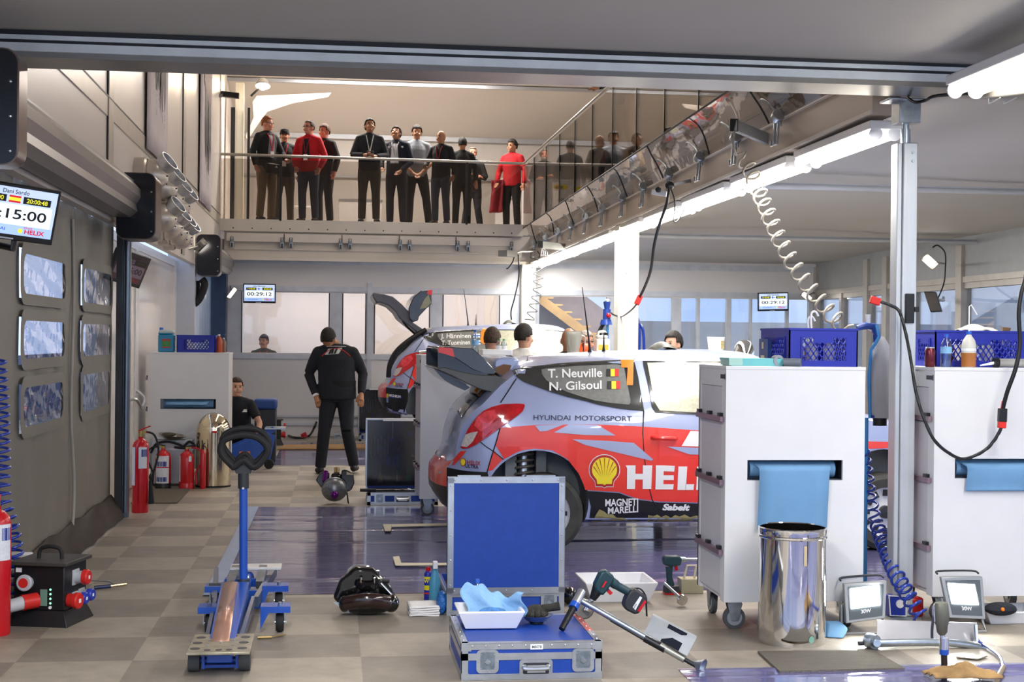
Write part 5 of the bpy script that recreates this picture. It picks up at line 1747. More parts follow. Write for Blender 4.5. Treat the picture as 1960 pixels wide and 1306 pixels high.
part('paper_tag', MB().bx(-.02, .03, -.1, .0, .52, .56).bx(-.2, -.1, -.1, -.05, .52, .55), M_LBL, t)
t = thing('drip_pan', 'shallow metal pan with a handle tilted on top of the aluminium case', 'pan', tuple(P(330, 840, Y=16.35)))
part('bowl', MB().lathe([(.001, -.03), (.07, -.025), (.15, .02), (.155, .025), (.145, .025), (.06, -.015), (.001, -.02)], (0, 0, .02), (.12, -.05, 1), 26), mat('dirty_pan', '8f8674', .35, .7, var=.3, vscale=10), t)
part('dirty_rag', MB().ball((-.04, 0, .045), (.08, .07, .025), 12, 8), mat('rag_brown', '4d4638', .9, var=.3), t)
part('handle', MB().bar((.12, -.01, .03), (.25, -.02, .085), .02, .008), M_ALU, t)
t = thing('hose_bundle', 'black hose loops lying on the aluminium case under the pan', 'hose', tuple(P(335, 850, Y=16.3)))
part('loops', MB().tube(smoothpath([(-.26, -.02, -.10), (-.2, -.03, .0), (-.08, -.06, .03), (.05, -.07, .0), (.1, -.07, -.02), (.16, -.06, .03), (.22, -.05, -.02), (.1, -.08, -.04), (.0, -.08, -.03)], 5), .014, 7), M_RUBBER, t)

# ------------------------------------------------------------------ floor coverings
single('door_mat', MB().bx(-2.0, -1.55, 14.62, 15.95, .002, .012), mat('dark_mat', '5f574a', .95, bump=.4, bscale=160), 'dark fibre mat on the floor before the squat fire extinguishers', 'mat')
q = [P(1450, 1248, Z=.008), P(1672, 1247, Z=.008), P(1732, 1281, Z=.008), P(1492, 1287, Z=.008)]
q = [Vector((p.x, p.y, 0)) for p in q]
single('floor_mat', MB().prism(q, (0, 0, .002), (0, 0, .014)), mat('grey_ribbed_mat', '6e675d', .95, bump=.6, bscale=120, stretch=(1, 4, 1)), 'grey ribbed mat on the floor before the polished steel bin', 'mat')
def film_material(name, c, t_amount):
    m = bpy.data.materials.new(name)
    m.use_nodes = True
    nt = m.node_tree
    b = nt.nodes['Principled BSDF']
    b.inputs['Base Color'].default_value = lin(c)
    b.inputs['Roughness'].default_value = .13
    b.inputs['Coat Weight'].default_value = .6
    b.inputs['Coat Roughness'].default_value = .05
    tc = nt.nodes.new('ShaderNodeTexCoord')
    mp = nt.nodes.new('ShaderNodeMapping')
    mp.inputs['Scale'].default_value = (.8, 5, 1)
    n1 = nt.nodes.new('ShaderNodeTexNoise')
    n1.inputs['Scale'].default_value = 2.2
    n1.inputs['Detail'].default_value = 6
    bp = nt.nodes.new('ShaderNodeBump')
    bp.inputs['Strength'].default_value = .25
    bp.inputs['Distance'].default_value = .012
    nt.links.new(tc.outputs['Object'], mp.inputs['Vector'])
    nt.links.new(mp.outputs[0], n1.inputs['Vector'])
    nt.links.new(n1.outputs['Fac'], bp.inputs['Height'])
    nt.links.new(bp.outputs['Normal'], b.inputs['Normal'])
    nt.links.new(bp.outputs['Normal'], b.inputs['Coat Normal'])
    n2 = nt.nodes.new('ShaderNodeTexNoise')
    n2.inputs['Scale'].default_value = 9
    n2.inputs['Detail'].default_value = 8
    nt.links.new(mp.outputs[0], n2.inputs['Vector'])
    r = nt.nodes.new('ShaderNodeValToRGB')
    k = lin(c)
    r.color_ramp.elements[0].position = .35
    r.color_ramp.elements[1].position = .65
    r.color_ramp.elements[0].color = tuple(x * .75 for x in k[:3]) + (1,)
    r.color_ramp.elements[1].color = tuple(min(1, x * 1.35) for x in k[:3]) + (1,)
    nt.links.new(n2.outputs['Fac'], r.inputs['Fac'])
    nt.links.new(r.outputs['Color'], b.inputs['Base Color'])
    tr = nt.nodes.new('ShaderNodeBsdfTransparent')
    mx = nt.nodes.new('ShaderNodeMixShader')
    mx.inputs['Fac'].default_value = 1 - t_amount
    nt.links.new(tr.outputs[0], mx.inputs[1])
    nt.links.new(b.outputs[0], mx.inputs[2])
    nt.links.new(mx.outputs[0], nt.nodes['Material Output'].inputs['Surface'])
    return m
M_FILM = film_material('violet_blue_floor_film', '6a689c', .25)
def film(name, x0, x1, y0, y1, label, z=.004):
    rr = random.Random(int(x0 * 10 + y0))
    folds = [(rr.random(), rr.random() * .25) for _ in range(7)]
    def fn(u, v):
        zz = 0
        for fv, ph in folds:
            zz += .012 * math.exp(-((v - fv - .015 * math.sin(7 * u + ph * 20)) / .006) ** 2) * (.3 + .7 * math.sin(PI * min(1, max(0, u * 1.1 + ph - .1))) ** 2)
        return Vector((x0 + (x1 - x0) * u, y0 + (y1 - y0) * v, z + zz))
    o = single(name, MB().grid(fn, 26, 140), M_FILM, label, 'floor film', smooth=80)
    return o
f1 = film('floor_film', -.81, 5.2, 9.43, 14.28, 'large violet blue plastic film spread under the nearer rally car')
part('hem_strip', MB().bx(-.83, -.73, 9.42, 14.28, .006, .008), mat('pale_blue_hem', '8fa6cc', .3), f1, 0, world=True)
for pts in ([(733, 1004), (750, 1004), (748, 1017), (737, 1017)], [(750, 1004), (862, 1002), (862, 1006), (750, 1009)], [(752, 1066), (764, 1065), (768, 1078), (770, 1083), (757, 1083)], [(768, 1078), (862, 1078), (862, 1082), (770, 1083)]):
    v = [P(x, y, Z=.02) for x, y in pts]
    part('tape_mark', MB().prism(v, (0, 0, -.001), (0, 0, .001)), mat('cream_tape', 'd8cfb6', .7), f1, 0, world=True)
film('floor_film', -.80, 4.2, 18.9, 22.9, 'violet blue plastic film spread under the raised rally car')
film('floor_film', 1.75, 5.5, 5.2, 7.17, 'violet blue plastic film along the front edge by the brown rag')
single('cardboard_sheet', MB().prism([Vector((P(x, y, Z=0).x, P(x, y, Z=0).y, 0)) for x, y in ((530, 862), (700, 861), (698, 853), (545, 855))], (0, 0, .01), (0, 0, .03)), mat('cardboard_brown', 'b08a5c', .85, var=.1), 'long brown cardboard sheet lying behind the walking mechanic', 'cardboard')

# ------------------------------------------------------------------ flight cases
M_EDGE = mat('case_edge_aluminium', 'b9bec4', .3, .85, var=.12, vscale=10)
def edge_frame(b, x0, x1, y0, y1, z0, z1, w=.03, t=.004):
    """L-profile edges on every edge of a box"""
    for z in (z0, z1):
        s = 1 if z == z1 else -1
        for y in (y0, y1):
            q = 1 if y == y1 else -1
            b.bx(x0, x1, y - q * w, y + q * t, z - .001 * s, z + s * t).bx(x0, x1, y, y + q * t, z - s * w, z)
        for x in (x0, x1):
            q = 1 if x == x1 else -1
            b.bx(x - q * w, x + q * t, y0, y1, z - .001 * s, z + s * t).bx(x, x + q * t, y0, y1, z - s * w, z)
    for x in (x0, x1):
        for y in (y0, y1):
            sx = 1 if x == x1 else -1
            sy = 1 if y == y1 else -1
            b.bx(x - sx * w, x + sx * t, y, y + sy * t, z0, z1).bx(x, x + sx * t, y - sy * w, y + sy * t, z0, z1)
def case_latch(t, x, z, s=1.0, y=0):
    pts = [Vector((x + a * s, y - .004, z + c * s)) for a, c in rrect(.11, .115, .022)]
    o = part('butterfly_latch', MB().prism(pts, (0, -.003, 0), (0, .004, 0)), M_EDGE, t, 30)
    pts = [Vector((x + a * s, y - .0075, z + .004 * s + c * s)) for a, c in rrect(.072, .085, .008)]
    part('latch_dish', MB().prism(pts, (0, -.0005, 0), (0, .001, 0)), mat('latch_dish_grey', '87939c', .35, .8, var=.2, vscale=40), o, 30)
    part('latch_knob', MB().cyl((x, y - .004, z), (x, y - .016, z), .012 * s, n=14).box((x, y - .014, z), (.03 * s, .006, .008)), M_STEEL, o)
    for i in range(8):
        a = 2 * PI * i / 8
        part('rivet', MB().ball((x + .046 * s * math.cos(a), y - .0075, z + .048 * s * math.sin(a)), .0035, 6, 4), M_STEEL, o)
def case_handle(t, x, z, y=0):
    pts = [Vector((x + a, y - .004, z + c)) for a, c in rrect(.165, .085, .014)]
    o = part('carry_handle', MB().prism(pts, (0, -.003, 0), (0, .004, 0)), M_EDGE, t, 30)
    part('handle_dish', MB().prism([Vector((x + a, y - .0078, z + c)) for a, c in rrect(.13, .055, .008)], (0, -.0006, 0), (0, .001, 0)), M_DKGREY, o, 30)
    part('grip', MB().tube(smoothpath([(x - .055, y - .008, z + .012), (x - .052, y - .022, z + .004), (x + .052, y - .022, z + .004), (x + .055, y - .008, z + .012)], 5), .012, 8), M_ALU, o)
    part('grip_plate', MB().bx(x - .045, x + .045, y - .022, y - .012, z - .018, z + .018), M_ALU, o)
# closed case in front
cx0, cx1, cy0, cy1, ch = .632, 1.325, 7.02, 7.74, .180
t = thing('flight_case', 'closed blue flight case with bright metal edges carrying a white tray and gloves', 'flight case', ((cx0 + cx1) / 2, cy0, 0))
hw, dp = (cx1 - cx0) / 2, cy1 - cy0
part('shell', MB().bx(-hw, hw, 0, dp, 0, ch), M_BLUE, t, 0)
b = MB()
edge_frame(b, -hw, hw, 0, dp, 0, ch, .030)
b.bx(-hw, hw, -.004, 0, .098, .132).bx(-hw - .004, -hw, 0, dp, .098, .132).bx(hw, hw + .004, 0, dp, .098, .132)
part('edge_trim', b, M_EDGE, t, 0)
for sx in (-1, 1):
    for z in (.018, ch - .018):
        part('corner_plate', MB().prism([(sx * hw - sx * a, -.005, z + c) for a, c in ((-.004, -.018), (.045, -.018), (.045, .006), (.03, .018), (-.004, .018))], (0, -.002, 0), (0, .002, 0)), M_EDGE, t, 0)
for i in range(10):
    part('rivet', MB().ball((-hw + .05 + i * (2 * hw - .1) / 9, -.005, ch - .012), .005, 8, 5), M_ALU, t)
for i in range(7):
    for sx in (-1, 1):
        part('rivet', MB().ball((sx * (hw - .012), .06 + i * .1, ch + .004), .005, 8, 5), M_ALU, t)
def lx(px, py):
    return P(px, py, Y=cy0).x - (cx0 + cx1) / 2
case_latch(t, lx(933, 1272), .092)
case_latch(t, lx(1116, 1272), .092)
case_handle(t, lx(1025.5, 1288), .055)
tg = part('name_tag', MB().bx(lx(1015, 1243), lx(1039, 1243), -.0065, -.004, .148, .174), M_LBL, t, 0)
b = MB()
text(b, 'MEC 8', .012, (lx(1027, 1243), -.0068, .155), (1, 0, 0), (0, 0, 1), .02, 'CENTER')
part('tag_lettering', b, M_DKGREY, tg, 0)
part('red_scuff', MB().bx(hw - .028, hw + .0045, .25, .7, ch + .0035, ch + .0045), mat('scuff_red', 'c4665e', .6, var=.3, vscale=25), t, 0, label='red scuffed metal edge')
# open case: lid standing on its hinge towards the front
ox0, ox1, oy = .688, 1.40, 8.66
t = thing('flight_case', 'open flight case with its large blue lid standing upright towards the front', 'flight case', ((ox0 + ox1) / 2, oy, 0))
hw = (ox1 - ox0) / 2
b = MB().bx(-hw, hw, .02, .035, 0, .14).bx(-hw, hw, .70, .715, 0, .14).bx(-hw, -hw + .015, .035, .70, 0, .14).bx(hw - .015, hw, .035, .70, 0, .14).bx(-hw, hw, .02, .715, 0, .01)
bs = part('base_tray', b, M_BLUE, t, 0)
part('foam_insert', MB().bx(-hw + .016, hw - .016, .036, .699, .011, .10), mat('black_foam', '1d1e20', .95), bs, 0)
b = MB()
for z in (.015, .125):
    b.bx(-hw - .004, hw + .004, .012, .02, z - .015, z + .015).bx(-hw - .005, -hw, .02, .715, z - .015, z + .015).bx(hw, hw + .005, .02, .715, z - .015, z + .015)
for sx in (-1, 1):
    b.bx(sx * hw - .03 if sx > 0 else -hw - .004, sx * hw + .004 if sx > 0 else -hw + .03, .011, .02, 0, .14)
part('base_trim', b, M_EDGE, bs, 0)
case_latch(t, hw - .09, .075, .9, .015)
LM = Matrix.Translation((0, .0, .135)) @ Matrix.Rotation(math.radians(-1.5), 4, 'X')
def lidp(name, b, m, par, **k):
    b.v = [LM @ p for p in b.v]
    return part(name, b, m, par, **k)
ld = lidp('lid', MB().bx(-hw, hw, 0, .035, 0, .70), M_BLUE, t, smooth=0)
b = MB()
edge_frame(b, -hw, hw, 0, .035, 0, .70, .034)
lidp('lid_trim', b, M_EDGE, ld, smooth=0)
for i in range(5):
    for zz in (.016, .684):
        lidp('rivet', MB().ball((-hw + .04 + i * (2 * hw - .08) / 4, -.005, zz), .005, 8, 5), M_ALU, ld)
    for sx in (-1, 1):
        lidp('rivet', MB().ball((sx * (hw - .016), -.005, .05 + i * .15), .005, 8, 5), M_ALU, ld)
lidp('latch_catch', MB().bx(-.30, -.16, .0, .04, .704, .712), M_STEEL, ld)
lidp('latch_catch', MB().bx(.12, .3, .0, .04, .704, .712), M_STEEL, ld)

# tool cases with clear lids
M_SHEET = glass('scratched_clear_cover', 'c4c6cc', .07, .15)
def tool_case(label, x0, y0, w=.70, d=.70):
    t = thing('tool_case', label, 'tool case', (x0 + w / 2, y0, 0), 0, 'open tool cases with clear covers')
    hw = w / 2
    b = MB().bx(-hw, hw, 0, .012, 0, .125).bx(-hw, hw, d - .012, d, 0, .125).bx(-hw, -hw + .012, 0, d, 0, .125).bx(hw - .012, hw, 0, d, 0, .125).bx(-hw, hw, 0, d, 0, .01)
    bs = part('base_tray', b, M_BLUE, t, 0)
    b = MB()
    for z0, z1 in ((0, .035), (.095, .128)):
        b.bx(-hw - .004, hw + .004, -.006, 0, z0, z1).bx(-hw - .005, -hw, 0, d, z0, z1).bx(hw, hw + .005, 0, d, z0, z1)
    for sx in (-1, 1):
        xa = -hw - .004 if sx < 0 else hw - .03
        b.bx(xa, xa + .034, -.006, 0, 0, .128)
    part('base_trim', b, M_EDGE, bs, 0)
    part('foam_insert', MB().bx(-hw + .013, hw - .013, .013, d - .013, .011, .10), mat('black_foam', '1d1e20', .95), bs, 0)
    case_latch(t, -hw + .12, .066, .95, -.002)
    case_latch(t, hw - .12, .066, .95, -.002)
    case_handle(t, 0, .06, -.002)
    y = d
    ld = part('lid', MB().bx(-hw, hw, y, y + .02, .125, .82), mat('foam_dark_grey', '46474c', .9, var=.2), t, 0)
    b = MB().bx(-hw - .01, hw + .01, y - .06, y + .03, .815, .83).bx(-hw - .012, -hw + .006, y - .06, y + .03, .125, .82).bx(hw - .006, hw + .012, y - .06, y + .03, .125, .82)
    part('lid_trim', b, M_EDGE, ld, 0)
    part('lid_top_strip', MB().bx(-hw * .52, hw * .52, y - .065, y - .06, .806, .826), M_WPLAS, ld, 0)
    # recesses and tools in the lid
    rr = random.Random(int(y0 * 10))
    mB = mat('recess_blue', '2c56c0', .7)
    mS = mat('tool_steel_dull', 'c9c9c6', .4)
    mG = mat('tool_green', '2c8a54', .45)
    b = MB()
    for (u, v, w_, h_) in ((-.12, .2, .05, .09), (.02, .36, .03, .12), (.16, .32, .035, .1), (.28, .22, .06, .2), (-.04, .18, .06, .12), (.1, .5, .05, .06), (-.2, .34, .06, .05), (.3, .45, .03, .1), (-.1, .45, .05, .05)):
        b.bx(u * w / .7 - w_ / 2, u * w / .7 + w_ / 2, y - .004, y, .14 + v, .14 + v + h_)
    part('recess', b, mB, ld, 0)
    def tool(nm, bb, m):
        part(nm, bb, m, ld)
    yy = y - .012
    for k in range(6):
        x = -.30 + .035 * k
        tool('screwdriver', MB().cyl((x, yy, .42 + .02 * (k % 3)), (x, yy, .62 + .03 * (k % 2)), .004, n=8), mS)
    tool('scraper', MB().prism([(-.235, yy, .16), (-.175, yy, .16), (-.195, yy, .27), (-.215, yy, .27)], (0, 0, 0), (0, .005, 0)).cyl((-.205, yy, .27), (-.205, yy, .36), .011, n=8), mat('scraper_tan', '9a8468', .5))
    tool('marker', MB().bx(-.15, -.115, yy, yy + .01, .60, .63), M_RED)
    tool('hook_knife', MB().tube(smoothpath([(-.03, yy, .49), (.01, yy, .53), (.015, yy, .58), (-.01, yy, .62)], 4), .014, 7), mat('knife_tan', '8c7a58', .5))
    tool('steel_rule', MB().bx(-.085, -.075, yy, yy + .005, .62, .79), mS)
    tool('pliers', MB().cyl((-.03, yy, .17), (-.03, yy, .30), .012, n=8).cyl((-.03, yy, .32), (-.03, yy, .42), .008, .002, n=8), mG)
    tool('hex_key_set', MB().bx(.06, .12, yy, yy + .015, .17, .23).bx(.07, .11, yy, yy + .01, .23, .31), mG)
    tool('brass_punch', MB().cyl((.20, yy, .15), (.20, yy, .36), .007, n=8), mat('punch_brass', 'b89a4a', .35, .6))
    tool('steel_punch', MB().cyl((.16, yy, .16), (.16, yy, .35), .007, n=8), mS)
    tool('long_file', MB().cyl((.18, yy, .50), (.18, yy, .78), .005, n=8), mG)
    tool('side_cutter', MB().bar((.12, yy, .44), (.30, yy, .42), .015, .02), mS)
    tool('paper_note', MB().bx(.255, .31, y - .05, y - .046, .60, .79), M_LBL)
    tool('name_strip', MB().bx(.2, .26, y - .05, y - .046, .74, .765), M_LBL)
    part('clear_cover', MB().bx(-hw + .01, hw - .01, y - .045, y - .042, .13, .81), M_SHEET, ld, 0)
    return t
tool_case('open tool case with clear lid on the blue film, torque wrench across its base', .335, 14.42)
tool_case('open tool case with clear lid standing far back behind the raised car bumper', .40, 23.3)
t = thing('torque_wrench', 'long torque wrench with black grip lying across the tool case base', 'torque wrench', (.62, 14.5, .125))
part('grip', MB().cyl((-.36, 0, .018), (-.20, 0, .018), .017, n=12), M_BLACK, t)
part('shaft', MB().cyl((-.20, 0, .018), (.12, .02, .018), .011, n=10), M_CHROME, t)
part('ratchet_head', MB().ball((.13, .02, .018), (.03, .02, .016), 12, 8).cyl((.1, .02, .018), (.28, .03, .018), .008, n=8), M_STEEL, t)
# ------------------------------------------------------------------ service jack
jx = P(467, 1150, Z=.12).x
t = thing('service_jack', 'long blue castered floor jack with an upright handle and black loop grips', 'jack', (-.565, 8.15, 0))
ox, oy_ = -.565, 8.15
def J(px, py, Z):
    q = P(px, py, Z=Z)
    return Vector((q.x - ox, q.y - oy_, Z))
M_PLATE = mat('dirty_alu_plate', '9a937f', .4, .5, var=.25, vscale=14)
# front plate with holes
p0, p1, p2, p3 = J(355, 1250, .135), J(478, 1250, .135), J(480, 1213, .135), J(364, 1212, .135)
yA, yB = p0.y, p2.y
xa, xb = p0.x, p1.x
holes = [(.12, .2, .075), (.12, .5, .075), (.14, .8, .075), (.86, .2, .075), (.86, .5, .075), (.86, .8, .075), (.32, .12, .05), (.5, .12, .05), (.66, .12, .05), (.36, .86, .05), (.52, .86, .05), (.68, .86, .05)]
b = MB().bx(xa, xb, yA, yB, .120, .135)
fp = part('front_plate', b, M_PLATE, t, bevel=.004)
for u, v, r in holes:
    c = Vector((xa + (xb - xa) * u, yA + (yB - yA) * v, .1352))
    part('plate_hole', MB().cyl(c - Vector((0, 0, .004)), c + Vector((0, 0, .0012)), r * .32, n=18), M_DKGREY, fp)
for u, v in ((.3, .35), (.3, .62), (.5, .48), (.7, .35), (.7, .62)):
    c = Vector((xa + (xb - xa) * u, yA + (yB - yA) * v, .135))
    part('plate_bolt', MB().cyl(c, c + Vector((0, 0, .004)), .008, n=6), M_STEEL, fp)
yr = J(372, 1290, 0).y + .05
for s, px in ((-1, 372), (1, 468)):
    x = J(px, 1285, .0).x
    part('front_roller', MB().lathe([(.02, -.03), (.05, -.028), (.052, 0), (.05, .028), (.02, .03)], (x, yr, .052), (1, 0, 0), 24, True), mat('roller_grey_rubber', '4c4d4c', .6, var=.2), t)
xl, xr = J(388, 1280, .03).x, J(452, 1280, .03).x
part('front_axle', MB().cyl((xl - .02, yr, .055), (xr + .02, yr, .055), .017, n=12).bx(xl, xr, yr - .02, yr + .05, .02, .035).bx(xl - .008, xl + .006, yr - .04, yr + .1, .02, .11).bx(xr - .006, xr + .008, yr - .04, yr + .1, .02, .11), M_BLUEP, t)
# lift beam with copper coloured cover
ym = .42
xc = -.01
b = MB().add([Vector(p) for p in ((xl + .02, yA + .1, .06), (xr - .02, yA + .1, .06), (xr - .02, yA + .1, .115), (xl + .02, yA + .1, .115),
                                  (xc - .075, ym, .06), (xc + .085, ym, .06), (xc + .085, ym, .235), (xc - .075, ym, .235))], [(0, 1, 2, 3), (7, 6, 5, 4), (0, 4, 5, 1), (1, 5, 6, 2), (2, 6, 7, 3), (3, 7, 4, 0)])
part('lift_beam', b, M_BLUEP, t, bevel=.004)
b = MB().add([Vector(p) for p in ((xl + .03, yA + .25, .136), (xr - .045, yA + .25, .136), (xc + .02, ym - .03, .238), (xc - .06, ym - .03, .238))], [(0, 1, 2, 3)])
part('beam_cover', b, mat('copper_pink_cover', 'c79a86', .25, .6, var=.1), t, solid=.004)
# side rails
for s in (-1, 1):
    part('side_rail', MB().bar((xl if s < 0 else xr, yr, .09), (xc + s * .11, .45, .12), .02, .05), mat('rail_blue_steel', '5c6a86', .3, .6), t)
    part('side_rail', MB().bar((xc + s * .12, .5, .10), (xc + s * .19, 1.5, .12), .03, .06), mat('rail_blue_steel', '5c6a86', .3, .6), t)
# outriggers and casters
def outrig(y, xin, xout, s):
    z1 = .155
    pts = [(xin, z1 - .13), (xin, z1), (xout, z1), (xout, z1 - .035), (xout - s * .12, z1 - .035)]
    o = part('outrigger', MB().prism([(x, y, z) for x, z in pts], (0, -.004, 0), (0, .004, 0)).bx(min(xin, xout), max(xin, xout), y, y + .13, z1 - .006, z1), M_BLUEP, t, 0)
    cxx = xout - s * .06
    w_ = part('caster', MB().lathe([(.012, -.024), (.050, -.022), (.055, -.008), (.055, .008), (.050, .022), (.012, .024)], (cxx, y + .06, .056), (1, 0, 0), 20, True), M_RUBBER, o)
    part('caster_fork', MB().bx(cxx - .034, cxx - .028, y + .04, y + .08, .05, .15).bx(cxx + .028, cxx + .034, y + .04, y + .08, .05, .15).cyl((cxx - .035, y + .06, .056), (cxx + .035, y + .06, .056), .008, n=8), M_STEEL, w_)
    part('bolt_head', MB().cyl((cxx, y + .06, z1), (cxx, y + .06, z1 + .015), .012, n=8), M_STEEL, o)
ya1 = J(400, 1212, 0).y - .06
outrig(ya1, J(428, 1180, .15).x, J(371, 1180, .15).x, -1)
outrig(ya1, J(494, 1180, .15).x, J(553, 1180, .15).x, 1)
ya2 = J(400, 1169, 0).y - .06
outrig(ya2, J(436, 1140, .15).x, J(384, 1140, .15).x, -1)
outrig(ya2, J(497, 1140, .15).x, J(549, 1140, .15).x, 1)
part('cross_frame', MB().bx(xc - .1, xc + .15, ya2 - .006, ya2 + .01, .02, .13).bx(xc - .11, xc - .09, ya2, ya2 + .5, .03, .13).bx(xc + .14, xc + .16, ya2, ya2 + .5, .03, .13).bx(xc - .1, xc + .15, ya2 + .3, ya2 + .33, .10, .15), M_BLUEP, t)
bp = J(440, 1087, .2)
part('back_plate', MB().bx(bp.x, J(538, 1087, .2).x, bp.y - .02, bp.y + .16, .185, .2), mat('bright_alu_plate', 'd5d6d8', .4, .3), t, bevel=.003)
part('back_arm', MB().bar((xc - .06, ya2 + .25, .12), (xc - .04, bp.y + .05, .185), .05, .05).bar((xc + .12, ya2 + .25, .12), (xc + .13, bp.y + .05, .185), .05, .05), M_STEEL, t)
part('back_cylinder', MB().cyl((xc + .03, ya2 + .05, .1), (xc + .04, bp.y, .14), .035, n=14), M_BLUEP, t)
# handle
hy = .46
def H(px, py):
    q = P(px, py, Y=oy_ + hy)
    return Vector((q.x - ox, hy, q.z))
ha, hb_ = H(466, 1160), H(466, 935)
part('handle_tube', MB().cyl(ha, hb_, .024, n=18).cyl(ha, H(466, 1118), .032, n=18), M_BLUEP, t)
part('handle_collar', MB().cyl(H(466, 1124), H(466, 1108), .036, n=16).bx(-.16, 0, hy - .01, hy + .02, H(466, 1121).z, H(466, 1116).z), mat('collar_grey', '4a4c50', .4, .5), t)
gs = part('grip_stem', MB().cyl(hb_, H(466, 905), .032, n=16).prism([H(x, y) for x, y in ((452, 906), (480, 906), (486, 888), (446, 888))], (0, -.03, 0), (0, .03, 0)), M_DKGREY, t)
part('stem_pin', MB().cyl(H(466, 934) - Vector((0, .035, 0)), H(466, 934) - Vector((0, .025, 0)), .007, n=8), M_ALU, gs)
def loop(pts, dy, r=.021):
    p_ = [H(x, y) + Vector((0, dy, 0)) for x, y in pts]
    return MB().tube(smoothpath(p_ + [p_[0]], 5)[:-1], r, 10, closed=True)
part('loop_grip', loop([(448, 893), (428, 872), (424, 858), (430, 842), (450, 834), (470, 832), (492, 836), (508, 848), (513, 862), (508, 874), (488, 893), (468, 880)], -.045), M_RUBBER, t)
part('loop_grip', loop([(450, 886), (430, 862), (424, 846), (430, 832), (450, 823), (470, 821), (492, 824), (508, 836), (515, 852), (508, 866), (486, 886), (468, 870)], .05, .017), M_RUBBER, t)
single('drill_bit', MB().tube([P(493, 1221, Z=.01), P(520, 1220, Z=.01)], .008, 6).tube([P(520, 1220, Z=.01), P(547, 1215, Z=.01)], .004, 6), mat('brass_bit', '8f7a4c', .4, .6), 'thin drill bit lying on the floor beside the jack casters', 'drill bit')

# ------------------------------------------------------------------ power boxes
def power_box(label, loc, rz, sc=1.0, front_plug=True):
    t = thing('power_box', label, 'power box', loc, rz, 'black power distribution boxes')
    S_ = lambda v: v * sc
    w, d = S_(.29), S_(.30)
    b = MB().add([Vector((x, y, z)) for x, y, z in ((-w * .62, -.03, 0), (w * .62, -.03, 0), (w * .62, d * 1.1, 0), (-w * .62, d * 1.1, 0), (-w / 2, .01, S_(.085)), (w / 2, .01, S_(.085)), (w / 2, d, S_(.085)), (-w / 2, d, S_(.085)))],
                 [(3, 2, 1, 0), (4, 5, 6, 7), (0, 1, 5, 4), (1, 2, 6, 5), (2, 3, 7, 6), (3, 0, 4, 7)])
    part('plinth', b, M_BLACK, t, bevel=.004)
    part('housing', MB().bx(-w / 2, w / 2, .01, d, S_(.085), S_(.33)), M_BLACK, t, bevel=.006)
    part('lid', MB().bx(-w * .58, w * .58, -.02, d * 1.08, S_(.33), S_(.35)), mat('lid_worn_black', '3a3734', .5, var=.2), t, bevel=.004)
    part('carry_handle', MB().tube(smoothpath([(-.07, d / 2, S_(.35)), (-.06, d / 2, S_(.40)), (0, d / 2, S_(.415)), (.06, d / 2, S_(.40)), (.07, d / 2, S_(.35))], 4), .012, 8), M_RUBBER, t)
    mR, mW, mB = mat('socket_red', 'd02a26', .35), mat('socket_grey', 'b9bcc0', .4), mat('socket_blue', '2b3fae', .35)
    def sock(p, n, r, body, cap, L=.05, base=True):
        p, n = Vector(p), Vector(n).normalized()
        o = part('socket', MB().cyl(p, p + n * L * .6, r * .85, n=18), body, t)
        if base:
            x, y, z = basis(n)
            part('socket_base', MB().bar(p - n * .001, p + n * .006, r * 2.1, r * 2.1), mW, o)
        part('socket_lid', MB().lathe([(.001, L * .62), (r * 1.05, L * .6), (r * 1.05, L * .9), (r * .9, L * 1.0), (.001, L)], p, n, 20), cap, o)
        part('lid_print', MB().bar(p + n * L, p + n * (L + .001), r * .5, r * .5), M_LBL, o)
    sock((-.07, .01, S_(.235)), (0, -1, .1), .045, mW, mW, .05, False)
    part('red_disc', MB().cyl((-.07, -.043, S_(.24)), (-.07, -.046, S_(.24)), .028, n=20), mR, t)
    pl = part('plug', MB().cyl((-.01, .01, S_(.14)), (-.07, -.06, S_(.135)), .045, n=18), mR, t)
    part('plug_body', MB().cyl((-.06, -.05, S_(.136)), (-.14, -.16, S_(.12)), .04, .036, n=18).cyl((-.14, -.16, S_(.12)), (-.2, -.22, S_(.11)), .036, .018, n=18), mW, pl)
    part('supply_cable', MB().tube(smoothpath([(-.2, -.22, S_(.11)), (-.27, -.30, S_(.09)), (-.4, -.38, S_(.03)), (-.55, -.36, .014)], 5), .013, 8), M_BLACK, pl)
    part('indicator_panel', MB().bx(.01, .05, .004, .01, S_(.11), S_(.2)), mat('panel_grey_green', '6d8f80', .5), t)
    for i in range(4):
        part('indicator_lamp', MB().ball((.07, .008, S_(.125 + .025 * i)), .006, 8, 6), emis('green_led', '7dffb4', 2.5), t)
    part('power_button', MB().cyl((.07, .01, S_(.102)), (.07, .003, S_(.102)), .009, n=12), M_WPLAS, t)
    part('paper_tag', MB().bx(-.14, -.105, .007, .01, S_(.29), S_(.315)), M_LBL, t)
    sock((w / 2, .16, S_(.25)), (1, 0, 0), .042, mW, mR, .085)
    sock((w / 2, .07, S_(.135)), (1, -.15, 0), .045, mR, mR, .075, False)
    sock((w / 2, .15, S_(.135)), (1, -.1, 0), .034, mW, mB, .08)
    sock((w / 2, .24, S_(.14)), (1, -.1, 0), .034, mW, mB, .08)
    return t
q = P(80, 1192, Z=0)
power_box('black power box with green lamps standing beside the tall red extinguisher', (-1.68, 8.52, 0), math.radians(-14), 1.05)
power_box('black power box with red and blue sockets near the sitting mechanic', (-.98, 22.4, 0), math.radians(8), 1.15)
t = thing('air_gun', 'small brass and blue air gun lying behind the black power box', 'air gun', tuple(P(212, 1128, Z=.0)))
part('barrel', MB().cyl((0, 0, .02), (.10, .02, .03), .011, n=10), mat('brass_gun', 'b8a27a', .3, .8), t)
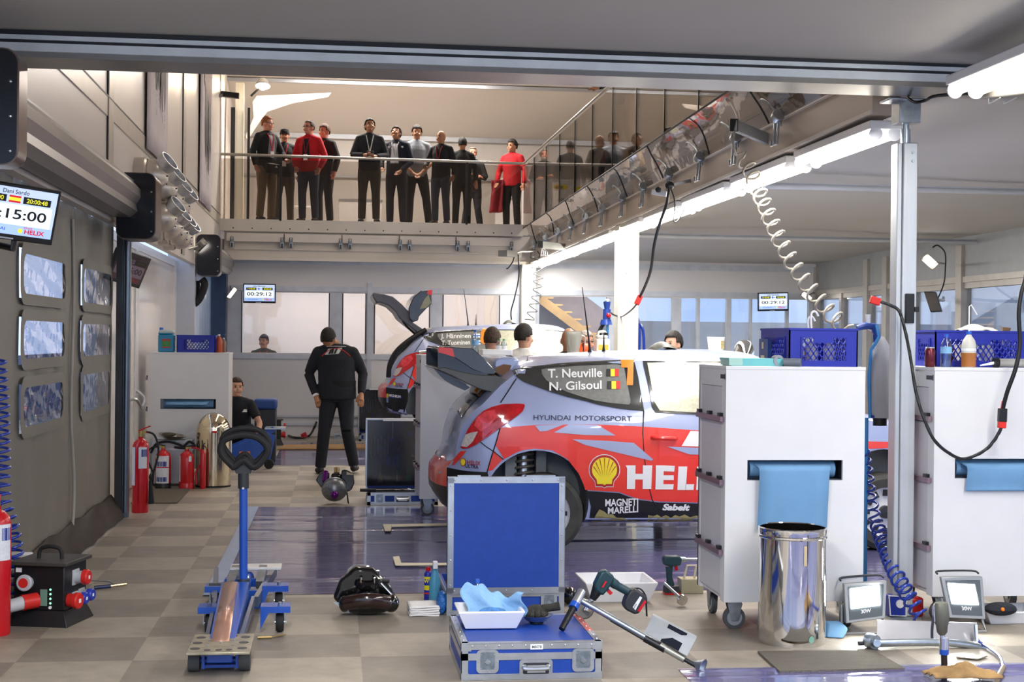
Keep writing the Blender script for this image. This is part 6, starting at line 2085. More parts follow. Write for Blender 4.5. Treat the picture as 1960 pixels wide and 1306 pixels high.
part('grip', MB().cyl((-.10, -.03, .015), (0, 0, .02), .013, n=10), mat('grip_navy', '1d2c5c', .4), t)
part('trigger_wire', MB().tube([(.03, .0, .03), (-.02, .03, .045), (-.14, .05, .05)], .004, 6), M_STEEL, t)
# blue coiled hose by the near extinguisher
M_BHOSE = mat('blue_air_hose', '1c3aa0', .2, coat=.5, var=.05)
pth = [P(-4, 690, Y=8.9), P(2, 780, Y=8.9), P(4, 880, Y=8.9), P(6, 960, Y=8.85), P(20, 1010, Y=8.8), P(30, 1080, Y=8.8), P(32, 1140, Y=8.8)]
single('coil_hose', MB().tube(coil(smoothpath(pth, 5), lambda q_: .045 + .02 * max(0, q_ - .6), 27, 12), .0085, 7), M_BHOSE, 'blue coiled air hose hanging down to the floor beside the black power box', 'hose', smooth=80)
single('pale_sack', MB().bx(-1.93, -1.80, 8.92, 8.98, 0, .36), mat('pale_panel_card', 'd8d6d4', .6), 'pale card panel standing behind the blue coiled hose by the curtain', 'panel', bevel=.01)

# ------------------------------------------------------------------ wheel hub assemblies
M_HUBB = mat('gloss_black_upright', '0c0c0d', .16, var=.1, coat=.6)
M_CAL = mat('caliper_dark_brown', '2a1714', .18, coat=.6, var=.1)
t = thing('wheel_hub', 'black wheel hub with five studs lying on the floor before the film edge', 'wheel hub', tuple(P(697, 1176, Z=0).xy) + (0,))
hc_ = Vector((.02, .06, .17))
ax = Vector((0, -.45, .9)).normalized()
part('shield', MB().prism([(-.19, .06, .09), (-.15, .06, .2), (-.06, .06, .28), (.05, .06, .27), (.16, .06, .16), (.2, .06, .08), (.16, .06, .035), (-.12, .06, .03)], (0, -.03, 0), (0, .07, 0)), M_HUBB, t, bevel=.02)
part('hub_ring', MB().lathe([(.045, 0), (.075, .0), (.085, .02), (.075, .045), (.05, .05), (.045, .02)], hc_, ax, 28), M_HUBB, t)
part('toothed_ring', MB().lathe([(.055, 0), (.07, 0), (.07, .03), (.055, .03)], Vector((-.03, .14, .22)), Vector((-.1, -.3, .95)), 30), mat('ring_steel', '9aa6ac', .3, .8, var=.5, vscale=60), t)
part('carrier', MB().cyl(hc_ - ax * .12, hc_ + ax * .01, .10, .078, n=26), M_HUBB, t)
x_, y_, z_ = basis(ax)
for i in range(5):
    a = 2 * PI * i / 5 + .3
    c = hc_ + (x_ * math.cos(a) + y_ * math.sin(a)) * .065 + ax * .03
    part('stud', MB().cyl(c, c + Vector((0, -.01, .05)), .009, n=10), M_CHROME, t)
part('brake_caliper', MB().grid(lambda u, v: Vector((-.13 + .30 * u, -.07 - .05 * math.sin(PI * u) + .03 * math.cos(2 * PI * v), .075 + .03 * math.sin(PI * u) + .045 * math.sin(2 * PI * v))), 16, 14), M_CAL, t, 60)
part('caliper_end', MB().ball((-.12, -.06, .075), (.035, .04, .05), 12, 8), M_HUBB, t)
part('caliper_end', MB().ball((.16, -.06, .075), (.05, .05, .055), 12, 8), M_HUBB, t)
part('lower_body', MB().ball((.02, .0, .06), (.17, .1, .06), 18, 10), M_HUBB, t)
part('pale_shield_edge', MB().prism([(-.185, -.045, .085), (-.10, -.06, .075), (-.09, -.06, .02), (-.13, -.05, .035)], (0, -.004, 0), (0, .004, 0)), mat('pale_blue_plate', 'b9cdd6', .4), t)
part('link_rod', MB().cyl((.10, -.02, .19), (.19, -.07, .10), .008, n=8).cyl((.13, -.07, .088), (.20, -.08, .085), .012, n=10), M_CHROME, t)
part('banjo_bolt', MB().cyl((.11, .0, .20), (.15, -.01, .20), .011, n=8), M_BLACK, t)
t = thing('wheel_hub', 'black wheel hub with purple parts and a spring damper beside the open tool case', 'wheel hub', tuple(P(640, 964, Z=0).xy) + (0,))
part('finned_cone', MB().lathe([(.02, -.02), (.05, -.015), (.11, .03), (.125, .06), (.12, .10), (.10, .11)], (.0, -.10, .115), (0, .95, .35), 28), mat('hub_grey_metal', '8b8d8f', .35, .7, var=.25, vscale=50), t)
part('tooth_band', MB().lathe([(.112, .075), (.13, .075), (.13, .10), (.112, .10)], (.0, -.10, .115), (0, .95, .35), 28), mat('ring_steel', '9aa6ac', .3, .8, var=.5, vscale=60), t)
part('purple_core', MB().ball((0, -.13, .10), (.04, .03, .04), 12, 8), mat('anodised_purple', '6a1c7a', .25, .6), t)
dm = part('damper', MB().cyl((.0, -.03, .16), (.02, .08, .31), .03, n=14), M_HUBB, t)
part('coil_spring', MB().tube(coil([(.0, -.03, .17), (.02, .05, .29)], .045, 6, 12), .008, 6), mat('spring_black', '27282a', .3, .4), dm)
part('damper_top', MB().cyl((.02, .06, .30), (.02, .08, .35), .028, n=12), mat('gold_fitting', 'b8a070', .3, .8), dm)
part('purple_reservoir', MB().cyl((-.10, .0, .22), (-.09, .05, .32), .026, n=14), MATS['anodised_purple'], t)
part('brake_shield', MB().prism([(-.19, .05, .23), (-.15, .05, .30), (-.08, .05, .33), (-.05, .05, .30), (-.06, .05, .14), (-.13, .05, .15)], (0, -.02, 0), (0, .02, 0)), M_HUBB, t, bevel=.01)
part('brake_shield', MB().prism([(.07, .05, .33), (.11, .05, .34), (.19, .05, .29), (.20, .05, .20), (.17, .05, .13), (.10, .05, .10), (.05, .05, .14)], (0, -.02, 0), (0, .02, 0)), M_HUBB, t, bevel=.01)
part('cream_pad', MB().prism([(.12, .025, .32), (.19, .025, .285), (.12, .025, .285)], (0, -.004, 0), (0, .004, 0)), mat('cream_pad', 'd8c9a0', .5), t)
part('prop_leg', MB().tube([(.12, .0, .14), (.14, -.02, .0)], .008, 6), M_BLACK, t)

# ------------------------------------------------------------------ things around the flight cases
t = thing('paper_towels', 'neat stack of white paper towels on the floor beside the blue spray bottle', 'paper towels', tuple(P(812, 1180, Z=0).xy) + (0,), .03)
for i in range(5):
    part('towel', MB().grid(lambda u, v, i=i: Vector((-.09 + .18 * u + .004 * (i % 2), -.01 + .21 * v, .012 * i + .006 + .003 * math.sin(5 * u + i) * (1 - v))), 10, 8), mat('white_towel_paper', 'e9e6e4', .9, bump=.2, bscale=90), t, 80, solid=.011)
t = thing('spray_can', 'slim blue and yellow spray can with a red cap behind the paper towels', 'spray can', tuple(P(819, 1150, Z=0).xy) + (0,))
part('body', MB().lathe([(.001, 0), (.026, 0), (.026, .17), (.02, .185), (.014, .19)], n=18), mat('can_blue', '2430a0', .3), t)
for z0, z1, m in ((.14, .155, 'f2e12a'), (.07, .10, 'f2e12a'), (.045, .055, 'd8372a')):
    part('can_band', MB().lathe([(.0265, z0), (.0265, z1)], n=18), mat('can_' + m, m, .35), t)
b = MB()
text(b, 'WD', .022, (-.0, -.0275, .118), (1, 0, 0), (0, 0, 1), .03, 'CENTER')
part('can_lettering', b, M_CARYEL, t, 0)
part('cap', MB().cyl((0, 0, .188), (0, 0, .215), .015, n=12), M_RED, t)
t = thing('cleaner_bottle', 'translucent light blue cleaner bottle with a white trigger top', 'bottle', tuple(P(832, 1160, Z=0).xy) + (0,))
part('body', MB().lathe([(.001, 0), (.036, 0), (.038, .03), (.034, .16), (.018, .22), (.014, .235)], n=20), mat('cleaner_blue', '5fb4d8', .2, trans=.3), t)
part('trigger_top', MB().bx(-.015, .015, -.04, .02, .235, .28), M_WPLAS, t, bevel=.005)
t = thing('blue_bag', 'crumpled dark blue plastic bag between the cleaner bottle and the open case', 'bag', tuple(P(846, 1178, Z=0).xy) + (0,))
part('bag', MB().ball((0, .03, .07), (.035, .05, .075), 14, 10), mat('bag_blue', '1f5fa8', .25, bump=.8, bscale=40), t)
# tray on the closed case
CZ = .185
def tray(label, loc, w, d, h, rz=0, th=.006):
    t = thing('white_tray', label, 'tray', loc, rz, 'white plastic trays')
    b = MB()
    def ring(k, z, o=0):
        return [(-w / 2 * k - o, -d / 2 * k - o, z), (w / 2 * k + o, -d / 2 * k - o, z), (w / 2 * k + o, d / 2 * k + o, z), (-w / 2 * k - o, d / 2 * k + o, z)]
    vs = ring(.84, 0) + ring(1, h) + ring(1, h, .014) + ring(1, h - .008, .014) + ring(.98, h - .004) + ring(.82, th)
    fs = [(3, 2, 1, 0), (20, 21, 22, 23)]
    for a, c in ((0, 4), (4, 8), (8, 12)):
        pass
    def band(a, c):
        return [(a + i, a + (i + 1) % 4, c + (i + 1) % 4, c + i) for i in range(4)]
    fs += band(0, 12) + band(12, 8) + band(8, 4) + band(4, 16) + band(16, 20)
    part('tub', b.add(vs, fs), M_WPLAS, t, 0, bevel=.004)
    return t
c_ = P(942, 1208, Z=CZ)
tray('white plastic tray holding blue paper on top of the closed flight case', (c_.x + .0, c_.y + .155, CZ), .315, .25, .095)
TX, TY = c_.x, c_.y + .155
t = thing('blue_paper_sheet', 'large crumpled sheet of light blue paper standing in the white tray', 'paper', (TX, TY, CZ + .01))
part('sheet', MB().grid(lambda u, v: Vector((-.13 + .31 * u + .02 * math.sin(6 * v), .02 + .05 * math.sin(5 * u) * v + .03 * math.sin(9 * u + 2 * v) - .05 * (1 - v), .03 + v * (.14 + .03 * math.sin(6 * u + .5) + .012 * math.sin(23 * u)))), 26, 14), mat('light_blue_tissue', '8cb8e0', .8, bump=.4, bscale=30), t, 80, solid=.001)
t = thing('blue_cloth', 'scrunched darker blue cloth lying in the white tray before the paper', 'cloth', (TX + .0, TY - .065, CZ + .01))
rr = random.Random(4)
part('cloth', MB().ball((0, 0, .045), (.075, .035, .05), 24, 16), mat('scrunched_blue_cloth', '4f87c4', .85, var=.3, vscale=30, bump=1.0, bscale=18), t, 80)
part('fold', MB().tube(smoothpath([(-.07, -.02, .03), (-.03, -.05, .065), (.03, -.045, .05), (.07, -.02, .07), (.02, -.035, .085), (-.05, -.03, .075)], 5), .014, 7), mat('scrunched_blue_cloth', '4f87c4', .85), t)
bottle('water_bottle', 'clear water bottle with a bright blue cap behind the paper in the tray', (TX - .055, TY + .075, CZ + .012), .033, .215, M_CLEAR, M_BCAP)
c_ = P(1030, 1197, Z=CZ)
t = thing('magnetic_dish', 'small steel dish heaped with dark gloves on the closed flight case', 'dish', (c_.x, c_.y + .06, CZ))
part('bowl', MB().lathe([(.001, .018), (.05, .02), (.085, .045), (.088, .045), (.055, .014), (.03, .012)], n=28), M_STEEL, t)
part('magnet_foot', MB().cyl((0, 0, 0), (0, 0, .014), .038, n=20), M_BLACK, t)
t = thing('work_gloves', 'pair of dark work gloves heaped in the steel dish', 'gloves', (c_.x, c_.y + .06, CZ + .025))
M_GLOVE = mat('glove_dark_knit', '37352f', .9, var=.3, vscale=25, bump=.5, bscale=90)
for i, (x, y, a, L) in enumerate(((-.05, -.03, 1.2, .07), (-.03, -.045, 1.5, .08), (.0, -.05, 1.6, .085), (.03, -.04, 1.8, .075), (-.055, .0, .9, .07), (.045, -.01, 2.2, .07))):
    d = Vector((math.cos(a), math.sin(a) * .6, .35))
    p = Vector((x, y, .025))
    part('finger', MB().tube([p, p + d * L * .5, p + d * L + Vector((0, 0, -.012))], [.016, .017, .013], 8).ball(p, .016, 8, 6), M_GLOVE, t)
part('palm', MB().ball((0, .01, .035), (.06, .05, .035), 14, 8), M_GLOVE, t)
part('cuff', MB().tube([(.03, .0, .05), (.08, .0, .055), (.12, -.01, .065)], [.022, .02, .024], 10), M_GLOVE, t)

# wheel lifting bar: steel tube leaning from the case to the floor
A = P(1107, 1147, Y=7.42)
B_ = P(1334, 1276, Z=.03)
t = thing('lifting_bar', 'long steel lifting bar leaning from the flight case to the floor', 'lifting bar', (A.x, A.y, 0))
d = (B_ - A).normalized()
part('shaft', MB().cyl(A, A.lerp(B_, .74), .0165, n=18), M_STEEL, t, world=True)
hd = P(1111, 1138, Y=7.42)
hl = P(1075, 1205, Z=CZ + .006)
hdir = (hl - hd).normalized()
part('cross_head', MB().cyl(hd - hdir * .02, hd + hdir * .065, .024, n=18), M_ALU, t, world=True)
part('blue_ring', MB().cyl(hd + hdir * .065, hd + hdir * .095, .026, n=18), M_BLUEP, t, world=True)
part('cross_grip', MB().cyl(hd + hdir * .09, hl, .019, .016, n=16), M_BLACK, t, world=True)
part('sleeve', MB().cyl(A.lerp(B_, .70), A.lerp(B_, .90), .019, n=16), mat('satin_alu_sleeve', 'a5a49a', .4, .6), t, world=True)
part('rubber_sleeve', MB().cyl(A.lerp(B_, .57) - Vector((0, 0, .006)), A.lerp(B_, .74) - Vector((0, 0, .004)), .021, n=16), M_BLACK, t, world=True)
part('under_strip', MB().bar(A.lerp(B_, .28) - Vector((0, 0, .016)), A.lerp(B_, .58) - Vector((0, 0, .018)), .015, .008), M_BLACK, t, world=True)
part('swivel', MB().cyl(A.lerp(B_, .90), B_, .012, n=12), M_BLACK, t, world=True)
part('foot_cup', MB().lathe([(.012, -.03), (.03, .0), (.045, .018), (.04, .02)], B_ + Vector((.012, -.005, .005)), (.6, -.5, -.25), 20), M_STEEL, t, world=True)
pl = [P(1246, 1181, Y=7.25), P(1264, 1183, Y=7.35), P(1331, 1221, Y=7.15), P(1318, 1255, Y=7.10), P(1234, 1211, Y=7.25)]
pl = [P(1249, 1178, Y=7.32), P(1333, 1222, Y=7.10), P(1315, 1256, Y=7.08), P(1233, 1211, Y=7.28)]
o = part('channel_plate', MB().prism(pl, (0, .0, 0), (.015, .05, .0)), mat('channel_steel', 'b4b8bc', .4, .4, var=.12, vscale=6), t, world=True)
f = [pl[0].lerp(pl[3], .05), pl[0].lerp(pl[1], .75) + (pl[3] - pl[0]) * .05, pl[3].lerp(pl[2], .75) - (pl[3] - pl[0]) * .05, pl[3].lerp(pl[0], .05)]
part('dark_film', MB().prism([pl[0].lerp(pl[1], .38), pl[0].lerp(pl[1], .8), pl[3].lerp(pl[2], .8), pl[3].lerp(pl[2], .38)], (0, -.002, 0), (0, .0, 0)), mat('dark_blue_film', '2f3440', .15, .5), o, world=True)

# cordless wrench and drill
M_TEAL = mat('tool_dark_teal', '1c3c44', .4, var=.1)
def wrench():
    t = thing('impact_wrench', 'dark teal cordless impact wrench resting nose down against the lifting bar', 'power tool', tuple(P(1180, 1175, Y=7.5)))
    Y = 7.5
    W = lambda px, py, dy=0: P(px, py, Y=Y + dy)
    part('motor_body', MB().prism([W(*p) for p in ((1136, 1118), (1148, 1093), (1160, 1090), (1174, 1102), (1173, 1112), (1160, 1130), (1152, 1140), (1138, 1130))], (0, -.035, 0), (0, .035, 0)), M_TEAL, t, world=True, bevel=.012)
    part('gear_nose', MB().cyl(W(1147, 1123), W(1134, 1148), .036, .018, n=18), M_BLACK, t, world=True)
    part('chuck', MB().cyl(W(1134, 1147), W(1128, 1158), .015, n=14).cyl(W(1128, 1158), W(1122, 1168), .020, n=14), M_CHROME, t, world=True)
    part('grip', MB().tube(smoothpath([W(1168, 1112), W(1182, 1122), W(1200, 1132), W(1210, 1138)], 4), [.026] * 4 + [.022] * 6 + [.026] * 3, 12), M_TEAL, t, world=True)
    part('trigger', MB().bar(W(1163, 1130), W(1170, 1137), .022, .02), M_RED, t, world=True)
    bt = part('battery', MB().prism([W(*p) for p in ((1195, 1145), (1204, 1128), (1216, 1126), (1236, 1140), (1234, 1152), (1220, 1173), (1212, 1174), (1196, 1166), (1191, 1158))], (0, -.04, 0), (0, .04, 0)), M_DKGREY, t, world=True, bevel=.01)
    part('battery_label', MB().prism([W(*p) for p in ((1208, 1160), (1222, 1139), (1226, 1142), (1213, 1166))], (0, -.042, 0), (0, -.040, 0)), M_LBL, bt, world=True)
    part('battery_stripe', MB().prism([W(*p) for p in ((1217, 1166), (1231, 1146), (1234, 1150), (1221, 1170))], (0, -.043, 0), (0, -.040, 0)), M_RED, bt, world=True)
    b = MB()
    ex = (W(1222, 1141) - W(1210, 1161))
    text(b, 'LION', .008, W(1211, 1163) - Vector((0, .0425, 0)), ex, Vector((0, 0, 1)).lerp(Vector((-1, 0, 0)), .5), .03)
    part('battery_lettering', b, M_BLACK, bt, 0, world=True)
    part('wrist_strap', MB().tube(smoothpath([W(1214, 1127), W(1226, 1128), W(1236, 1142), W(1237, 1160), W(1238, 1180)], 5), .005, 6), M_BLACK, t, world=True)
    part('body_lettering', MB().bar(W(1150, 1122) - Vector((0, .047, 0)), W(1157, 1110) - Vector((0, .047, 0)), .002, .010), M_RED, t, world=True)
wrench()
t = thing('grinder_disc', 'round steel grinding disc on edge on the closed case behind the lifting bar head', 'disc', tuple(P(1118, 1178, Y=7.66)))
part('disc', MB().lathe([(.001, -.012), (.05, -.012), (.055, 0), (.05, .012), (.001, .012)], P(1118, 1166, Y=7.66), (-.3, -1, .2), 26), mat('disc_grey', '77726a', .45, .5, var=.2), t, world=True)
part('arbor', MB().cyl(P(1118, 1168, Y=7.66), P(1121, 1164, Y=7.6), .014, n=12), M_CHROME, t, world=True)
c_ = P(1188, 1156, Z=0)
t0_ = tray('white plastic tray standing empty on the floor behind the impact wrench', (c_.x + .01, c_.y + .22, 0), .44, .40, .13)
t = thing('cordless_drill', 'dark teal cordless drill standing upright on its battery by the trolley', 'power tool', tuple(P(1283, 1139, Z=0)))
Y = P(1283, 1139, Z=0).y + .03
W = lambda px, py: P(px, py, Y=Y)
part('battery', MB().prism([W(*p) for p in ((1270, 1139), (1272, 1122), (1298, 1120), (1300, 1137), (1298, 1139))], (0, -.04, 0), (0, .04, 0)), M_DKGREY, t, world=True, bevel=.008)
part('battery_band', MB().prism([W(*p) for p in ((1270, 1139), (1270, 1134), (1299, 1133), (1299, 1139))], (0, -.041, 0), (0, .035, 0)), M_RED, t, world=True)
part('grip', MB().tube([W(1284, 1122), W(1281, 1105), W(1281, 1085)], [.026, .021, .026], 12), M_TEAL, t, world=True)
part('motor_body', MB().prism([W(*p) for p in ((1268, 1070), (1270, 1064), (1296, 1063), (1304, 1067), (1302, 1082), (1285, 1084), (1270, 1082))], (0, -.033, 0), (0, .033, 0)), M_TEAL, t, world=True, bevel=.012)
part('chuck', MB().cyl(W(1300, 1072), W(1312, 1071), .022, .016, n=14).cyl(W(1312, 1071), W(1335, 1071), .009, n=10), M_STEEL, t, world=True)
part('trigger', MB().bar(W(1293, 1083), W(1295, 1092), .02, .016), M_RED, t, world=True)
t = thing('parts_tin', 'beige open tin standing on the floor between drill and trolley', 'tin', tuple(P(1320, 1137, Z=0)))
c_ = P(1304, 1137, Z=0)
part('tin', MB().bx(0, .15, 0, .12, 0, .09).bx(0, .15, 0, .12, .09, .095), mat('beige_tin', 'b0a98c', .4, .2), t, bevel=.003).location = c_ - P(1320, 1137, Z=0)
part('tin_frame', MB().tube([c_ + Vector((.03, .05, .095)), c_ + Vector((.05, .05, .18)), c_ + Vector((.11, .05, .18)), c_ + Vector((.1, .05, .095))], .008, 6), mat('frame_cream', 'cfc3a6', .5), t, world=True)
t = thing('steel_pin', 'round headed steel pin lying on the floor below the cordless drill', 'pin', tuple(P(1306, 1160, Z=0)))
c_ = P(1308, 1150, Z=.04)
part('head', MB().lathe([(.001, 0), (.034, 0), (.036, .02), (.02, .03), (.001, .03)], c_, (-.35, .9, .2), 24), M_CHROME, t, world=True)
part('rod', MB().cyl(c_ + Vector((-.01, .02, .01)), c_ + Vector((-.075, .2, .075)), .009, n=10), M_STEEL, t, world=True)
single('rubber_boot', MB().ball(P(1090, 1140, Z=.055), (.055, .06, .055), 16, 10), mat('gloss_black_rubber', '131313', .2, coat=.4), 'glossy black rubber boot on the floor beside the open flight case', 'rubber boot')

# ------------------------------------------------------------------ floodlights and front floor things
def floodlight(label, quad_px, Y, lean, loopside):
    c = P(sum(p[0] for p in quad_px) / 4, sum(p[1] for p in quad_px) / 4, Y=Y)
    t = thing('floodlight', label, 'floodlight', (c.x, c.y, 0), 0, 'small square floodlights')
    v = [P(px, py, Y=Y + lean * (1 if i in (2, 3) else -0)) for i, (px, py) in enumerate(quad_px)]   # bl, br, tr, tl
    cen = sum(v, Vector()) / 4
    part('housing', MB().prism(v, (0, -.006, 0), (0, .03, 0)).prism([cen + (p - cen) * .75 for p in v], (0, .03, 0), (0, .08, 0)), mat('floodlight_grey', '9c9e9f', .4, .3), t, world=True, bevel=.005)
    part('front_glass', MB().prism([cen + (p - cen) * .84 for p in v], (0, -.008, 0), (0, -.004, 0)), mat('floodlight_panel', '50565a', .25), t, world=True)
    up = (v[3] - v[0]); rt = (v[1] - v[0])
    e = [v[0] + rt * a + up * c_ for a, c_ in ((.14, .36), (.88, .36), (.88, .86), (.14, .86))]
    part('lit_panel', MB().prism(e, (0, -.0105, 0), (0, -.009, 0)), emis('floodlight_glow', 'fbfffc', 90), t, world=True)
    b = MB()
    text(b, '30W', up.length * .09, v[0] + rt * .38 + up * .21 - Vector((0, .0095, 0)), rt, up, .03)
    part('watt_lettering', b, M_WPLAS, t, 0, world=True)
    s = v[0] if loopside < 0 else v[1]
    part('stand', MB().tube([v[0] + up * .45 + rt * -.03 + Vector((0, .03, 0)), v[0] + rt * -.03 + Vector((0, .05, -.02)), v[0] + rt * -.02 + Vector((0, .0, 0)) - Vector((0, 0, v[0].z - .006)), v[1] + rt * .02 - Vector((0, 0, v[1].z - .006)), v[1] + rt * .03 + Vector((0, .05, -.02)), v[1] + up * .45 + rt * .03 + Vector((0, .03, 0))], .008, 6), mat('floodlight_grey', '9c9e9f', .4, .3), t, world=True)
    part('carry_bail', MB().tube(smoothpath([v[3] + Vector((0, .05, .01)), v[3].lerp(v[2], .1) + Vector((0, .09, .02)), v[3].lerp(v[2], .9) + Vector((0, .09, .02)), v[2] + Vector((0, .05, .01))], 4), .006, 6), M_DKGREY, t, world=True)
floodlight('lit square floodlight on the floor between bin and blue coiled hose', [(1619, 1194), (1694, 1184), (1697, 1112), (1615, 1118)], 7.95, .05, -1)
floodlight('lit square floodlight on the floor beyond the upright pneumatic tool', [(1817, 1183), (1886, 1186), (1880, 1104), (1801, 1105)], 7.95, .04, -1)
t = thing('lifting_bracket', 'flat steel plate bracket with a tube lying before the floodlights', 'bracket', tuple(P(1770, 1225, Z=0)))
v = [P(1678, 1224, Y=7.62), P(1868, 1228, Y=7.62), P(1870, 1193, Y=7.68), P(1679, 1187, Y=7.68)]
part('plate', MB().prism(v, (0, 0, 0), (0, .005, 0)), mat('plate_steel_pale', 'b4b3b8', .3, .6, var=.15, vscale=5), t, world=True)
part('cross_tube', MB().tube(smoothpath([P(1672, 1232, Y=7.55), P(1760, 1230, Y=7.55), P(1830, 1232, Y=7.55), P(1885, 1241, Y=7.55)], 5), .021, 14), M_STEEL, t, world=True)
part('end_hub', MB().lathe([(.014, -.03), (.04, -.03), (.044, 0), (.04, .03), (.014, .03)], P(1669, 1228, Y=7.58), (.35, -1, 0), 20).cyl(P(1676, 1232, Y=7.55), P(1679, 1232, Y=7.48), .02, n=14), M_STEEL, t, world=True)
part('stub_bar', MB().cyl(P(1643, 1232, Y=7.6), P(1662, 1231, Y=7.6), .012, n=10), M_DKGREY, t, world=True)
part('end_post', MB().cyl(P(1867, 1196, Y=7.6), P(1869, 1228, Y=7.58), .012, n=10), M_CHROME, t, world=True)
part('slotted_plate', MB().prism([P(x, y, Z=.01) for x, y in ((1830, 1252), (1890, 1256), (1872, 1262), (1832, 1258))], (0, 0, -.004), (0, 0, .002)), M_PLATE, t, world=True)
t = thing('pneumatic_wrench', 'grey pneumatic wrench standing upright on its long steel socket bar', 'pneumatic tool', tuple(P(1808, 1292, Z=0)))
Y = P(1808, 1292, Z=0).y
W = lambda px, py: P(px, py, Y=Y)
part('tool_body', MB().lathe([(.001, .0), (.03, .0), (.036, .012), (.038, .05), (.036, .10), (.030, .115), (.026, .15), (.014, .165)], W(1801, 1154), W(1806, 1290) - W(1801, 1154), 22), mat('tool_grey_green', '6d6d5e', .4, .3, var=.15), t, world=True)
part('throttle_lever', MB().tube(smoothpath([W(1791, 1158), W(1787, 1180), W(1784, 1205), W(1784, 1222)], 4), .007, 6), M_DKGREY, t, world=True)
part('joint', MB().cyl(W(1803, 1200), W(1804, 1222), .014, n=12).cyl(W(1807, 1221), W(1807, 1243), .024, n=16), M_CHROME, t, world=True)
part('blue_ring', MB().cyl(W(1807, 1243), W(1807, 1253), .023, n=16), M_BLUEP, t, world=True)
part('socket_bar', MB().cyl(W(1807, 1252), W(1808, 1293), .016, n=14), mat('dark_socket', '3a3634', .4, .6), t, world=True)
part('inlet', MB().cyl(W(1787, 1160), W(1789, 1190), .009, n=10), M_CHROME, t, world=True)
single('brown_rag', MB().grid(lambda u, v: P(1782 + 130 * u, 1306, Z=0) + Vector((0, -.05 + .16 * v, .03 + .05 * math.sin(PI * u) * math.sin(PI * v) + .014 * math.sin(14 * u + 6 * v) * math.sin(9 * v))), 30, 14), mat('brown_leather_rag', '9a7a4e', .85, var=.3, vscale=12, bump=.5, bscale=25), 'crumpled brown leather rag on the floor at the front edge', 'rag', smooth=80, solid=.006)
t = thing('air_line', 'thin blue air line with brass coupling curving to the brown rag', 'hose', tuple(P(1900, 1270, Z=0)))
part('line', MB().tube(smoothpath([P(1866, 1195, Y=7.7), P(1872, 1226, Y=7.6), P(1895, 1242, Z=.02), P(1914, 1258, Z=.02), P(1921, 1278, Z=.02)], 5), .008, 8), M_BHOSE, t, world=True)
part('coupling', MB().cyl(P(1921, 1278, Z=.02), P(1908, 1302, Z=.02), .014, n=12), mat('brass_gun', 'b8a27a', .3, .8), t, world=True)
t = thing('blue_paper_wad', 'folded blue paper wad on the floor between bin and floodlight', 'paper', tuple(P(1598, 1224, Z=0)))
part('wad', MB().prism([P(1580, 1222, Z=0), P(1616, 1224, Z=0), P(1625, 1204, Y=7.9), P(1612, 1195, Y=7.95), P(1584, 1196, Y=7.95)], (0, 0, .002), (.01, .10, .002)), M_PAPER, t, world=True, bevel=.012)
tray('white plastic tray with dark bits under the trolley beyond the post', tuple(P(1935, 1197, Z=0).xy + Vector((.04, .14))) + (0,), .36, .26, .08)
t = thing('dark_cloth_heap', 'dark cloth heap with a small orange dot in the tray under the trolley', 'cloth', tuple(P(1930, 1172, Y=8.05)))
part('heap', MB().ball((0, .1, .0), (.10, .07, .04), 14, 8), mat('dark_cloth', '2c2f36', .9, var=.4, bump=.5, bscale=30), t)
part('orange_dot', MB().ball((-.02, .03, .01), .012, 8, 6), M_CARORG, t)
single('clear_tub', MB().lathe([(.001, 0), (.07, 0), (.085, .13), (.088, .13)], (3.18, 8.62, 0), n=26), M_CLEAR, 'clear plastic tub on the floor behind the first floodlight', 'tub')
t = thing('battery_charger', 'blue and red tool lying under the coiled blue hose beside the post', 'tool', tuple(P(1735, 1185, Z=0)))
c_ = P(1735, 1185, Z=0)
part('blue_case', MB().box((-.05, .05, .075), (.11, .08, .13)), mat('charger_blue', '2338a0', .4), t, bevel=.01)
part('red_case', MB().box((.085, .08, .06), (.09, .08, .12)), MATS['socket_red'], t, bevel=.015)
part('white_frame', MB().tube([(-.10, .005, .02), (.0, .005, .015), (.0, .005, .135), (-.11, .005, .14)], .005, 6, closed=True), M_WPLAS, t)
part('dial', MB().cyl((-.04, .01, .09), (-.04, .0, .09), .025, n=16), M_WPLAS, t)

# ------------------------------------------------------------------ air bottle with its blue hoses between the trolleys
Y = 8.82
W = lambda px, py: P(px, py, Y=Y)
t = thing('air_bottle', 'grey cloth covered air bottle with blue valve and straps beside the slim post', 'gas bottle', tuple(W(1684, 800)))
r_ = (W(1705, 700).x - W(1663, 700).x) / 2
part('bottle', MB().lathe([(.001, 0), (r_ * .8, .0), (r_, .04), (r_ * .98, .36), (r_ * .7, .47), (r_ * .25, .52)], (0, 0, 0), n=24), mat('grey_bottle_cloth', 'b6b6b8', .8, var=.08, bump=.2, bscale=12), t)
part('strap', MB().tube([W(1663, 800) + Vector((0, -.02, 0)), W(1661, 720) + Vector((0, -.02, 0)), W(1663, 670) + Vector((0, -.04, 0)), W(1676, 645) + Vector((0, -.06, 0)), W(1672, 622) + Vector((0, -.05, 0))], .011, 8), mat('light_blue_tube', '3f8fd0', .25), t, world=True)
part('strap', MB().tube([W(1704, 690) + Vector((0, -.02, 0)), W(1705, 730) + Vector((0, -.02, 0)), W(1696, 790) + Vector((0, -.02, 0)), W(1665, 798) + Vector((0, -.03, 0))], .009, 8), M_BHOSE, t, world=True)
part('foot', MB().cyl((0, 0, -.05), (0, 0, .01), r_ * .6, n=16), M_BLACK, t)
v_ = part('valve', MB().tube([W(1640, 628), W(1655, 624), W(1672, 625), W(1677, 640), W(1677, 655)], [.018, .024, .024, .022, .018], 10), mat('valve_blue', '24418e', .35), t, world=True)
part('valve_cap', MB().cyl(W(1662, 620), W(1661, 602), .014, .018, n=12), M_WPLAS, v_, world=True)
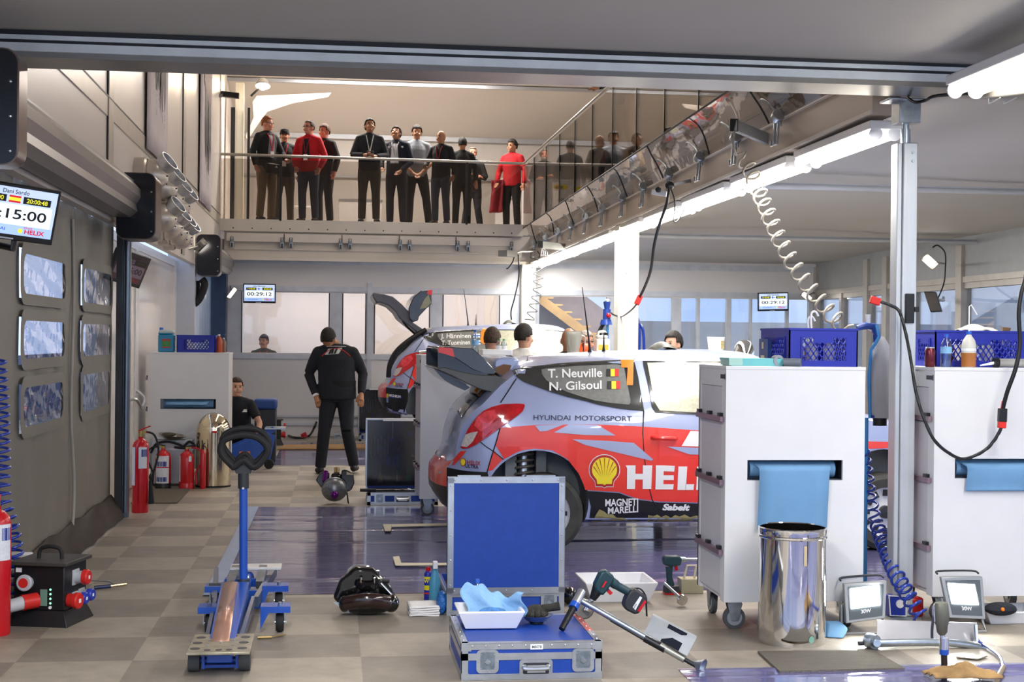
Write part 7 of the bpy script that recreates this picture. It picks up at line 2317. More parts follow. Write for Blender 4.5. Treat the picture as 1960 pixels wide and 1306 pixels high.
part('valve_lever', MB().bar(W(1650, 620), W(1672, 640), .02, .008), M_STEEL, v_, world=True)
part('carrier_pole', MB().cyl(W(1659, 800), Vector((W(1659, 800).x, Y, 0)), .012, n=8), mat('light_blue_tube', '3f8fd0', .25), t, world=True)
pth = smoothpath([W(1659, 860), W(1664, 900), W(1668, 950), W(1677, 1000), P(1695, 1050, Y=8.6), P(1715, 1100, Y=8.4), P(1738, 1140, Y=8.25), P(1765, 1185, Y=8.15)], 6)
hz = coil(pth, lambda q_: .012 + .034 * min(1, q_ * 2.2), 23, 14)
single('coil_hose', MB().tube(hz, .0085, 7), M_BHOSE, 'blue coiled air hose dropping from the air bottle to the floor by the floodlights', 'hose', smooth=80)

# black cable with red connectors from the post
c0 = thing('connector_cable', 'black twisted cable with two red connectors hanging in a loop from the slim post', 'cable', tuple(P(1800, 870, Y=8.1)))
p1_ = smoothpath([P(1686, 578, Y=8.38), P(1705, 585, Y=8.37), P(1722, 598, Y=8.36), P(1735, 645, Y=8.3), P(1745, 700, Y=8.16), P(1753, 750, Y=8.12), P(1768, 800, Y=8.08), P(1790, 845, Y=8.05), P(1825, 873, Y=8.05), P(1850, 878, Y=8.05), P(1885, 862, Y=8.05), P(1905, 840, Y=8.05), P(1917, 818, Y=8.05)], 6)
part('cable_loop', MB().tube(p1_, .0095, 8), M_BLACK, c0, 80, world=True)
tw = []
for k in (0, PI):
    part('twisted_core', MB().tube([p + Vector((.005 * math.cos(i * .9 + k), -.004, .005 * math.sin(i * .9 + k))) for i, p in enumerate(p1_)], .0055, 6), M_BLACK, c0, 80, world=True)
part('red_connector', MB().bar(P(1666, 573, Y=8.38), P(1684, 579, Y=8.38), .03, .045), MATS['red_connector'], c0, world=True, bevel=.004)
part('red_connector', MB().bar(P(1917, 820, Y=8.05), P(1918, 806, Y=8.05), .045, .03), MATS['red_connector'], c0, world=True, bevel=.004)
part('black_connector', MB().bar(P(1918, 808, Y=8.05), P(1919, 782, Y=8.05), .048, .034), M_BLACK, c0, world=True, bevel=.004)
part('drop_cable', MB().tube(smoothpath([P(1919, 784, Y=8.05), P(1928, 750, Y=8.02), P(1944, 705, Y=8.0), P(1952, 660, Y=8.0), P(1950, 600, Y=8.0), P(1955, 560, Y=8.0), P(1968, 500, Y=8.0), P(1990, 300, Y=7.95), P(2000, 178, Y=7.9)], 5), .013, 8), M_BLACK, c0, 80, world=True)
for s in (-1, 1):
    part('red_core', MB().tube([P(1919 + 3 * s, 786, Y=8.05), P(1921 + 2 * s, 768, Y=8.04)], .005, 6), MATS['red_connector'], c0, world=True)
# ------------------------------------------------------------------ people
def loft(b, rings, n=20):
    """rings: (centre, half width x, half depth y) stacked into a closed tube"""
    vs, fs = [], []
    for c, rx, ry in rings:
        c = Vector(c)
        vs += [c + Vector((rx * math.cos(2 * PI * i / n), ry * math.sin(2 * PI * i / n), 0)) for i in range(n)]
    for k in range(len(rings) - 1):
        for i in range(n):
            j = (i + 1) % n
            fs.append((k * n + i, k * n + j, (k + 1) * n + j, (k + 1) * n + i))
    fs += [tuple(range(n - 1, -1, -1)), tuple(range((len(rings) - 1) * n, len(rings) * n))]
    return b.add(vs, fs)
def fuse(name, b, m, parent, vox, it=4):
    """one continuous skin over overlapping volumes"""
    me = mesh_of(name, b, m, 0)
    o = bpy.data.objects.new(name, me)
    COL.objects.link(o)
    md = o.modifiers.new('r', 'REMESH')
    md.mode = 'VOXEL'
    md.voxel_size = vox
    sm = o.modifiers.new('s', 'SMOOTH')
    sm.iterations = it
    sm.factor = .5
    bpy.context.view_layer.update()
    me2 = bpy.data.meshes.new_from_object(o.evaluated_get(bpy.context.evaluated_depsgraph_get()))
    o.modifiers.clear()
    o.data = me2
    me2.materials.clear()
    me2.materials.append(m)
    me2.shade_smooth()
    o.parent = parent
    return o
M_SKIN = {'a': mat('skin_light', 'c99a82', .55, var=.05, vscale=20), 'b': mat('skin_tan', 'ab7a5c', .55, var=.05, vscale=20), 'c': mat('skin_ruddy', 'c4846c', .55, var=.05, vscale=20)}
def cloth(c):
    return mat('cloth_' + c, c, .85, var=.12, vscale=9, bump=.25, bscale=35)
M_EYE = mat('eye_dark', '1d1512', .3)
M_LIP = mat('lip', '8e4f47', .6)
def person(label, loc, H=1.78, rz=0, back=False, skin='a', hair='2a1c14', hairstyle='short', top='16181f', trousers='1a1c22', sleeve=1.0, shoes='141416',
           pose=None, turn=0, nod=0, head_dx=0, head_dz=0, bulk=1.0, hem=.86, extra=None, vox=.011, group=None, seated=False, name='person'):
    k = H / 1.75
    t = thing(name, label, 'person', loc, rz + (PI if back else 0), group)
    p = dict(hip=(0, 0, .93), chest=(0, 0, 1.28), sh=.172, eL=(-.27, .03, 1.14), wL=(-.27, -.05, .90), eR=(.27, .03, 1.14), wR=(.27, -.05, .90), kL=(-.11, -.02, .50), aL=(-.12, .02, .09), kR=(.11, -.02, .50), aR=(.12, .02, .09), grip=0)
    p.update(pose or {})
    sx = -1 if back else 1
    def V(q):
        return Vector((q[0] * sx * k, q[1] * (-1 if back else 1) * k, q[2] * k))
    hip, chest = V(p['hip']), V(p['chest'])
    up = (chest - hip).normalized()
    neck = chest + up * .20 * k
    shv = Vector((p['sh'] * k, 0, 0))
    shtilt = p.get('tilt', 0) * k
    sL = chest + up * .115 * k - shv * sx + Vector((0, 0, shtilt))
    sR = chest + up * .115 * k + shv * sx - Vector((0, 0, shtilt))
    hc = neck + up * .03 * k + Vector((head_dx * sx * k, 0, (.105 + head_dz) * k)) + V((0, -.02 - .05 * nod, -.02 * nod))
    HM = Matrix.Rotation(turn * sx, 3, 'Z') @ Matrix.Rotation(-nod * .6, 3, 'X')
    def hd(x, y, z):
        return hc + HM @ Vector((x * k, y * k, z * k))
    if back:
        HMb = Matrix.Rotation(PI, 3, 'Z')
    eL, wL, eR, wR = V(p['eL']), V(p['wL']), V(p['eR']), V(p['wR'])
    kL, aL, kR, aR = V(p['kL']), V(p['aL']), V(p['kR']), V(p['aR'])
    hL, hR = hip + Vector((-.09 * sx * k, 0, -.02 * k)), hip + Vector((.09 * sx * k, 0, -.02 * k))
    fwd = Vector((0, -1, 0))                       # every figure faces -y in its own frame
    # --- body: one skin from head to ankles
    b = MB()
    b.ball(hd(0, .012, .02), (.076 * k, .096 * k, .108 * k), 18, 14, HM)
    b.ball(hd(0, -.025, -.055), (.056 * k, .062 * k, .062 * k), 14, 10, HM)
    b.ball(hd(0, -.088, -.012), (.013 * k, .02 * k, .022 * k), 10, 8, HM)
    b.ball(hd(0, -.075, -.092), (.022 * k, .016 * k, .016 * k), 10, 8, HM)
    for s in (-1, 1):
        b.ball(hd(s * .078, .012, -.008), (.012 * k, .02 * k, .034 * k), 10, 8, HM)
        b.ball(hd(s * .035, -.068, -.035), (.028 * k, .022 * k, .022 * k), 10, 8, HM)
    b.tube([neck - up * .06 * k, neck + up * .02 * k, hd(0, .02, -.05)], [.07 * k, .058 * k, .056 * k], 14)
    loft(b, [(hip - Vector((0, 0, .06 * k)), .14 * k, .10 * k), (hip + up * .08 * k, .15 * k, .10 * k), (chest - up * .08 * k, .15 * k, .10 * k), (chest + up * .05 * k, .165 * k, .105 * k), (chest + up * .15 * k, .13 * k, .08 * k), (neck, .06 * k, .06 * k)])
    def hand(w_, e_, s):
        d = (w_ - e_).normalized()
        x, y, z = basis(d)
        side = Vector((s, 0, 0))
        side = (side - d * side.dot(d)).normalized()
        nrm = d.cross(side).normalized()
        if nrm.y > 0:
            nrm = -nrm
        side2 = nrm.cross(d)
        b.tube([w_ - d * .02 * k, w_ + d * .045 * k, w_ + d * .09 * k], [.026 * k, .034 * k, .030 * k], 10)
        g = p['grip']
        for i, (o, L) in enumerate(((-.028, .062), (-.010, .075), (.010, .070), (.027, .055))):
            a = w_ + d * .085 * k + side2 * o * k
            m_ = a + d * L * .55 * k + nrm * (.008 + .02 * g) * k
            c = m_ + d * L * (.45 - .35 * g) * k + nrm * (.014 + .03 * g) * k
            b.tube([a - d * .01 * k, a, m_, c], [.0125 * k, .012 * k, .011 * k, .009 * k], 8)
        a = w_ + d * .03 * k - side2 * .028 * k * s * sx
        b.tube([a, a + d * .035 * k - side2 * .022 * k * s * sx + nrm * .012 * k, a + d * .065 * k - side2 * .02 * k * s * sx + nrm * .025 * k], [.015 * k, .0125 * k, .010 * k], 8)
    for s_, e_, w_, s in ((sL, eL, wL, -1), (sR, eR, wR, 1)):
        b.tube([s_, s_.lerp(e_, .5), e_], [.055 * k, .048 * k, .038 * k], 12)
        b.tube([e_, e_.lerp(w_, .35), w_], [.040 * k, .038 * k, .026 * k], 12)
        hand(w_, e_, s)
    for h_, k_, a_ in ((hL, kL, aL), (hR, kR, aR)):
        b.tube([h_, h_.lerp(k_, .4), k_], [.085 * k, .08 * k, .052 * k], 14)
        b.tube([k_, k_.lerp(a_, .3), a_], [.052 * k, .056 * k, .036 * k], 14)
        b.tube([a_, a_ + Vector((0, 0, -.05 * k))], [.036 * k, .04 * k], 10)
    fuse('body', b, M_SKIN[skin], t, vox * .82, 3)
    # --- hair, eyes, mouth
    hm = mat('hair_' + hair, hair, .7, var=.35, vscale=60, bump=.6, bscale=70)
    if hairstyle != 'bald':
        hb = MB()
        N, M_ = 28, 20
        R_ = (.081, .102, .113) if hairstyle != 'full' else (.088, .109, .122)
        for j in range(M_ + 1):
            th = PI * j / M_
            for i in range(N):
                a = 2 * PI * i / N
                x, y, z = math.sin(th) * math.cos(a), math.sin(th) * math.sin(a), math.cos(th)
                rr = 1 + .03 * math.sin(9 * a + 5 * th) * math.sin(th)
                hb.v.append(hd(R_[0] * x * rr, .014 + R_[1] * y * rr, .022 + R_[2] * z * rr))
                hb.f.append(None)
        fs = []
        lim_f = .60 if hairstyle == 'balding' else .42
        for j in range(M_):
            for i in range(N):
                a = 2 * PI * (i + .5) / N
                th = PI * (j + .5) / M_
                y, z = math.sin(th) * math.sin(a), math.cos(th)
                lim = lim_f if y < -.45 else (-.05 if y < .1 else (-.52 if y > .4 else -.2))
                if hairstyle == 'balding' and z > .82 and y < .3:
                    continue
                if z > lim:
                    q = (i + 1) % N
                    fs.append((j * N + i, j * N + q, j * N + N + q, j * N + N + i))
        hb.f = fs
        hb.mi = [0] * len(fs)
        part('hair', hb, hm, t, 80, solid=.012)
    if hairstyle == 'cap':
        part('cap', MB().lathe([(.088 * k, .02 * k), (.09 * k, .05 * k), (.075 * k, .11 * k), (.03 * k, .135 * k), (.001, .138 * k)], hd(0, .01, .01), HM @ Vector((0, 0, 1)), 20).prism([hd(x, y, .035) for x, y in ((-.075, -.06), (-.06, -.14), (0, -.165), (.06, -.14), (.075, -.06))], (0, 0, 0), (0, 0, .012)), cloth('15161a'), t)
    if not back:
        for s in (-1, 1):
            e = part('eye', MB().ball(hd(s * .032, -.080, .012), (.011 * k, .008 * k, .007 * k), 10, 8), M_EYE, t)
            part('eyebrow', MB().bar(hd(s * .016, -.088, .032), hd(s * .05, -.078, .034), .006, .006), hm if hairstyle != 'bald' else mat('brow_grey', '4a3a30', .8), e)
        part('mouth', MB().bar(hd(-.022, -.086, -.058), hd(.022, -.086, -.058), .006, .007), M_LIP, t)
    # --- clothes
    tm = cloth(top)
    b = MB()
    q = k * bulk
    loft(b, [(hip + Vector((0, 0, (hem - .93) * k)), .185 * q, .135 * q), (hip + up * .06 * k, .185 * q, .135 * q), (chest - up * .10 * k, .18 * q, .13 * q), (chest + up * .04 * k, .19 * q, .13 * q), (chest + up * .11 * k, .165 * q, .112 * q), (chest + up * .165 * k, .11 * q, .09 * q), (neck + up * .025 * k, .07 * k, .072 * k)], 24)
    for s_, e_, w_ in ((sL, eL, wL), (sR, eR, wR)):
        b.ball(s_, .068 * q, 14, 10)
        b.tube([neck - up * .045 * k, neck.lerp(s_, .5) - up * .02 * k, s_ + up * .002], [.07 * k, .074 * q, .062 * q], 14)
        if sleeve > .6:
            b.tube([s_, s_.lerp(e_, .5), e_], [.068 * q, .063 * q, .056 * k], 14)
            b.tube([e_, e_.lerp(w_, .5), e_.lerp(w_, .97)], [.058 * k, .052 * k, .042 * k], 14)
        else:
            b.tube([s_, s_.lerp(e_, .7)], [.068 * k, .062 * k], 14)
    jk = fuse('jacket' if sleeve > .6 else 't_shirt', b, tm, t, vox, 5)
    b = MB()
    loft(b, [(hip + Vector((0, 0, -.10 * k)), .16 * k, .115 * k), (hip, .168 * k, .118 * k), (hip + up * .10 * k, .158 * k, .108 * k)], 22)
    for h_, k_, a_ in ((hL, kL, aL), (hR, kR, aR)):
        b.tube([h_, h_.lerp(k_, .35), k_], [.10 * k, .098 * k, .072 * k], 16)
        b.tube([k_, k_.lerp(a_, .4), a_ + (k_ - a_).normalized() * -.015 * k], [.072 * k, .07 * k, .062 * k], 16)
    fuse('trousers', b, cloth(trousers), t, vox, 5)
    for a_, dx in ((aL, -.02), (aR, .02)):
        b = MB()
        z0 = a_.z - .09 * k
        f = Vector((dx * sx * k, -.085 * k, z0 + .035 * k))
        b.ball(Vector((a_.x, a_.y + .02 * k, z0 + .045 * k)), (.042 * k, .06 * k, .045 * k), 14, 10)
        b.ball(Vector((a_.x, a_.y, 0)) + f, (.045 * k, .085 * k, .034 * k), 14, 10)
        part('shoe', b, mat('shoe_' + shoes, shoes, .5), t, 60)
    ctx = dict(t=t, k=k, V=V, hd=hd, neck=neck, chest=chest, hip=hip, up=up, jacket=jk, wL=wL, wR=wR, eL=eL, eR=eR)
    if extra:
        extra(ctx)
    return t
def front_y(c, x, z):
    """surface of the jacket on the front at local x, z"""
    me = c['jacket'].data
    if 'bvh' not in c:
        c['bvh'] = BVHTree.FromPolygons([v.co for v in me.vertices], [tuple(p.vertices) for p in me.polygons])
    h = c['bvh'].ray_cast(Vector((x, -2, z)), Vector((0, 1, 0)))
    return h[0].y if h[0] is not None else -.13
def back_y(c, x, z):
    front_y(c, 0, 1)
    h = c['bvh'].ray_cast(Vector((x, 2, z)), Vector((0, -1, 0)))
    return h[0].y if h[0] is not None else .13
def lanyard(col, badge=True, inner=None):
    def f(c):
        k, n, ch = c['k'], c['neck'], c['chest']
        if inner:
            b = MB()
            zs_ = [ch.z + .14 * k - .05 * k * i for i in range(8)]
            rows = [[Vector((ch.x + w_ * k, front_y(c, ch.x + w_ * k, z) - .006, z)) for w_ in (-.05 - .004 * i, 0, .05 + .004 * i)] for i, z in enumerate(zs_)]
            for r0, r1 in zip(rows, rows[1:]):
                for i in range(2):
                    b.quad(r0[i], r0[i + 1], r1[i + 1], r1[i])
            part('shirt_front', b, cloth(inner), c['t'], 80)
        pts = []
        for s in (-1, 1):
            pts = [Vector((ch.x + s * .06 * k * (1 - i / 6), 0, ch.z + (.17 - .05 * i) * k)) for i in range(7)]
            part('lanyard', MB().tube([Vector((p.x, front_y(c, p.x, p.z) - .010, p.z)) for p in pts], .008 * k, 6), cloth(col), c['t'])
        if badge:
            z = ch.z - .18 * k
            part('badge', MB().box((ch.x, front_y(c, ch.x, z) - .012, z), (.07 * k, .006, .10 * k)), M_LBL, c['t'])
    return f
def glasses_on(c):
    hd = c['hd']
    part('glasses', MB().tube([hd(-.078, .0, .014), hd(-.06, -.085, .014), hd(-.012, -.098, .014), hd(.012, -.098, .014), hd(.06, -.085, .014), hd(.078, .0, .014)], .004, 6), M_DKGREY, c['t'])
def also(*fs):
    def f(c):
        for g in fs:
            g(c)
    return f
UP = 'spectators behind the glass railing'
def spectator(px, py, Y, label, **kw):
    q = P(px, py, Y=Y)
    return person(label, (q.x, Y, 3.62), H=q.z - 3.62, group=UP, vox=.013, **kw)
RAIL = dict(eR=(.27, -.08, 1.13), wR=(.20, -.26, 1.02), grip=.9)
def bag(c):
    k = c['k']
    part('shoulder_bag', MB().box((-.02 * k, -.17 * k, .86 * k), (.26 * k, .09 * k, .17 * k)), mat('bag_black', '131417', .5), c['t'], bevel=.02)
    part('bag_print', MB().prism([(.0, -.217 * k, .88 * k), (.03, -.217 * k, .92 * k), (.06, -.217 * k, .88 * k)], (0, -.001, 0), (0, 0, 0)), M_LBL, c['t'])
spectator(511, 222, 24.62, 'ginger haired man in glasses, black jacket and khaki trousers, hand on the railing', skin='c', hair='8a4f26', top='17181b', trousers='8c7a62', rz=.75, turn=.3, pose=RAIL, extra=also(lanyard('b5242c', True, '7e8087'), glasses_on, bag))
spectator(545, 247, 25.25, 'man in a black cap with a red lanyard between two taller men', skin='b', hair='1a1614', hairstyle='cap', top='1c1d21', trousers='5a5146', extra=lanyard('b5242c'))
spectator(592, 230, 24.70, 'man in a bright red jacket and jeans wearing a lanyard', skin='c', hair='2c1d16', hairstyle='balding', top='b5121f', trousers='3a4254', rz=-.4, turn=-.3, pose=dict(eL=(-.27, .0, 1.12), wL=(-.16, -.17, .92), eR=(.29, .02, 1.12), wR=(.25, -.12, .90)), extra=also(lanyard('8e1a2a', True, '1a1a1e'), glasses_on))
spectator(622, 238, 25.1, 'man in a black jacket turning his head beside the red jacket', skin='c', hair='4a2f1e', hairstyle='full', top='151619', trousers='23262e', rz=-.7, extra=lanyard('a61e2a', False, 'cfcac6'))
def camera_in_hands(c):
    part('camera', MB().box((c['wL'] + c['wR']) / 2 + Vector((0, -.07, .03)), (.12, .06, .08)), M_BLACK, c['t'], bevel=.01)
HOLD = dict(eL=(-.28, -.03, 1.12), wL=(-.09, -.26, 1.10), eR=(.28, -.03, 1.12), wR=(.10, -.27, 1.08), grip=.6)
spectator(708, 226, 24.6, 'tall man in dark jacket and olive cargo trousers looking down at a camera', skin='b', hair='17120f', hairstyle='full', top='20232b', trousers='4a463a', nod=.5, turn=.15, pose=HOLD, extra=also(lanyard('cfd8d0'), camera_in_hands))
def team_patch(c):
    k = c['k']
    for x, z, w_ in ((-.22, 1.33, .07), (-.10, 1.36, .06), (.12, 1.36, .05)):
        part('sleeve_patch', MB().box((x * k, front_y(c, x * k, z * k) - .004, z * k), (w_ * k, .004, .03 * k)), M_LBL, c['t'])
spectator(760, 240, 25.05, 'man in a navy team jacket over a white shirt looking down', skin='b', hair='15110f', hairstyle='full', top='181d2e', trousers='191d2c', nod=.8, rz=-.35, pose=dict(eL=(-.28, -.02, 1.12), wL=(-.20, -.20, .98), eR=(.27, .0, 1.12), wR=(.14, -.20, .93)), extra=also(lanyard('d8d8dc', False, 'c9ccd4'), team_patch))
spectator(798, 240, 25.3, 'dark haired young man in a grey t-shirt with his hands joined', skin='b', hair='16110e', hairstyle='full', top='8d939c', trousers='17181d', sleeve=.4, pose=dict(eL=(-.27, -.01, 1.12), wL=(-.06, -.20, .90), eR=(.27, -.01, 1.12), wR=(.06, -.20, .90), aR=(.22, .0, .09), kR=(.17, -.03, .5)))
spectator(845, 250, 24.6, 'bald man in a black jacket and jeans resting a hand on the railing', skin='b', hairstyle='bald', top='15161a', trousers='3c465c', rz=-.5, turn=-.2, pose=dict(eL=(-.27, -.08, 1.13), wL=(-.20, -.26, 1.05), grip=.9), extra=lanyard('7a1f26', False))
spectator(885, 263, 25.2, 'man dressed all in black seen from behind beside the bald man', skin='b', hair='17120f', back=True, top='131417', trousers='141519')
ARMS = dict(eL=(-.27, -.06, 1.11), wL=(.06, -.23, 1.12), eR=(.27, -.06, 1.11), wR=(-.06, -.25, 1.16), grip=.5, aL=(-.17, .02, .09), aR=(.18, .02, .09))
def beard(c):
    part('beard', MB().ball(c['hd'](0, -.045, -.085), (.056, .055, .045), 14, 10), mat('beard_grey', '8a837c', .9, var=.3, vscale=60), c['t'])
spectator(905, 281, 26.4, 'grey bearded man in a black jacket with folded arms', skin='c', hair='7d756c', hairstyle='balding', top='1a1c20', trousers='20242e', pose=ARMS, extra=beard)
def coat_over_arm(c):
    k = c['k']
    part('hanging_coat', MB().grid(lambda u, v: Vector((-.36 * k + .24 * k * u + .06 * k * v * (u - .5), -.16 * k + .04 * math.sin(9 * u + 3 * v), .98 * k - .62 * k * v)), 16, 14), cloth('7c1422'), c['t'], 80, solid=.03)
spectator(981, 267, 25.9, 'man in a red sweater holding a dark red coat at the end of the railing', skin='b', hair='14100e', hairstyle='full', top='b3141f', trousers='16171b', rz=-.6, turn=-.3, pose=dict(eL=(-.28, -.02, 1.12), wL=(-.24, -.16, .93)), extra=coat_over_arm)
q = P(1186, 200, Y=17.2)
person('man in beige trousers and dark jacket leaning at the side railing above the girder', (q.x + .1, 17.2, 3.70), H=1.8, rz=-PI / 2 + .2, skin='b', top='191b22', trousers='b59a78', hem=.80, pose=dict(wL=(-.20, -.30, 1.05), eL=(-.28, -.10, 1.15), kL=(-.13, -.05, .5), aR=(.16, .1, .09)), group=UP)
q = P(1182, 254, Y=26.6)
person('dark haired person standing far back on the side floor behind the glass', (q.x, 26.6, 3.62), H=q.z - 3.62, hair='14100e', hairstyle='full', top='2a2c32', trousers='1d1f25', turn=.8, group=UP)

# mechanics on the workshop floor
def overall_back(c):
    k, t = c['k'], c['t']
    def bp(x, z, off=.004):
        return Vector((x * k, back_y(c, x * k, z * k) + off, z * k))
    # pale emblem block and red piping across the shoulders; x grows to the left of the picture
    b = MB()
    def quad(pts, off):
        a0, a1, a2, a3 = [Vector((x, 0, z + .02)) for x, z in pts]
        b.grid(lambda u, v: (lambda q_: bp(q_.x, q_.z, off))(a0.lerp(a1, u).lerp(a3.lerp(a2, u), v)), 7, 5)
    quad([(.13, 1.345), (-.03, 1.36), (-.07, 1.43), (.09, 1.415)], .006)
    b.cur = 1
    for pts in ([(.09, 1.355), (.065, 1.357), (.04, 1.412), (.065, 1.41)], [(.045, 1.415), (.02, 1.417), (.035, 1.36), (.06, 1.358)], [(.03, 1.36), (.005, 1.362), (-.02, 1.42), (.005, 1.418)]):
        quad(pts, .009)
    part('back_emblem', b, [mat('emblem_pale', 'b9c2bd', .6), mat('emblem_black', '141518', .6)], c['jacket'], 60)
    part('red_piping', MB().tube([bp(x, 1.44 - .09 * (abs(x) / .16) ** 2 - .0) for x in [-.16 + .02 * i for i in range(17)]], .006, 6), mat('piping_red', 'b8242a', .6), c['jacket'])
    part('white_piping', MB().tube([bp(x, 1.465 - .03 * abs(x)) for x in [-.11 + .02 * i for i in range(12)]], .004, 6), M_LBL, c['jacket'])
    b = MB()
    N = 28
    ring = [Vector((.21 * k * math.cos(2 * PI * i / N), .157 * k * math.sin(2 * PI * i / N), 0)) for i in range(N)]
    hz_ = 1.0 * k
    for zz in (0, .07 * k):
        b.v += [p + Vector((c['hip'].x, c['hip'].y, hz_ + zz)) for p in ring]
    b.f = [(i, (i + 1) % N, N + (i + 1) % N, N + i) for i in range(N)]
    b.mi = [0] * N
    part('waist_belt', b, cloth('101116'), t, 80)
    w_ = c['wL']
    part('white_cuff', MB().cyl(w_ - (w_ - c['eL']).normalized() * .03, w_ + (w_ - c['eL']).normalized() * .012, .043, n=14), M_LBL, t)
q0 = P(641, 906, Z=0)
person('mechanic in black overalls with a pale back emblem walking away across the tiles', (q0.x, 17.75, 0), H=1.87, back=True, skin='b', hair='1b1512', top='171a24', trousers='161923', turn=.35, head_dx=-.075, head_dz=-.06, bulk=1.17,
       pose=dict(hip=(.02, 0, .93), chest=(0, 0, 1.27), sh=.19, eL=(-.31, .05, 1.15), wL=(-.225, -.03, .90), eR=(.31, .06, 1.16), wR=(.29, -.10, .92), kL=(-.125, -.03, .50), aL=(-.165, 0, .09), kR=(.135, -.06, .50), aR=(.215, .06, .11), grip=.55), extra=overall_back, vox=.009)
def chest_print(c):
    k = c['k']
    for x, z, w_ in ((-.09, 1.31, .10), (.10, 1.31, .07)):
        part('chest_print', MB().box((c['chest'].x + x * k, front_y(c, c['chest'].x + x * k, c['chest'].z + .03) - .003, c['chest'].z + .03), (w_ * k, .004, .035 * k)), M_LBL, c['t'])
q = P(454, 717, Y=18.9)
dz = q.z - 1.765
person('young mechanic in black team shirt sitting low beside the blue jack at the wall', (q.x, 18.9, 0), H=1.75, skin='a', hair='3a281c', top='171a22', trousers='171920', sleeve=.4, turn=.25,
       pose=dict(hip=(.0, .12, .93 + dz), chest=(.0, .02, 1.27 + dz), eL=(-.29, -.08, 1.13 + dz), wL=(-.18, -.30, 1.0 + dz), eR=(.30, -.10, 1.14 + dz), wR=(.27, -.30, .93 + dz), kL=(-.16, -.36, .50), aL=(-.17, -.30, .09), kR=(.19, -.38, .50), aR=(.2, -.32, .09)), extra=chest_print)
t = thing('blue_stool_jack', 'low blue trolley jack with orange patch that the mechanic sits behind', 'jack', (q.x + .02, 18.7, 0))
part('side_frame', MB().prism([(-.28, 0, .06), (.42, 0, .06), (.50, 0, .42), (.38, 0, .46), (-.12, 0, .24), (-.28, 0, .2)], (0, -.28, 0), (0, -.24, 0)), M_BLUEP, t, bevel=.006)
part('lift_arm', MB().bar((-.2, -.22, .2), (.48, -.22, .50), .08, .07).bx(-.25, .3, -.26, .3, .05, .13), M_BLUEP, t)
part('seat_pad', MB().bx(-.2, .2, .1, .5, .20, .27), M_DKGREY, t, bevel=.02)
part('seat_post', MB().cyl((0, .3, 0), (0, .3, .20), .05, n=12).bx(-.15, .15, .15, .45, 0, .03), M_BLUEP, t)
part('orange_patch', MB().bx(.05, .18, -.285, -.28, .1, .22), M_CARORG, t)
part('steel_plate', MB().bx(.36, .62, -.28, .1, .50, .515), M_STEEL, t)
part('caster', MB().cyl((.42, -.32, .06), (.42, -.26, .06), .06, n=16), M_RUBBER, t)
part('caster', MB().cyl((-.22, -.32, .06), (-.22, -.26, .06), .06, n=16), M_RUBBER, t)
t = thing('tool_chair', 'dark crate with a blue top behind the sitting mechanic', 'crate', (q.x + .32, 19.4, 0))
part('box', MB().bx(-.12, .16, 0, .3, 0, .70), M_DKGREY, t, bevel=.01)
part('blue_top', MB().bx(-.13, .17, -.01, .31, .70, .84), mat('dull_blue_bag', '2c4a8c', .6), t, bevel=.03)
q = P(505, 640, Y=25.4)
person('man with a red lanyard looking out through the back wall window', (q.x, 25.4, 0), H=q.z, skin='b', hair='1d1714', top='1d1e23', trousers='1a1c22', turn=-.35, extra=lanyard('c0242c', False))
for px, py, Y, lb, kw in ((943, 626, 15.2, 'dark haired man in a black jacket seen from behind between the cars', dict(back=True, hair='3a2a1e', top='15161a', turn=.5)),
                          (1004, 621, 15.75, 'dark haired man in a white shirt seen from behind between the cars', dict(back=True, hair='1a1512', hairstyle='full', top='d2d0cc', trousers='2c2f38', turn=.9)),
                          (1088, 627, 15.0, 'bald man in dark clothes behind the clear measuring jug', dict(back=True, hairstyle='bald', skin='b', top='1b1c20')),
                          (1122, 633, 16.4, 'grey haired man in dark glasses and white shirt beside the white jerrycan', dict(hair='8a8078', top='cfccc8', turn=.35, skin='c', extra=glasses_on)),
                          (1287, 635, 15.0, 'dark haired man bending behind the roof vent of the nearer car', dict(hair='1c1613', hairstyle='full', top='1b1d22', turn=-.9))):
    q = P(px, py, Y=Y)
    person(lb, (q.x, Y, 0), H=q.z, **kw)

# ------------------------------------------------------------------ behind the car: fittings on the broad post and the trolley tops
ZB = 1.52
def B(px, py, Y=13.8):
    return P(px, py, Y=Y)
t = thing('hose_valve', 'blue air valve cluster with black hoses on the near face of the broad cream post', 'valve', tuple(B(1162, 620, 16.6)))
W = lambda px, py, Y=16.6: P(px, py, Y=Y)
part('valve_body', MB().cyl(W(1162, 592), W(1162, 578), .03, .045, n=14).cyl(W(1162, 592), W(1161, 612), .045, n=14).cyl(W(1160, 612), W(1160, 622), .06, .075, n=14), MATS['valve_blue'], t, world=True)
part('valve_knob', MB().ball(W(1163, 579), .04, 12, 8), M_STEEL, t, world=True)
part('red_knob', MB().ball(W(1165, 604, 16.55), .03, 10, 8), M_RED, t, world=True)
for k, (xs_, c) in enumerate((((1155, 1148, 1144), 'black'), ((1157, 1151, 1149), 'black'), ((1163, 1163, 1163), 'blue'))):
    part('air_hose', MB().tube(smoothpath([W(xs_[0], 620), W(xs_[1], 630), W(xs_[2], 645), W(xs_[2], 672)], 4), .016, 8), M_BLACK if c == 'black' else mat('light_blue_tube', '3f8fd0', .25), t, world=True)
t = thing('hose_valve', 'blue air valve with dark hoses on the far side of the broad cream post', 'valve', tuple(B(1216, 600, 16.9)))
W2 = lambda px, py: P(px, py, Y=17.0)
part('valve_body', MB().cyl(W2(1215, 586), W2(1215, 610), .03, n=14).cyl(W2(1215, 610), W2(1217, 620), .05, .06, n=14), MATS['valve_blue'], t, world=True)
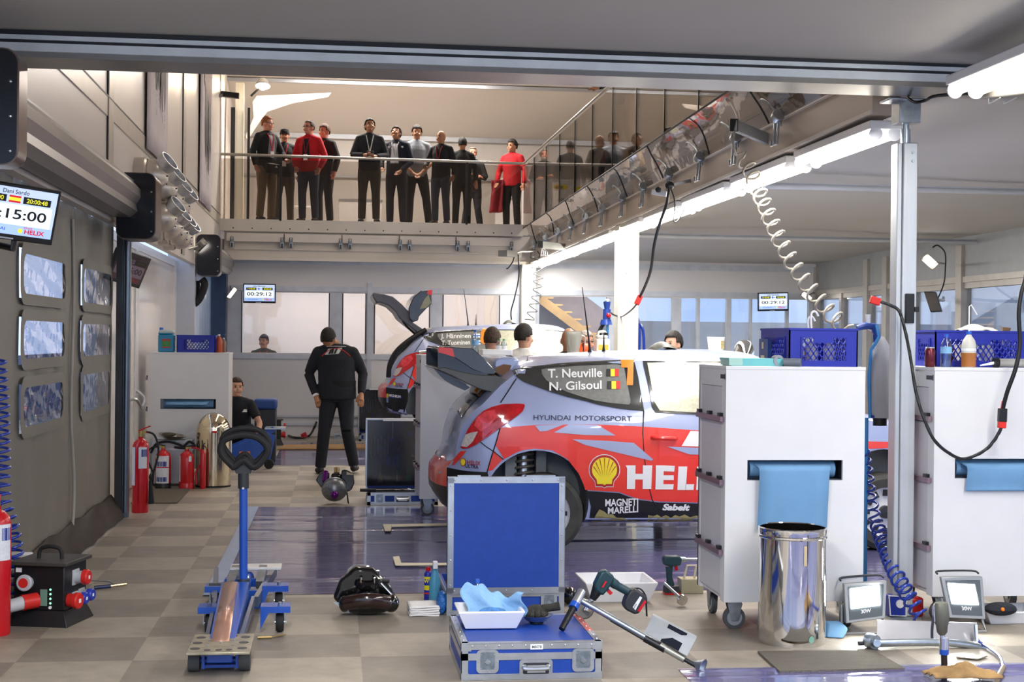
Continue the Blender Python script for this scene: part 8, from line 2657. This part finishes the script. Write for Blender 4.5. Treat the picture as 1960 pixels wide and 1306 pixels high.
for a in ((1219, 1224, 1223), (1222, 1231, 1233)):
    part('air_hose', MB().tube(smoothpath([W2(a[0], 618), W2(a[1], 634), W2(a[2], 672)], 4), .018, 8), M_BHOSE, t, world=True)
t = thing('jerrycan', 'white plastic jerrycan with a yellow label behind the car roof', 'jerrycan', tuple(B(1152, 684).xy) + (ZB,))
part('body', MB().bx(-.068, .068, -.06, .06, 0, .17).bx(-.06, .05, -.05, .05, .17, .205), mat('jerrycan_white', 'e6e2d6', .4), t, bevel=.015)
part('handle', MB().tube(smoothpath([(-.04, 0, .2), (-.03, 0, .235), (.03, 0, .235), (.04, 0, .2)], 4), .012, 8), MATS['jerrycan_white'], t)
part('yellow_label', MB().bx(-.045, .05, -.063, -.06, .06, .11), mat('label_yellow_red', 'd8b43a', .5, var=.3, vscale=60), t)
part('cap', MB().cyl((.04, 0, .2), (.04, 0, .23), .02, n=12), M_BLACK, t)
t = thing('measuring_jug', 'tall clear plastic measuring jug standing behind the car roof', 'jug', tuple(B(1098, 684).xy) + (ZB,))
part('jug', MB().lathe([(.001, 0), (.06, 0), (.078, .235), (.082, .24), (.076, .235), (.057, .006), (.001, .006)], n=26), mat('frosted_plastic', 'd6d4c6', .35, trans=.55), t)
part('handle', MB().tube(smoothpath([(.072, 0, .2), (.11, 0, .18), (.1, 0, .08), (.065, 0, .05)], 4), .008, 8), MATS['frosted_plastic'], t)
t = thing('hearing_protector', 'bright orange ear defender cup with black band beside the jug', 'ear defenders', tuple(B(1115, 684).xy) + (ZB,))
part('cup', MB().ball((0, 0, .06), (.085, .05, .065), 16, 10), mat('ear_orange', 'f0581e', .4), t)
part('band', MB().bx(-.006, .006, -.055, .0, .04, .125), M_BLACK, t)
t = thing('paper_cup', 'white paper cup with grey print above the car roof', 'cup', tuple(B(1370, 684, 13.8).xy) + (ZB,))
part('cup', MB().lathe([(.001, 0), (.062, 0), (.088, .20), (.09, .2), (.084, .195), (.06, .006), (.001, .006)], n=26), M_WPLAS, t)
part('print', MB().bx(.03, .06, -.083, -.078, .08, .16), mat('print_gold', '9a8c5a', .5, var=.4, vscale=80), t)
t = thing('steel_bowl', 'upturned polished steel bowl at the edge of the trolley behind the roof', 'bowl', tuple(B(1424, 690, 13.75).xy) + (ZB,))
part('bowl', MB().lathe([(.108, 0), (.105, .05), (.085, .12), (.06, .155), (.03, .17), (.001, .172)], n=28), M_CHROME, t)
part('rim', MB().lathe([(.105, .0), (.115, .002), (.112, .012), (.105, .012)], n=28), M_CHROME, t)
for px, lb in ((955, 'small clear water bottle with a green cap on the trolley by the black wing'), (964, 'second small clear water bottle with a green cap, farther from the black wing')):
    bottle('water_bottle', lb, tuple(B(px, 684, 13.7).xy) + (ZB,), .032, .155, M_CLEAR, mat('cap_green', '3a9a6a', .4), None, None, (.35, .6, M_LBL))
bottle('water_bottle', 'tall clear water bottle before the orange number 8', tuple(B(909, 686, 13.62).xy) + (ZB,), .035, .24, M_CLEAR, M_BCAP, None, None, (.4, .6, mat('water_label', '7fb2da', .5)))
q = B(922, 690, 13.65)
single('white_box', MB().bx(q.x, q.x + .29, 13.60, 13.95, ZB, ZB + .055), M_WPLAS, 'flat white box lid lying on the trolley under the small water bottles', 'box', bevel=.008)
q = B(820, 688, 13.8)
t = thing('rag_heap', 'beige rag heap with a steel ratchet on the edge of the trolley behind the wing', 'rag', (q.x, 13.8, ZB))
part('rag', MB().ball((.03, 0, .025), (.06, .06, .04), 14, 8), mat('rag_beige', 'a79a80', .9, bump=.8, bscale=30), t)
part('ratchet', MB().cyl((-.09, -.03, .02), (-.01, -.03, .03), .014, n=10), M_CHROME, t)

# grey cases and sponsor board on the upper floor
t = thing('grey_case', 'light grey flight case standing behind the spectators', 'case', tuple(P(700, 418, Y=26.8).xy) + (zf,))
part('shell', MB().bx(-.5, .3, 0, .5, 0, .62), mat('case_light_grey', 'b4b2b0', .5, var=.05), t, bevel=.01)
part('edge_trim', MB().bx(-.51, .31, -.01, .0, .58, .62).bx(-.51, .31, -.01, .0, 0, .04).bx(-.02, .0, -.01, 0, 0, .6), M_ALU, t)
t = thing('folding_chair', 'light metal chair frame beside the grey case', 'chair', tuple(P(578, 418, Y=26.6).xy) + (zf,))
part('seat', MB().bx(-.2, .2, 0, .4, .44, .46), M_LBL, t)
for x in (-.19, .19):
    for y in (.02, .38):
        part('leg', MB().cyl((x, y, 0), (x, y, .44), .012, n=8), M_ALU, t)
q0, q1 = P(948, 418, Y=27.6), P(1062, 418, Y=27.6)
t = thing('sponsor_board', 'white sponsor board on the upper floor behind the man in the red sweater', 'board', (q0.x, 27.6, zf))
w_ = 3.1
part('panel', MB().bx(0, w_, 0, .04, .0, 1.17), mat('board_white', 'e4e2e4', .5, var=.02), t)
def btext(s, x, z, size, m, bold=.05, shear=0):
    b = MB()
    text(b, s, size, (x, -.004, z), (1, 0, 0), (0, 0, 1), bold, 'LEFT', 1, shear)
    part('board_lettering', b, m, t, 0)
part('yellow_block', MB().bx(.06, .36, -.003, 0, .98, 1.06), M_CARYEL, t)
btext('Sabelt', .08, .99, .055, M_DKGREY, .05, .2)
btext('MICHELIN', .08, .74, .04, M_DKGREY)
part('yellow_block', MB().bx(1.1, 1.4, -.003, 0, .98, 1.06), M_CARYEL, t)
btext('Sabelt', 1.12, .99, .055, M_DKGREY, .05, .2)
btext('HYUNDAI', 1.75, .96, .05, M_DKGREY)
btext('MICHELIN', 1.2, .74, .05, M_DKGREY)
btext('H', .72, .12, .14, M_DKGREY, .06)
for x, z in ((1.62, .97), (2.1, .74)):
    b = MB().cyl((x, -.004, z + .02), (x, 0, z + .02), .05, n=20)
    part('scallop_badge', b, M_CARYEL, t)
# gusset, lamp and pipe in the upper corner
t = thing('roof_gusset', 'white triangular roof gusset at the upper corner by the glowing lamp', 'gusset', tuple(P(520, 230, Y=26.4)))
g = [P(x, y, Y=26.4) for x, y in ((492, 184), (634, 178), (628, 186), (560, 198), (512, 214), (498, 232), (474, 268), (470, 262), (486, 225), (484, 196))]
part('plate', MB().prism(g, (0, -.03, 0), (0, .03, 0)), mat('gusset_white', 'd9d0c6', .5), t, world=True)
t = thing('roof_lamp', 'round glowing lamp high in the upper corner above the spectators', 'lamp', tuple(P(500, 172, Y=26.0)))
part('bulb', MB().ball(P(503, 163, Y=26.0), .09, 16, 10), emis('warm_bulb_glow', 'ffe2b4', 130), t, world=True)
part('reflector', MB().lathe([(.05, .12), (.10, .08), (.13, -.02)], P(503, 163, Y=26.0), (0, .3, 1), 20), M_ALU, t, world=True)
part('bracket', MB().tube([P(480, 184, Y=26.0), P(497, 168, Y=26.0)], .02, 8), M_BLACK, t, world=True)
t = thing('clamp_spot', 'black spot lamp on a bracket beside the upper wall', 'lamp', tuple(P(440, 182, Y=24.0)))
part('head', MB().bar(P(423, 180, Y=24.1), P(458, 184, Y=24.1), .12, .09), M_BLACK, t, world=True, bevel=.01)
part('arm', MB().tube([P(405, 184, Y=24.0), P(426, 183, Y=24.0)], .03, 8), M_GREYP, t, world=True)
b = MB()
for a, c in ((441, 449), (473, 478)):
    b.bx(P(a, 300, Y=26).x, P(c, 300, Y=26).x, 26, 26.05, zf, 5.75)
struct('trim_upper_posts', b, M_BLACK, 0)
struct('trim_upper_column', MB().bx(P(450, 300, Y=26.1).x, P(466, 300, Y=26.1).x, 26.05, 26.25, zf, 6.2), M_POST, 0)
# timber stair seen through the window
t = thing('timber_stair', 'timber stair with grey side panel seen through the back wall window', 'stair', tuple(P(1080, 640, Y=26.4)))
A, Bq = P(1034, 572, Y=26.3), P(1160, 668, Y=26.3)
part('stringer', MB().bar(A, Bq, .05, .16), mat('stair_timber', 'c9a468', .6, var=.15), t, world=True)
for i in range(8):
    c = A.lerp(Bq, i / 7) + Vector((.12, .4, .02))
    part('tread', MB().box(c, (.26, .75, .03)), mat('stair_timber', 'c9a468', .6), t, world=True)
part('side_panel', MB().prism([A + Vector((.1, .85, .1)), Bq + Vector((.1, .85, .1)), Bq + Vector((.1, .85, .75)), A + Vector((.1, .85, .75))], (0, 0, 0), (0, .03, 0)), mat('stair_grey_panel', '9a9094', .6), t, world=True)
# jumper leads and small things by the back wall
t = thing('jumper_leads', 'black jumper leads with red clamps on the floor at the back wall', 'cable', tuple(P(575, 838, Z=0)))
part('lead', MB().tube(smoothpath([P(552, 834, Z=.02), P(565, 838, Z=.02), P(580, 838, Z=.02), P(592, 834, Z=.02), P(600, 822, Y=23.6), P(606, 808, Y=23.6)], 5), .018, 6), M_BLACK, t, world=True)
part('red_clamp', MB().bar(P(576, 834, Y=23.3), P(586, 829, Y=23.3), .04, .04).bar(P(577, 836, Y=23.3), P(588, 834, Y=23.3), .04, .04), M_RED, t, world=True)
single('steel_clamp', MB().cyl(P(642, 832, Y=23.8) , P(650, 830, Y=23.8), .04, n=10).bx(P(640, 838, Z=0).x, P(653, 838, Z=0).x, 23.7, 23.9, 0, .05), M_STEEL, 'small steel clamp on the floor near the back wall beside the walking mechanic', 'clamp')

t = thing('hose_bundle', 'dark bundle of hoses hanging below the lit black header cap', 'hose', tuple(P(368, 560, X=-1.93)))
for k, pts in enumerate((((362, 534), (358, 552), (360, 574), (371, 582), (383, 570), (392, 545), (386, 534)), ((374, 536), (366, 552), (364, 572), (374, 580), (380, 560), (378, 538)))):
    part('hose_loop', MB().tube(smoothpath([P(x, y, Y=20.35 + .1 * k) for x, y in pts], 5), .05 - .018 * k, 8), M_RUBBER, t, 80, world=True)
